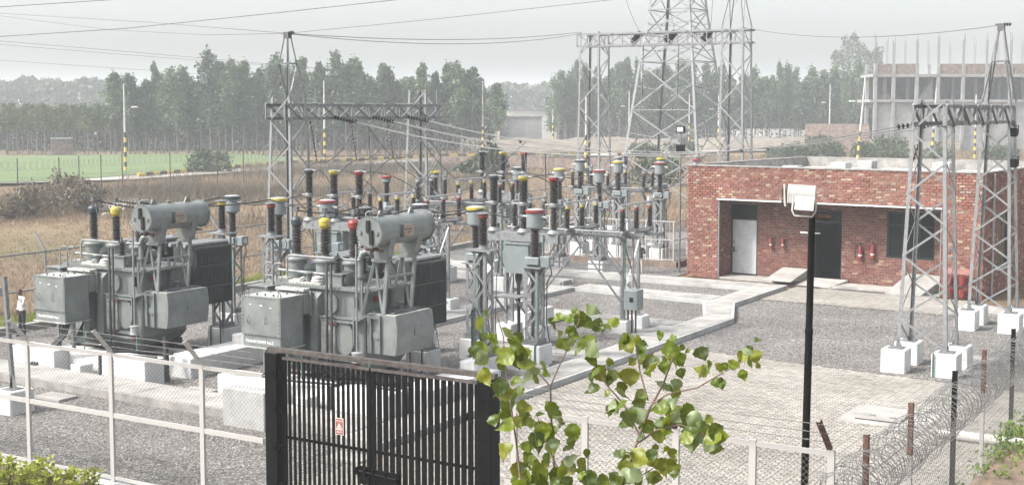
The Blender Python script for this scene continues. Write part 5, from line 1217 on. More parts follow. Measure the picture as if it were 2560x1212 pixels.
for px, d, h_, w_, lb in ((1302,270,6.6,8.6,'plain grey flat roofed building beyond the yard, left of the line gantry'), (1212,290,7.0,5,'small grey shed partly behind the trees at the end of the grove')):
    b_ = gd(px, d, 0); t_ = thing('grey_building', lb, 'building', b_, YAW, )
    mb = MB(); mb.box(-w_/2,w_/2,0,7,0,h_); mb.build('wall', 'concrete_far', t_)
    mb = MB(); mb.box(-w_/2-.2,w_/2+.2,-.2,7.2,h_,h_+.25); mb.build('roof', 'concrete_dark', t_)
b_ = gd(1330, 315, 0); t_ = thing('long_shed', 'long low shed with thin roof behind the grey building', 'shed', b_, YAW)
mb = MB(); mb.box(-6,6,0,6,0,7.9); mb.build('wall', 'plaster', t_); mb = MB(); mb.box(-6.4,6.4,-.5,6.5,8.2,8.4); [mb.bar((x,-.3,7.9),(x,-.3,8.2),.1,.1) for x in (-6,-3,0,3,6)]; mb.build('roof', 'concrete_dark', t_)
b_ = gd(155, 226, .3); t_ = thing('brick_hut', 'small dark brick hut under the young trees left', 'hut', b_, YAW+.3)
mb = MB(); mb.box(-1.6,1.6,0,3,0,2.7); mb.build('wall', 'brick_far', t_); mb = MB(); mb.box(-1.8,1.8,-.2,3.2,2.7,2.9); mb.build('roof', 'concrete_dark', t_)
def low_wall(px0, d0, px1, d1, h_, label, m='brick_far', courses=True):
    a = gd(px0, d0, 0); b_ = gd(px1, d1, 0); mb = MB(); mb.bar(a+Vector((0,0,h_/2+.2)), b_+Vector((0,0,h_/2+.2)), .35, h_); o = mb.build('boundary_wall', m); tag(o, label, 'wall')
low_wall(1080,186,1500,176,1.3,'long low brick boundary wall behind the left bus gantry')
low_wall(1440,172,1720,166,1.0,'low brick wall behind the line gantry foot')
low_wall(1800,330,2015,322,3.2,'pale far compound wall below the right grove','plaster')
low_wall(2012,250,2172,246,5.2,'ruined brick wall left of the unfinished building')
low_wall(2300,150,2700,146,1.2,'low brick wall behind the building roof at right')
# sandy berm
mb = MB(); r_ = random.Random(4); n = 60
for row, (o_, z) in enumerate(((-8,.0),(-3,1.7),(0,2.4),(4,2.0),(10,0))):
    for i_ in range(n+1): p = gd(1150+1250*i_/n, 262+o_, 0); mb.v.append((p.x, p.y, max(-.1, z*(1+.35*noise.noise(Vector((i_*.35,row*.4,0)))))))
for row in range(4):
    for i_ in range(n): mb.f.append((row*(n+1)+i_, row*(n+1)+i_+1, (row+1)*(n+1)+i_+1, (row+1)*(n+1)+i_)); mb.mi.append(0); mb.sm.append(True)
mat('sand', (.165,.14,.112), .95, 0, .2, .6, bump=.5, bscale=4)
struct(mb.build('sand_berm', 'sand'))
# ---------------------------------------------------------------- unfinished building
ub = thing('unfinished_building', 'unfinished concrete frame building with brick parapet and bare rebar', 'building', gd(2180,260,0), YAW)
def ux(px): return (px-2180)*260/F
ZL = dict(par=17.0, s2=14.95, s2b=14.4, s1=10.0, s1b=9.5)
cols_ = [2184,2229,2287,2340,2402,2460,2520,2580,2640,2700,2760]
for px in cols_:
    for yy in (0,6.0):
        mb = MB(); mb.box(ux(px)-.3,ux(px)+.3,yy-.3,yy+.3,0,ZL['par']); mb.build('column', 'concrete_far', ub)
    mb = MB(); [mb.tube((ux(px)+dx_*.16,dy_*.16,ZL['par']),(ux(px)+dx_*.2+rnd.uniform(-.05,.05),dy_*.16,ZL['par']+rnd.uniform(4.0,6.2)),.022,n=4) for dx_ in (-1,0,1) for dy_ in (-1,1)]; mb.build('rebar', 'rust_dark', ub)
for px in [c+28 for c in cols_]:
    mb = MB(); [mb.tube((ux(px)+dx_*.16,.0,ZL['par']-.6),(ux(px)+dx_*.2,0,ZL['par']+rnd.uniform(3.2,5.6)),.02,n=4) for dx_ in (-1,0,1)]; mb.build('rebar', 'rust_dark', ub)
mb = MB(); mb.box(ux(2180)-.3,ux(2770),-.3,9,ZL['s2b'],ZL['s2']); mb.build('floor_slab', 'concrete_far', ub)
mb = MB(); mb.box(ux(2180)-.8,ux(2770),-.35,9,ZL['s1b'],ZL['s1']); mb.build('floor_slab', 'concrete_far', ub)
for k, (a, b_) in enumerate(zip(cols_[:-1], cols_[1:])):
    if k == 2: continue
    mb = MB(); mb.box(ux(a)+.22,ux(b_)-.22,-.12,.12,ZL['s2'],ZL['par']-.05); mb.build('brick_parapet', 'brick_far', ub)
    if k in (0,3,4,6,7,9):
        mb = MB(); mb.box(ux(a)+.5,ux(b_)-.9,5.9,6.1,ZL['s1'],ZL['s2b']); mb.build('partition', 'far_dark', ub)
mb = MB(); mb.box(ux(2180),ux(2770),8.6,8.9,ZL['s1'],ZL['s2b']); mb.build('rear_wall', 'far_dark', ub)
mb = MB(); mb.box(ux(2181),ux(2770),.25,.5,0,ZL['s1b']); mb.build('lower_wall', 'concrete_far', ub)
mb = MB(); mb.add([(ux(2305),2,ZL['s1']),(ux(2335),2,ZL['s1']),(ux(2335),2,ZL['s2b']),(ux(2300),2,ZL['s1']),(ux(2335),3.4,ZL['s1']),(ux(2335),3.4,ZL['s2b'])],[(0,1,2),(3,5,4),(0,2,5,3)]); mb.build('stair', 'concrete_far', ub)
mb = MB(); r_ = random.Random(6)
for _ in range(60):
    x = ux(2210)+r_.gauss(0,.7); z = ZL['s1'] + max(0, 1.5 - abs(x-ux(2210))*1.1)*r_.random(); s_ = .14; mb.box(x-s_,x+s_,.2,.5+s_,z,z+.16)
o = mb.build('brick_heap', 'brick_far', ub); o['kind'] = 'stuff'
# ---------------------------------------------------------------- bushes, scrub and dry grass
def bush_mesh(seed, n, leaf, size, rad, flat=.8, stem='twig'):
    r_ = random.Random(seed); mb = MB(); tint = []; mt = MB()
    for k in range(n):
        a = r_.uniform(0,6.28); rr = rad*math.sqrt(r_.random()); z = .25 + (flat*rad*1.5)*r_.random()*(1-.5*rr/rad)
        c = Vector((rr*math.cos(a), rr*math.sin(a), z)); leaf_quads(mb, tint, c, 26, rad*.15, rad*.15, rad*.13, size, r_, r_.uniform(.05,.9), .8)
        mt.path([(rr*.15*math.cos(a), rr*.15*math.sin(a), -.2), (c.x*.6,c.y*.6,z*.6), c], .035, 5, r2=.01)
    me = mb.mesh('foliage', leaf); set_tint(me, tint); return mt.mesh('stems', stem), me
BU = [bush_mesh(70+k, 46, 'bush_leaf', .34, 2.0) for k in range(3)]
def bush(px, d, s_, label, name='shrub', meshes=None, cat='shrub', zs=1.0, z=.2):
    m_ = meshes or BU[int(px) % 3]; t_ = thing(name, label, cat, gd(px, d, z), px*.1); t_.scale = (s_,s_,s_*zs); obj('stems', m_[0], t_); obj('foliage', m_[1], t_)
FR = bush_mesh(90, 40, 'bush_leaf', .62, 1.5, 1.0, 'bark')
bush(1190,160,1.25,'rounded big leaved shrub left of the isolator posts, lower half','shrub',FR,zs=.7); bush(1232,158,1.0,'upright big leaved shrub beside the far breaker','shrub',FR,zs=1.6)
for px, d, s_, lb in ((2052,235,1.5,'dark round shrub in front of the ruined brick wall'),(1990,205,1.25,'dark round shrub above the left end of the building roof'),(2066,205,1.35,'dark round shrub right of another above the building roof'),(2172,205,1.3,'dark round shrub right of the leaning lamp pole'),(2232,215,1.6,'large dark shrub below the unfinished building'),(2240,190,1.0,'low spreading shrub behind the roof parapet'),(2345,200,1.1,'dark shrub seen between the right gantry columns'),(2500,200,1.2,'dark shrub behind the right gantry peak column'),(1938,215,.8,'small shrub at the left end of the roof parapet'),(1612,215,1.2,'dark shrub behind the left leg of the transmission tower'),(1702,225,1.3,'small tree like shrub behind the transmission tower'),(1640,140,1.3,'dark shrub at the foot of the transmission tower'),(1945,290,.8,'small hazy shrub before the pale compound wall'),(525,165,1.3,'grey bush at the right end of the green field')):
    bush(px, d, s_, lb)
DRY = bush_mesh(95, 60, 'scrub', .22, 1.6, 1.1)
for px, d, s_, lb in ((70,100,.9,'large dry brown bush at left edge'),(20,96,.7,'dry bush at the left picture edge beside a larger one'),(150,108,1.1,'dry leafless bush right of the large brown bush'),(205,104,1.0,'bare twiggy dry bush behind the first transformer bushings')):
    bush(px, d, s_, lb, 'dry_bush', DRY, 'bush')
def blades(name, label, leaf, regions, wmax, seed, patch=.05):
    r_ = random.Random(seed); vs = []; fs = []; tint = []
    for (poly, n, h0, h1, nb, spread) in regions:
        (x0,y0),(x1,y1),(x2,y2),(x3,y3) = poly
        for _ in range(n):
            u, v = r_.random(), r_.random()
            x = (x0*(1-u)+x1*u)*(1-v) + (x3*(1-u)+x2*u)*v; y = (y0*(1-u)+y1*u)*(1-v) + (y3*(1-u)+y2*u)*v
            nn = noise.noise(Vector((x*patch,y*patch,seed))) ; h = r_.uniform(h0,h1)*(1+.5*nn)
            if nn < -.45 and r_.random() < .6: continue
            z = tz(x,y)-.05; tt = .45 + .6*noise.noise(Vector((x*patch*1.7,y*patch*1.7,9)))
            for k in range(nb):
                a = r_.uniform(0,6.28); w_ = wmax*r_.uniform(.5,1); ox, oy = r_.gauss(0,spread), r_.gauss(0,spread); b = len(vs)
                lx, ly = r_.gauss(0,h*.35), r_.gauss(0,h*.35)
                vs += [(x+ox-w_*math.cos(a),y+oy-w_*math.sin(a),z), (x+ox+w_*math.cos(a),y+oy+w_*math.sin(a),z), (x+ox+lx,y+oy+ly,z+h*r_.uniform(.6,1.1))]
                fs.append((b,b+1,b+2)); tint.append(min(1,max(0,tt+r_.uniform(-.25,.25))))
    me = bpy.data.meshes.new(name); me.from_pydata(vs, [], fs); me.materials.append(M[leaf]); set_tint(me, tint); me.update()
    return tag(obj(name, me), label, 'vegetation', kind='stuff')
def q2(*pp): return [(p.x,p.y) for p in pp]
near_q = q2(gp(-150,800), gp(700,640), gp(700,520), gp(-150,560)); mid_q = q2(gp(-150,560), gp(1300,470), gp(1300,436), gp(-150,505))
rt_q = q2(gp(700,600), gp(1730,470), gp(1730,420), gp(700,520)); far_q = q2(gp(300,470), gp(2600,400), gp(2600,366), gp(300,446))
blades('dry_grass', 'dry brown grass covering the waste land behind the yard', 'dry_grass', [
  ([(-41.0,24),(-44.6,70),(-75,75),(-80,30)], 9000, .12, .38, 5, .18), ([(-75,30),(-75,85),(-112,100),(-120,45)], 11000, .2, .5, 5, .25), ([(-44.8,70),(-27,88),(-75,160),(-112,100)], 9000, .25, .6, 5, .3), (far_q, 7000, .4, 1.0, 5, .4), ([(-27,88),(-10,88),(10,190),(-75,160)], 4000, .4, .9, 5, .4)], .03, 5)
blades('scrub_brush', 'taller grey brown scrub along the bank below the road', 'scrub', [
  (mid_q, 2400, .7, 1.5, 9, .5), (q2(gp(600,450), gp(1460,415), gp(1460,396), gp(600,425)), 1500, .9, 1.8, 9, .5), (far_q, 1300, .8, 1.6, 8, .5), ([(-60,60),(-50,85),(-90,110),(-100,80)], 350, .7, 1.5, 9, .4)], .035, 8, .03)
blades('green_weeds', 'yellow green weeds growing along the outside of the rear fence', 'hedge_leaf', [
  ([(-40.4,27),(-42.6,62),(-44.6,62),(-42.2,27)], 1500, .15, .45, 6, .15), (q2(gp(700,432), gp(1330,392), gp(1330,386), gp(700,420)), 500, .4, .9, 7, .5), (q2(gp(1900,400), gp(2600,380), gp(2600,366), gp(1900,386)), 500, .4, .9, 7, .5)], .035, 11, .12)
blades('field_crop', 'short green crop standing in the field', 'creeper_leaf', [(q2(gp(-200,462,.85), gp(880,398,.85), gp(880,388,.85), gp(-200,400,.85)), 1, .1, .2, 3, .1)], .05, 12)
# white rubble
mb = MB(); r_ = random.Random(15)
for _ in range(170):
    p = gp(r_.gauss(290,70), r_.gauss(512,7)); s_ = r_.uniform(.1,.42)
    vs = [(p.x+s_*r_.uniform(.6,1.1)*a, p.y+s_*r_.uniform(.6,1.1)*b_, max(-.1,s_*r_.uniform(.4,.8)*c_)) for a in (-1,1) for b_ in (-1,1) for c_ in (-.3,1)]
    mb.add(vs, [(0,1,3,2),(4,6,7,5),(0,4,5,1),(2,3,7,6),(1,5,7,3),(0,2,6,4)])
tag(mb.build('rubble_heap', 'rubble'), 'scattered pale rubble stones on the dry land behind first transformer', 'rubble', kind='stuff')
# razor wire fence before the field
rf = thing('razor_wire_fence', 'dark post fence with razor coil along the green field', 'fence')
fp = [gd(px, d, .1) for px, d in ((-60,118),(43,118),(147,121),(197,124),(252,127),(305,130),(425,134),(543,138),(608,142),(680,146))]
for p in fp:
    mb = MB(); mb.bar(p, p+Vector((0,0,3.6)), .07, .07); mb.build('post', 'rust_dark', rf)
mb = MB()
for a, b_ in zip(fp[:-1], fp[1:]):
    n = int((b_-a).length/.55)*10; d = (b_-a).normalized(); s_ = Vector((-d.y,d.x,0))
    mb.path([a.lerp(b_, i_/n) + Vector((0,0,2.9)) + (s_*math.cos(i_*.63)*.2 + Vector((0,0,1))*math.sin(i_*.63)*.42) + d*.35*math.cos(i_*.63) for i_ in range(n+1)], .012, 3)
    for z in (1.0,1.9): mb.path([a+Vector((0,0,z)), (a+b_)/2+Vector((0,0,z-.1)), b_+Vector((0,0,z))], .010, 3)
mb.build('razor_coil', 'steel_old', rf)

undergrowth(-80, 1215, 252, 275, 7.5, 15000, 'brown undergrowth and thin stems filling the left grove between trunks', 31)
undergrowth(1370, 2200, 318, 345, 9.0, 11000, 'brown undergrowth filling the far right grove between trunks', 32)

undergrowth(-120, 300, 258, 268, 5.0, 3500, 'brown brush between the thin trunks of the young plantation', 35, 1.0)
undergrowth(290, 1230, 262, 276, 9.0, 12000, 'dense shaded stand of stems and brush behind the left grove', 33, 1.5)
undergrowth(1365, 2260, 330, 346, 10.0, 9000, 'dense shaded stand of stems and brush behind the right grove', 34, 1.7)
# ---------------------------------------------------------------- front fence and gate
def on_y(px, py, y):
    d = sight(px, py); return CO + d*(y/d.y)
FY = 19.4
def chain_link(root, x0, x1, z0, z1, y, s_=.10, r=.003, along='x'):
    """diamond mesh of crossing wires between two rails"""
    mb = MB(); h = z1-z0; n = int((x1-x0+h)/s_)
    for k in range(n+1):
        for sg in (1,-1):
            a = x0 - h + k*s_; p0, p1 = a, a+h; za, zb = (z0, z1) if sg > 0 else (z1, z0)
            t0 = max(0, (x0-p0)/h); t1 = min(1, (x1-p0)/h)
            if t1-t0 < .01: continue
            A = (p0+h*t0, za+(zb-za)*t0); B = (p0+h*t1, za+(zb-za)*t1); o_ = .004*sg
            P3 = (lambda u, z: Vector((u, y+o_, z))) if along == 'x' else (lambda u, z: Vector((y+o_, u, z)))
            mb.tube(P3(*A), P3(*B), r, n=3, caps=False)
    o = mb.build('chain_link', 'mesh_wire', root); o['kind'] = 'stuff'; return o
def barbed(root, pts, r=.006):
    mb = MB(); mb.path(pts, r, 4); r_ = random.Random(len(pts))
    for a, b_ in zip(pts[:-1], pts[1:]):
        a = Vector(a); b_ = Vector(b_); n = int((b_-a).length/.13)
        for k in range(n):
            p = a.lerp(b_, (k+.5)/n); d = Vector((r_.uniform(-1,1),r_.uniform(-1,1),r_.uniform(-1,1))).normalized()*.025; mb.tube(p-d, p+d, .004, n=3, caps=False)
    return mb.build('barbed_wire', 'mesh_wire', root)
def fence_front(label, posts, x0, x1, arms, rustarm):
    t_ = thing('chain_link_fence', label, 'fence')
    for x in posts:
        mb = MB(); mb.box(x-.055,x+.055,FY-.03,FY+.03,-.05,2.86); mb.build('post', 'fence_white', t_)
        if x in arms:
            mb = MB(); mb.ang((x,FY,2.84),(x-.05,FY-.42,3.36),.07,.01); mb.build('post_arm', rustarm, t_)
    xs_ = sorted([x0] + list(posts) + [x1])
    for z, h_ in ((2.80,.075),(1.50,.10),(.14,.06)):
        for a, b_ in zip(xs_[:-1], xs_[1:]):
            if b_-a < .2: continue
            mb = MB(); mb.box(a+.056,b_-.056,FY-.022,FY+.022,z-h_/2,z+h_/2); mb.build('rail', 'fence_white', t_)
    for a, b_ in zip(xs_[:-1], xs_[1:]):
        if b_-a > .2: chain_link(t_, a+.056, b_-.056, .17, 2.76, FY+.028)
    for k in range(3):
        f = .3 + .32*k; pts = [(x, FY-.42*f, 2.86+.5*f) for x in (x0, *[q for q in posts], x1)]
        barbed(t_, pts)
    return t_
PXL = [on_y(px, 1030, FY).x for px in (-150, 72, 280, 506)]
fence_front('pale steel chain link fence with angled arms left of the black gate', PXL, PXL[0]-1.5, -17.47, PXL, 'fence_white')
PXR = [on_y(px, 1150, FY).x for px in (1690, 1882, 2078)]
fence_front('low looking chain link fence right of the gate behind the leaves', [-11.75, -10.35] + PXR, -12.0, PXR[-1]+.06, [PXR[0], PXR[2]], 'rust')
# brick plinth wall under the front fence with concrete coping
pw = thing('plinth_wall', 'low brick plinth wall under the front fence behind the hedge', 'wall')
mb = MB(); mb.box(-40,-17.4,19.18,19.40,-.85,-.03); mb.build('wall_core', 'mortar', pw)
mb = MB(); mb.box(-40,-17.4,19.14,19.55,-.03,.05); mb.build('coping', 'concrete_grey', pw)
r_ = random.Random(2); bb = MB(); tint = []; cnt = 0
meb = [MB().box(.005,.225,-.02,.0,.005,.07).mesh('brick','brick_single')]
for j in range(10):
    z = -.85 + j*.08; x = -30 - (.115 if j % 2 else 0)
    while x < -17.6:
        if cnt < 300 and x > -26.2 and z > -.62: 
            o = obj('brick', meb[0], pw, (x,19.18-.012*r_.random(),z)); cnt += 1
        else: bb.box(x+.005,x+.225,19.15+.01*r_.random(),19.19,z+.005,z+.07); tint += [r_.random()]*6
        x += .23
o = bb.build('brick_courses', 'brick', pw); set_tint(o.data, tint); o['kind'] = 'stuff'
# black gate
gt = thing('double_gate', 'tall black double gate of vertical bars with worn top beam', 'gate')
GX0, GX1, GM = -17.20, -12.28, -14.86
for x in (GX0, GX1):
    mb = MB(); mb.bbox(x-.15,x+.15,FY-.15,FY+.15,-.1,3.30,.01); mb.box(x-.15,x+.15,FY-.151,FY+.15,3.302,3.306); mb.build('gate_post', 'black_paint', gt)
mb = MB(); mb.box(GX0-.16,GX1+.16,FY-.06,FY+.06,3.31,3.40); mb.box(GX0-.12,GX0+.12,FY-.12,FY+.12,3.30,3.309); mb.build('top_beam', 'rail_worn', gt)
def leaf(x0, x1, nb, bw, ztop, slope):
    lf = bpy.data.objects.new('gate_leaf', None); COL.objects.link(lf); lf.parent = gt; lf.location = (x0, FY, 0); W_ = x1-x0
    for x in (.03, W_-.03):
        mb = MB(); mb.box(x-.04,x+.04,-.035,.035,.12,ztop); mb.build('stile', 'black_paint', lf)
    mb = MB(); mb.box(.0,W_,-.04,.04,ztop,ztop+.05); mb.build('top_rail', 'rail_worn', lf)
    mb = MB(); mb.box(.07,W_-.07,-.03,.03,.12,.20); mb.build('bottom_rail', 'black_paint', lf)
    mb = MB(); mb.box(.07,W_-.07,.012,.028,1.62,1.68); mb.build('middle_rail', 'black_paint', lf)
    me = MB().box(-bw/2,bw/2,-.02,.012,.20,ztop-.001).mesh('bar', 'black_paint')
    for k in range(nb): obj('bar', me, lf, (.10 + (W_-.20)*(k+.5)/nb, 0, 0))
    return lf
lf1 = leaf(GX0+.20, GM-.02, 16, .052, 3.18, 0); lf2 = leaf(GM+.02, GX1-.20, 15, .098, 3.18, 0)
mb = MB(); mb.box(GM-.30-lf1.location.x,GM-.03-lf1.location.x,-.06,-.036,1.02,1.36); mb.build('lock_plate', 'black_paint', lf1)
mb = MB(); mb.box(.01,.62,-.06,-.036,1.0,1.33); mb.build('lock_plate', 'black_paint', lf2)
mb = MB(); mb.tube((-.35,-.09,1.28),(.60,-.09,1.22),.018,n=8); [mb.box(x-.02,x+.02,-.12,-.06,1.2,1.34) for x in (-.3,-.12,.08,.36)]; mb.tube((.1,-.07,1.1),(.1,-.10,1.1),.025); mb.build('bolt', 'black_paint', lf2)
for x, sx in ((GX0,1),(GX1,-1)):
    for z in (.7,1.45,2.2,2.9):
        mb = MB(); mb.tube((x+sx*.06,FY-.17,z),(x+sx*.06,FY-.13,z),.06,n=8); mb.tube((x+sx*.15,FY-.05,z),(x+sx*.22,FY-.05,z),.035,n=8); mb.tube((x+sx*.18,FY-.10,z-.05),(x+sx*.18,FY-.10,z+.06),.03,n=8); mb.build('hinge', 'black_paint', gt)
# danger sign wired to the gate
sp_ = on_y(849,1065,FY-.04)
ds = thing('danger_sign', 'small red and white danger sign wired to the gate bars', 'sign', (sp_.x,FY-.045,sp_.z))
w_, h_ = .115, .205; ds.scale = (.85,1,.78)
mb = MB(); mb.box(-w_,w_,-.004,.004,-h_,h_); mb.build('plate', 'sign_white', ds)
mb = MB(); mb.box(-w_+.012,w_-.012,-.006,-.004,-h_+.012,h_-.012); mb.build('red_field', 'sign_red', ds)
def flat(mb, pts, y0, y1):
    n = len(pts); vs = [(x,y0,z) for x, z in pts] + [(x,y1,z) for x, z in pts]; mb.add(vs, [tuple(range(n)), tuple(reversed(range(n,2*n)))] + [((i_+1)%n,i_,n+i_,n+(i_+1)%n) for i_ in range(n)])
mb = MB(); tri = [(-.085,-.075),(.085,-.075),(0,.075)]
for a, b_ in zip(tri, tri[1:]+tri[:1]): mb.bar((a[0],-.0065,a[1]),(b_[0],-.0065,b_[1]),.014,.003,up=(0,1,0))
mb.build('triangle', 'sign_white', ds)
mb = MB(); flat(mb, [(.026*math.cos(a*.5236),.0+.026*math.sin(a*.5236)) for a in range(12)], -.008, -.006); mb.box(-.014,.014,-.008,-.006,-.034,-.018)
mb.bar((-.04,-.007,-.062),(.04,-.007,-.04),.011,.002,up=(0,1,0)); mb.bar((-.04,-.0072,-.04),(.04,-.0072,-.062),.011,.002,up=(0,1,0)); mb.build('skull', 'sign_white', ds)
mb = MB(); [flat(mb, [(x+.007*math.cos(a*1.0472),.002+.007*math.sin(a*1.0472)) for a in range(6)], -.0095, -.008) for x in (-.010,.010)]; mb.build('skull_eye', 'sign_red', ds)
text('DANGER', .056, 'sign_white', ds, (0,-.0065,.118), (R(90),0,0), 'CENTER', .001, .86); text('66 kV', .068, 'sign_white', ds, (0,-.0065,-.155), (R(90),0,0), 'CENTER', .001, .9)
# ---------------------------------------------------------------- right fence with razor coils
rfn = thing('razor_fence', 'right boundary fence of rusty and black posts topped with razor coils', 'fence')
RFX = -5.95
for k, y in enumerate((20.74,23.47,26.82,29.49,32.76,35.6,38.5,41.6,44.8)):
    if k in (2,4,6,8):
        mb = MB(); mb.ang((RFX,y,-.3),(RFX,y,2.83+(.35 if k == 2 else 0)-.35*(k == 2)),.09,.012); mb.build('post', 'black_paint', rfn)
    else:
        mb = MB(); mb.ang((RFX,y,-.3),(RFX,y,1.9),.085,.012); mb.build('post', 'fence_white', rfn)
        mb = MB(); mb.ang((RFX+.006,y,1.88),(RFX+.006,y,2.83),.085,.014); mb.build('post_top', 'rust', rfn)
def coil(y0, y1, zc, rad, pitch, ph, r=.0055):
    pts = []; n = int((y1-y0)/pitch*14)
    rr_ = random.Random(int(ph*10)+3)
    for i_ in range(n+1):
        t_ = i_/14; y = y0 + t_*pitch; a = ph + 2*math.pi*t_; w_ = rad*(1+.12*noise.noise(Vector((t_*.7,ph,0)))); sg = .12*math.sin((y-y0)*2.15)
        pts.append((RFX+.05 + w_*math.cos(a) + .06*noise.noise(Vector((t_*.3,1,ph))), y + .10*math.cos(a+.7) + .08*noise.noise(Vector((t_*.9,2,ph))), zc - abs(sg)*.6 + w_*math.sin(a) + .05*noise.noise(Vector((t_*.5,3,ph)))))
    mb = MB(); mb.path(pts, r, 4)
    for i_ in range(0, len(pts), 3):
        p = Vector(pts[i_]); d = Vector((rr_.uniform(-1,1),rr_.uniform(-1,1),rr_.uniform(-1,1))).normalized()*.028; mb.tube(p-d, p+d, .006, n=3, caps=False)
    mb.build('razor_coil', 'razor', rfn)
coil(18.8,46,2.28,.40,.19,0); coil(18.8,46,2.12,.34,.23,1.9); 
for z in (2.6,2.15,1.9): barbed(rfn, [(RFX-.02,y,z+.02*math.sin(y)) for y in (19.4,20.74,23.47,26.82,29.49,32.76,35.6,38.5,41.6,44.8)])
chain_link(rfn, 19.5, 46, .1, 1.95, RFX+.05, .12, .0028, 'y')
# soil bank outside the right fence, with creeping plants and a drain pipe
mb = MB(); n = 40; vs = []
for j in range(n+1):
    y = 17+ j*.9
    for k, (x, z) in enumerate(((-6.25,.0),(-5.6,.22),(-4.6,.10),(-3.0,-.5),(0,-.7),(6,-.8))): vs.append((x+.15*noise.noise(Vector((y*.5,k,0))), y, z+(.16*noise.noise(Vector((y*.6,x*.8,2))) if k else .0)))
mb.add(vs, [(j*6+k,(j*6+k+1),((j+1)*6+k+1),((j+1)*6+k)) for j in range(n) for k in range(5)], 0, True); struct(mb.build('soil_bank', 'soil'))
mb = MB(); mb.lathe([(.10,0),(.13,0),(.13,2.2),(.10,2.2)], (-7.6,32.55,.15), 12, axis='x'); tag(mb.build('drain_pipe', 'pole_cement'), 'pale concrete drain pipe lying at the paving edge by the right fence', 'pipe')
def leafy(name, label, leaf_, regions, size, seed):
    r_ = random.Random(seed); mb = MB(); tint = []
    for x0, x1, y0, y1, z0, z1, n in regions:
        for _ in range(n):
            x, y = r_.uniform(x0,x1), r_.uniform(y0,y1)
            if noise.noise(Vector((x*.8,y*.8,seed))) < -.12: continue
            leaf_quads(mb, tint, (x,y,r_.uniform(z0,z1)), 3, .08, .08, .05, size, r_, .5+.4*noise.noise(Vector((x,y,5))), .9)
    o = mb.build(name, leaf_); set_tint(o.data, tint); return tag(o, label, 'vegetation', kind='stuff')
leafy('bank_creeper', 'green creeping plants on the brown soil bank at the right edge', 'creeper_leaf', [(-6.1,-5.2,24,46,.15,.45,900),(-6.1,-5.75,22,46,.15,.75,500),(-4.9,-3.0,22,40,-.3,.1,200)], .10, 44)
# hedge plants in front of the plinth wall
def shrub_small(seed, n):
    r_ = random.Random(seed); mb = MB(); tint = []; st = MB()
    for k in range(n):
        a = r_.uniform(0,6.28); rr = .26*math.sqrt(r_.random()); z = .15 + .62*r_.random(); c = Vector((rr*math.cos(a), rr*math.sin(a)*.7, z))
        st.path([(c.x*.3,c.y*.3,-.2),(c.x*.7,c.y*.7,z*.5),c], .007, 4, r2=.003)
        for q in range(9):
            d = Vector((r_.gauss(0,1),r_.gauss(0,1),r_.gauss(.35,.8))).normalized()*.10*r_.uniform(.7,1.2); s_ = d.cross(Vector((r_.gauss(0,1),r_.gauss(0,1),1))).normalized()*.026
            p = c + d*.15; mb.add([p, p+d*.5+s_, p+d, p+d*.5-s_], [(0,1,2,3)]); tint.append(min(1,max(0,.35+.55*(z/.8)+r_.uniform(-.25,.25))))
    me = mb.mesh('leaves', 'hedge_leaf'); set_tint(me, tint); return st.mesh('stems', 'twig'), me
HS = [shrub_small(50+k, 30) for k in range(4)]
r_ = random.Random(77); pos = []
x = -26.4; k = 0
hl = ('leftmost yellow green hedge plant at the lower left corner','second yellow green hedge plant from the lower left corner','third yellow green hedge plant along the brick plinth','fourth yellow green hedge plant along the brick plinth','fifth yellow green hedge plant along the brick plinth','sixth yellow green hedge plant along the brick plinth','seventh yellow green hedge plant along the brick plinth','eighth yellow green hedge plant, last before the frame edge')
while x < -21.6 and k < 8:
    h0 = thing('hedge_plant', hl[k], 'plant', (x, 18.72+r_.uniform(-.08,.08), -.55), r_.uniform(0,6), 'hedge plants along the brick plinth'); sc_ = r_.uniform(.95,1.2)*(1+.05*k); h0.scale = (sc_*1.1,sc_*1.1,sc_)
    m_ = HS[k % 4]; obj('stems', m_[0], h0); obj('leaves', m_[1], h0); x += .62*r_.uniform(.85,1.15); k += 1
# ---------------------------------------------------------------- rear fence
bf = thing('rear_fence', 'rear chain link fence with bent post tops behind the transformers', 'fence')
RP = [Vector((-39.4,22,0)), Vector((-39.7,27.4,0)), Vector((-40.0,32.6,0)), Vector((-40.4,37.6,0)), Vector((-40.75,42.4,0)), Vector((-41.1,47.4,0)), Vector((-41.5,52.4,0)), Vector((-41.9,57.4,0)), Vector((-42.3,62.4,0)), Vector((-42.8,68.4,0)), Vector((-43.4,75,0)), Vector((-44.0,83,0))]
for p in RP:
    mb = MB(); mb.path([p, p+Vector((0,0,2.85)), p+Vector((-.16,-.02,3.05)), p+Vector((-.48,-.05,3.5))], .045, 6); mb.build('post', 'galvanised', bf)
for a, b_ in zip(RP[:-1], RP[1:]):
    for z in (2.8,1.45):
        mb = MB(); mb.tube(a+Vector((0,0,z)), b_+Vector((0,0,z)), .035, n=6); mb.build('rail', 'galvanised', bf)
    mb = MB(); d = b_-a; L_ = d.length; h = 2.7; s_ = .16
    for k in range(int((L_+h)/s_)+1):
        for sg in (1,-1):
            a0 = -h + k*s_; t0 = max(0,-a0/h); t1 = min(1,(L_-a0)/h)
            if t1-t0 < .01: continue
            q = lambda t_: a + d*((a0+h*t_)/L_) + Vector((0,0,.1+h*(t_ if sg > 0 else 1-t_)))
            mb.tube(q(t0), q(t1), .0035, n=3, caps=False)
    o = mb.build('chain_link', 'mesh_wire', bf); o['kind'] = 'stuff'
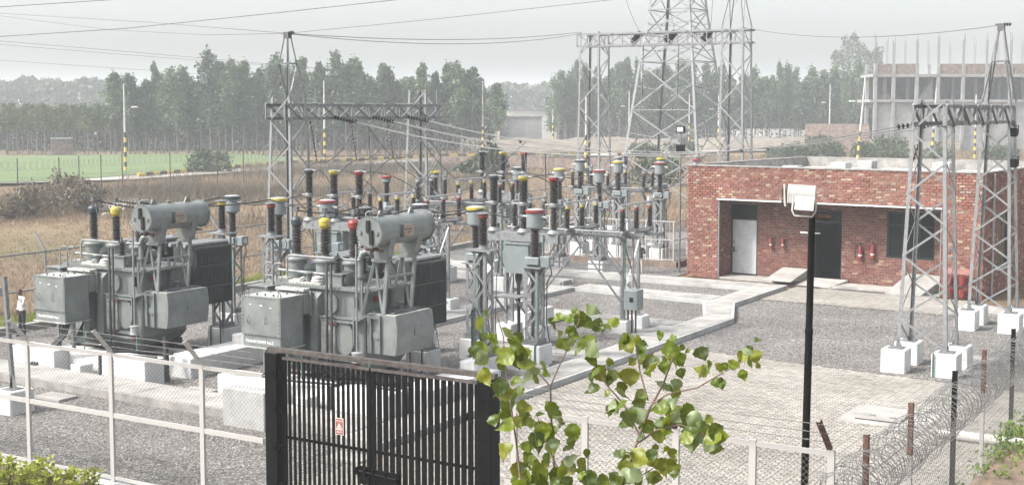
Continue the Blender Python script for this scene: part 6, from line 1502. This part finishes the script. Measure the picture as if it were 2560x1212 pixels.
# concrete bench-like slab beyond the rear fence
cbk = thing('concrete_bench', 'grey concrete slab bench outside the rear fence at left', 'bench', (-44.6,33.2,0), .1)
mb = MB(); mb.bbox(-.9,.9,-.35,.35,.75,1.1,.02); mb.build('slab', 'concrete_dark', cbk); 
for x in (-.6,.6):
    mb = MB(); mb.box(x-.12,x+.12,-.25,.25,-.1,.75); mb.build('leg', 'concrete_dark', cbk)
# front left lattice post (leg of a gantry cut by the frame edge)
gl2 = thing('steel_post', 'grey steel column on a white block cut by the left edge', 'post', (-29.35,22.75,0))
block(gl2, .78, .62); mb = MB(); mb.ang((0,0,.6),(-.22,0,3.6),.10,.014); mb.build('column', 'galvanised_dull', gl2); mb = MB(); mb.box(-.2,.2,-.2,.2,.6,.64); mb.add([(-.16,0,.64),(.2,0,.64),(.05,0,1.0),(-.05,0,1.0)],[(0,1,2,3)]); mb.build('foot_plate', 'galvanised_dull', gl2)
# ---------------------------------------------------------------- floodlight mast
lp = thing('floodlight_mast', 'black pole with cream floodlight standing in front of the brick building', 'lamp post', (-7.04,21.0,.27), 0)
mb = MB(); mb.tube((-.05,0,-.5),(0,0,4.1),.064,.062,14); mb.tube((0,0,4.1),(.02,0,5.98),.058,.056,14); mb.lathe([(.066,4.06),(.068,4.08),(.066,4.14)], n=14); mb.build('pole', 'black_paint', lp)
mb = MB(); mb.bar((-.33,-.06,5.99),(.30,.12,5.99),.09,.05); mb.build('cross_arm', 'rust', lp)
mb = MB(); mb.tube((-.17,0,5.72),(-.05,0,5.72),.02,n=6); mb.tube((.05,0,5.72),(.16,0,5.72),.016,n=6); mb.build('clamp_bolt', 'aluminium', lp)
mb = MB(); mb.path([(.05,0,6.02),(.2,.05,6.08),(.31,.1,6.03),(.26,.1,5.95),(.1,.05,5.96),(.0,0,6.0)], .012, 5); mb.path([(-.2,-.05,5.97),(-.15,-.05,5.88),(-.1,-.05,5.92)], .008, 4); mb.build('cable', 'rust_dark', lp)
hd = bpy.data.objects.new('lamp_head', None); COL.objects.link(hd); hd.parent = lp; hd.location = (-.17,-.05,6.30); hd.rotation_euler = (R(-4),R(3),YAW-R(16))
# ribbed barrel lying across the view, rounded over the top; local x across, y away
prof = [(-.17,-.10)] + [(-.17*math.cos(a_*math.pi/10), .06+.15*math.sin(a_*math.pi/10)) for a_ in range(11)] + [(.17,-.10)]
mb = MB()
for sg in range(12):
    x0, x1 = -.20+.037*sg, -.20+.037*(sg+1); n = len(prof)
    for xa, xb, k_ in ((x0,x0+.026,1.0),(x0+.026,x1,.94)):
        vs = [(xa,y*k_,z*k_) for y, z in prof] + [(xb,y*k_,z*k_) for y, z in prof]; mb.add(vs, [tuple(reversed(range(n))), tuple(range(n,2*n))] + [(i_,(i_+1)%n,n+(i_+1)%n,n+i_) for i_ in range(n)])
mb.build('reflector_housing', 'floodlight_shell', hd)
mb = MB(); mb.add([(-.21,-.19,-.16),(-.25,-.19,.20),(-.25,.19,.20),(-.21,.19,-.16),(-.235,-.19,-.16),(-.275,-.19,.20),(-.275,.19,.20),(-.235,.19,-.16)],[(0,1,2,3),(7,6,5,4),(0,4,5,1),(1,5,6,2),(2,6,7,3),(3,7,4,0)]); mb.build('glass_frame', 'floodlight_shell', hd)
mb = MB(); mb.box(-.286,-.276,-.165,.165,-.13,.17); mb.build('glass', 'window_glass', hd)
mb = MB(); mb.add([(-.06,-.36,-.20),(.24,-.36,-.20),(.24,-.17,-.20),(-.06,-.17,-.20),(-.06,-.33,-.06),(.24,-.33,-.06),(.24,-.17,.02),(-.06,-.17,.02)],[(0,3,2,1),(4,5,6,7),(0,1,5,4),(1,2,6,5),(2,3,7,6),(3,0,4,7)]); mb.build('gear_box', 'floodlight_shell', hd)
mb = MB(); mb.path([(-.10,-.20,-.06),(-.10,-.22,-.22),(-.06,-.22,-.30),(.22,-.22,-.30),(.27,-.22,-.22),(.27,-.20,-.06)], .016, 6); mb.build('yoke', 'floodlight_shell', hd)
# ---------------------------------------------------------------- small pole light at the building corner
pl = thing('pole_light', 'thin pole with two small black floodlights at the building left corner', 'lamp post', (-26.6,59.6,0))
mb = MB(); mb.tube((0,0,-.1),(0,0,7.0),.05,n=8); mb.build('pole', 'galvanised_dull', pl)
for z, a in ((7.05,0),(6.15,.6)):
    mb = MB(); c_, s_ = math.cos(a), math.sin(a); mb.bbox(-.22,.22,-.08,.08,z-.17,z+.17,.03); mb.build('lamp', 'black_paint', pl)
    if a == 0: mb = MB(); mb.box(-.16,.16,-.088,-.082,z-.11,z+.11); mb.build('lamp_glass', 'plaster', pl)
# ---------------------------------------------------------------- people
def person(name, label, loc, rz, J, E_, Rr, zones, scale=1.0):
    me = bpy.data.meshes.new(name); names = list(J); idx = {n: k for k, n in enumerate(names)}
    me.from_pydata([J[n] for n in names], [(idx[a], idx[b]) for a, b in E_], [])
    o = bpy.data.objects.new(name, me); COL.objects.link(o)
    md = o.modifiers.new('skin', 'SKIN'); md.use_smooth_shade = True
    o.modifiers.new('sub', 'SUBSURF').levels = 2
    sv = me.skin_vertices[0].data
    for n in names: r = Rr.get(n, .05); sv[idx[n]].radius = r if isinstance(r, tuple) else (r, r); sv[idx[n]].use_root = (n == 'pelvis')
    dg = bpy.context.evaluated_depsgraph_get(); m2 = bpy.data.meshes.new_from_object(o.evaluated_get(dg)); bpy.data.objects.remove(o); bpy.data.meshes.remove(me)
    m2.materials.clear()
    mats = []
    for p in m2.polygons:
        mt = zones(Vector(p.center))
        if mt not in mats: mats.append(mt)
        p.material_index = mats.index(mt); p.use_smooth = True
    for mt in mats: m2.materials.append(M[mt])
    m2.name = name; ob = obj(name, m2); ob.location = loc; ob.rotation_euler = (0,0,rz); ob.scale = (scale,)*3
    tag(ob, label, 'person'); return ob
# local frame: faces -Y, x to its left
base = {'pelvis':(0,0,.95),'belly':(0,0,1.10),'chest':(0,-.01,1.30),'neck0':(0,0,1.45),'neck':(0,-.01,1.52),'jaw':(0,-.035,1.575),'head':(0,-.02,1.66),'crown':(0,-.01,1.74),
 'hipL':(.10,0,.90),'kneeL':(.12,-.02,.50),'ankL':(.13,.02,.09),'toeL':(.14,-.16,.04),'hipR':(-.10,0,.90),'kneeR':(-.11,-.03,.50),'ankR':(-.12,.0,.09),'toeR':(-.15,-.18,.04),
 'shL':(.18,0,1.41),'shR':(-.18,0,1.41)}
RB = {'pelvis':(.155,.115),'belly':(.145,.105),'chest':(.165,.12),'neck0':(.085,.075),'neck':.052,'jaw':(.062,.07),'head':(.078,.095),'crown':(.055,.065),'hipL':.092,'kneeL':.062,'ankL':.044,'toeL':(.042,.03),'hipR':.092,'kneeR':.062,'ankR':.044,'toeR':(.042,.03),'shL':.068,'shR':.068,'elL':.046,'elR':.046,'wrL':.032,'wrR':.032}
EB = [('pelvis','belly'),('belly','chest'),('chest','neck0'),('neck0','neck'),('neck','jaw'),('jaw','head'),('head','crown'),('pelvis','hipL'),('hipL','kneeL'),('kneeL','ankL'),('ankL','toeL'),('pelvis','hipR'),('hipR','kneeR'),('kneeR','ankR'),('ankR','toeR'),('chest','shL'),('chest','shR'),('shL','elL'),('elL','wrL'),('shR','elR'),('elR','wrR')]
def with_hands(J, E_, Rr, dirs):
    for s_, d in dirs.items():
        w_ = Vector(J['wr'+s_]); d = Vector(d).normalized(); side = d.cross(Vector((0,1,.2))).normalized(); pm = w_ + d*.075
        J['palm'+s_] = tuple(pm); Rr['palm'+s_] = (.038,.020); E_.append(('wr'+s_,'palm'+s_))
        for k, (off, ln) in enumerate(((-.028,.065),(-.010,.078),(.010,.074),(.027,.058))):
            kn = pm + side*off + d*.035; tp = kn + d*ln + Vector((0,-.02,0)); J['kn%s%d'%(s_,k)] = tuple(kn); J['tip%s%d'%(s_,k)] = tuple(tp); Rr['kn%s%d'%(s_,k)] = .0095; Rr['tip%s%d'%(s_,k)] = .008
            E_ += [('palm'+s_,'kn%s%d'%(s_,k)),('kn%s%d'%(s_,k),'tip%s%d'%(s_,k))]
        th = w_ + d*.03 + side*.04; J['th'+s_] = tuple(th); J['tt'+s_] = tuple(th + d*.05 + side*.012); Rr['th'+s_] = .011; Rr['tt'+s_] = .009; E_ += [('wr'+s_,'th'+s_),('th'+s_,'tt'+s_)]
J = dict(base); E_ = list(EB); Rr = dict(RB)
J.update(elR=(-.24,.03,1.15), wrR=(-.20,-.08,.93), elL=(.23,-.10,1.16), wrL=(.07,-.20,1.40), head=(.0,-.06,1.655), crown=(0,-.06,1.735), jaw=(0,-.075,1.57))
with_hands(J, E_, Rr, {'L':(-.4,.25,1), 'R':(.1,-.15,-1)})
def zoneA(c):
    if c.z > 1.50 and abs(c.x) < .13:
        return 'hair' if (c.z > 1.70 or (c.y > -.05 and c.z > 1.58)) else 'skin'
    if c.z < .08: return 'black_rubber'
    if c.x > -.02 and c.y < -.165 and c.z > 1.36: return 'skin'
    if c.x < -.15 and c.z < .93 and c.y < -.04 and c.z > .65 and abs(c.x+.2) < .07 and c.x < -.165: return 'skin'
    return 'trousers_dark' if c.z < .97 else 'shirt_white'
person('person', 'standing person in white shirt and dark trousers, hand raised to the mouth', (-38.85,30.6,.015), R(-8), J, E_, Rr, zoneA, .985)
J = dict(base); E_ = list(EB); Rr = dict(RB)
J.update(elR=(-.27,-.06,1.17), wrR=(-.12,-.26,1.22), elL=(.27,-.06,1.17), wrL=(.10,-.27,1.24))
with_hands(J, E_, Rr, {'L':(-.5,-.6,.4), 'R':(.5,-.6,.4)})
def zoneB(c):
    if c.z > 1.50 and abs(c.x) < .13: return 'hair' if (c.z > 1.69 or (c.y > -.02 and c.z > 1.58)) else 'skin'
    if c.z < .08: return 'black_rubber'
    if c.y < -.25 and c.z > 1.15: return 'skin'
    return 'trousers_pale' if c.z < .95 else 'jacket_dark'
person('person', 'person in dark jacket and pale trousers standing behind the isolator leg', (-27.6,57.2,.015+.19*0), R(20), J, E_, Rr, zoneB, .97)
# ---------------------------------------------------------------- foreground young tree with broad leaves
def leafmesh(seed):
    r_ = random.Random(seed); half = []
    tab = [(0,.02),(.04,.26),(.12,.42),(.24,.50),(.36,.50),(.48,.44),(.60,.36),(.71,.27),(.81,.17),(.90,.08),(1,.0)]; n = len(tab)
    for k, (t_, w_) in enumerate(tab): half.append((t_, w_*(1 + (.07 if k % 2 else -.06)*(1 if 1 < k < 9 else 0))))
    vs = []; fs = []; curl = r_.uniform(-.35,.25); fold = r_.uniform(.10,.38); tw_ = r_.uniform(-.25,.25)
    for t_, w_ in half:
        z = curl*t_*t_ + .05*math.sin(t_*9+seed); y = t_
        for s_ in (-1,-.55,0,.55,1):
            vs.append((s_*w_ + .08*math.sin(t_*3+seed)*t_, y + (-.05*abs(s_) if t_ > .1 else .10*abs(s_)*-1*(t_ < .06)), z + fold*abs(s_)*w_ + tw_*s_*w_*t_ + .03*math.sin(11*t_+4*s_+seed)))
    for k in range(n-1):
        for s_ in range(4): fs.append((k*5+s_, k*5+s_+1, (k+1)*5+s_+1, (k+1)*5+s_))
    mb = MB(); mb.add(vs, fs, 0, True)
    return mb.mesh('leaf', 'broad_leaf')
def broad_mat():
    m = bpy.data.materials.new('broad_leaf'); m.use_nodes = True; t = m.node_tree; N = t.nodes; L = t.links; b = N['Principled BSDF']
    b.inputs['Roughness'].default_value = .42; b.inputs['Specular IOR Level'].default_value = .45
    oi = N.new('ShaderNodeObjectInfo'); c1 = N.new('ShaderNodeValToRGB'); e = c1.color_ramp.elements
    for p_, col in ((.3,(.08,.125,.009)), (.55,(.12,.17,.012)), (.8,(.18,.22,.022))): q = e.new(p_); q.color = (*col,1)
    e[0].color = (.035,.06,.008,1); e[-1].color = (.21,.21,.03,1)
    L.new(oi.outputs['Random'], c1.inputs['Fac'])
    tc = N.new('ShaderNodeTexCoord'); nz = N.new('ShaderNodeTexNoise'); nz.inputs['Scale'].default_value = 5; nz.inputs['Detail'].default_value = 6; L.new(tc.outputs['Object'], nz.inputs['Vector'])
    sx = N.new('ShaderNodeSeparateXYZ'); L.new(tc.outputs['Object'], sx.inputs[0])
    ab = N.new('ShaderNodeMath'); ab.operation = 'ABSOLUTE'; L.new(sx.outputs[0], ab.inputs[0])
    # side veins: bands of |x| - y
    sb = N.new('ShaderNodeMath'); sb.operation = 'MULTIPLY_ADD'; sb.inputs[1].default_value = -.75; L.new(ab.outputs[0], sb.inputs[0]); L.new(sx.outputs[1], sb.inputs[2])
    ml = N.new('ShaderNodeMath'); ml.operation = 'MULTIPLY'; ml.inputs[1].default_value = 6.0; L.new(sb.outputs[0], ml.inputs[0])
    fr = N.new('ShaderNodeMath'); fr.operation = 'FRACT'; L.new(ml.outputs[0], fr.inputs[0])
    lt = N.new('ShaderNodeMath'); lt.operation = 'LESS_THAN'; lt.inputs[1].default_value = .07; L.new(fr.outputs[0], lt.inputs[0])
    mdv = N.new('ShaderNodeMath'); mdv.operation = 'LESS_THAN'; mdv.inputs[1].default_value = .022; L.new(ab.outputs[0], mdv.inputs[0])
    mxv = N.new('ShaderNodeMath'); mxv.operation = 'MAXIMUM'; L.new(lt.outputs[0], mxv.inputs[0]); L.new(mdv.outputs[0], mxv.inputs[1])
    mv = N.new('ShaderNodeMath'); mv.operation = 'MULTIPLY'; mv.inputs[1].default_value = .45; L.new(mxv.outputs[0], mv.inputs[0])
    c = mix_(t, 1.0, c1.outputs[0], ramp_(t, nz.outputs['Fac'], [(.3,(.7,.72,.6)), (.7,(1.15,1.12,1.1))]), 'MULTIPLY')
    c = mix_(t, mv.outputs[0], c, (.26,.30,.08))
    g = N.new('ShaderNodeNewGeometry'); c = mix_(t, g.outputs['Backfacing'], c, (.20,.25,.12))
    L.new(c, b.inputs['Base Color'])
    tr = N.new('ShaderNodeBsdfTranslucent'); L.new(mix_(t, .5, c, (.22,.26,.02)), tr.inputs['Color']); ms = N.new('ShaderNodeMixShader'); ms.inputs[0].default_value = .38
    L.new(b.outputs[0], ms.inputs[1]); L.new(tr.outputs[0], ms.inputs[2]); L.new(ms.outputs[0], N['Material Output'].inputs['Surface']); M['broad_leaf'] = m
broad_mat()
LM = [leafmesh(k) for k in range(8)]
D0 = 10.2
tree = thing('sapling_tree', 'leafy young poplar like tree in the foreground before the gate', 'tree', gd(1480, D0, -.75))
tree_inv = Matrix.Translation(-Vector(tree.location))
lr = random.Random(91)
def stem(pts, r0, r1, m='bark', nm='branch'):
    P3 = [tree_inv @ dp(px, py, D0+dd) for px, py, dd in pts]
    # smooth
    out = []
    for a, b_ in zip(P3[:-1], P3[1:]): out += [a.lerp(b_, k/4) for k in range(4)]
    out.append(P3[-1]); o = MB().path(out, r0, 7, r2=r1).build(nm, m, tree); return o, out
def put_leaf(br, pxy, dd, size, ang, tilt):
    """a leaf whose stalk end sits at pixel pxy, blade hanging along ang (0 = straight down in view)"""
    p = tree_inv @ dp(pxy[0], pxy[1], D0+dd); o = obj('leaf', LM[lr.randrange(8)], br); o.location = p
    s_ = size; o.scale = (s_*lr.uniform(.85,1.2), s_, s_)
    dn = (-UP*math.cos(ang) + RT*math.sin(ang) + FW*lr.uniform(-.55,.35)).normalized()
    nrm = (-FW*lr.uniform(.15,1.0) + RT*lr.uniform(-1.1,1.1) + UP*lr.uniform(-.1,1.2)).normalized()
    if lr.random() < .10: nrm = -nrm
    xax = dn.cross(nrm).normalized(); nrm = xax.cross(dn).normalized()
    o.rotation_euler = Matrix((xax, dn, nrm)).transposed().to_euler()
    return o
def leaves_along(br, pts, n, size, spread, dd=0.0):
    for k in range(n):
        t_ = (k+lr.random())/n*(len(pts)-1); i_ = min(int(t_), len(pts)-2); f = t_-i_
        px = pts[i_][0]+(pts[i_+1][0]-pts[i_][0])*f + lr.gauss(0,spread); py = pts[i_][1]+(pts[i_+1][1]-pts[i_][1])*f + lr.gauss(-8,spread*.7)
        put_leaf(br, (px,py), (pts[i_][2] if len(pts[i_]) > 2 else 0)+lr.uniform(-.25,.25), size*lr.uniform(.5,1.25), lr.gauss(0,.9), 0)
# trunks and main stems traced as they stand, rooted below the frame
main = stem([(1500,1900,0),(1520,1500,0),(1555,1212,0),(1590,1110,.02),(1625,1020,.03),(1658,960,.04),(1680,900,.05),(1690,860,.05)], .017, .005)
s2 = stem([(1440,1900,.1),(1400,1400,.1),(1382,1120,.12),(1378,1040,.12),(1376,965,.12),(1395,920,.12),(1425,860,.1),(1448,800,.1),(1450,772,.1)], .011, .003)
s3 = stem([(1430,1700,-.2),(1370,1350,-.2),(1300,1190,-.22),(1290,1100,-.22),(1275,1000,-.2),(1262,900,-.2),(1258,840,-.2),(1240,780,-.2)], .011, .003)
s4 = stem([(1630,1010,.03),(1668,985,.0),(1745,968,-.1),(1800,935,-.15),(1862,900,-.2),(1880,880,-.2)], .008, .003)
s5 = stem([(1376,965,.12),(1345,930,.15),(1310,905,.2),(1290,880,.2)], .006, .003)
s6 = stem([(1600,1090,.02),(1560,1010,.1),(1515,960,.15),(1490,915,.15),(1478,870,.15)], .008, .003)
s7 = stem([(1590,1110,0),(1640,1075,-.1),(1700,1060,-.15),(1760,1085,-.2),(1790,1110,-.2)], .007, .003)
s8 = stem([(1620,1000,.05),(1600,930,.1),(1590,860,.15),(1570,820,.15)], .008, .003)
s9 = stem([(1500,1300,-.1),(1440,1230,-.1),(1390,1160,-.12),(1360,1090,-.12),(1340,1030,-.12)], .008, .003)
s10 = stem([(1555,1212,0),(1600,1190,-.1),(1640,1165,-.15)], .007, .003)
LS = .118
leaves_along(s3[0], [(1235,800,-.2),(1255,860,-.2),(1265,920,-.2),(1280,990,-.2),(1300,1060,-.22)], 43, LS*1.05, 32)
leaves_along(s5[0], [(1345,925,.15),(1300,895,.2)], 8, LS*.8, 26)
leaves_along(s2[0], [(1452,785,.1),(1435,830,.1),(1410,880,.1)], 24, LS*.95, 27)
leaves_along(s2[0], [(1380,1010,.12),(1385,1080,.12)], 9, LS*.75, 18)
leaves_along(s6[0], [(1470,880,.15),(1500,930,.15),(1545,990,.1),(1580,1050,.05)], 29, LS*1.05, 30)
leaves_along(s8[0], [(1560,815,.15),(1590,860,.15),(1610,930,.1)], 21, LS*.95, 30)
leaves_along(main[0], [(1700,850,.05),(1690,900,.05),(1660,950,.04)], 21, LS*.95, 26)
leaves_along(main[0], [(1640,1000,.03),(1610,1060,.02),(1580,1130,0),(1560,1190,0)], 18, LS*1.0, 36)
leaves_along(s4[0], [(1765,958,-.1),(1810,925,-.15),(1860,895,-.2),(1885,890,-.2)], 20, LS*.85, 22)
leaves_along(s7[0], [(1640,1060,-.1),(1700,1050,-.15),(1760,1075,-.2),(1780,1110,-.2)], 32, LS*1.05, 30)
leaves_along(s9[0], [(1345,1040,-.12),(1365,1100,-.12),(1400,1170,-.12),(1440,1225,-.1)], 41, LS*1.1, 40)
leaves_along(s10[0], [(1590,1180,-.1),(1640,1140,-.15),(1650,1190,-.15)], 21, LS*1.1, 32)
leaves_along(s3[0], [(1250,1130,-.2),(1290,1180,-.2),(1340,1215,-.2)], 15, LS*1.05, 30)
leaves_along(s9[0], [(1480,1200,-.1),(1520,1215,-.1)], 9, LS*1.0, 26)
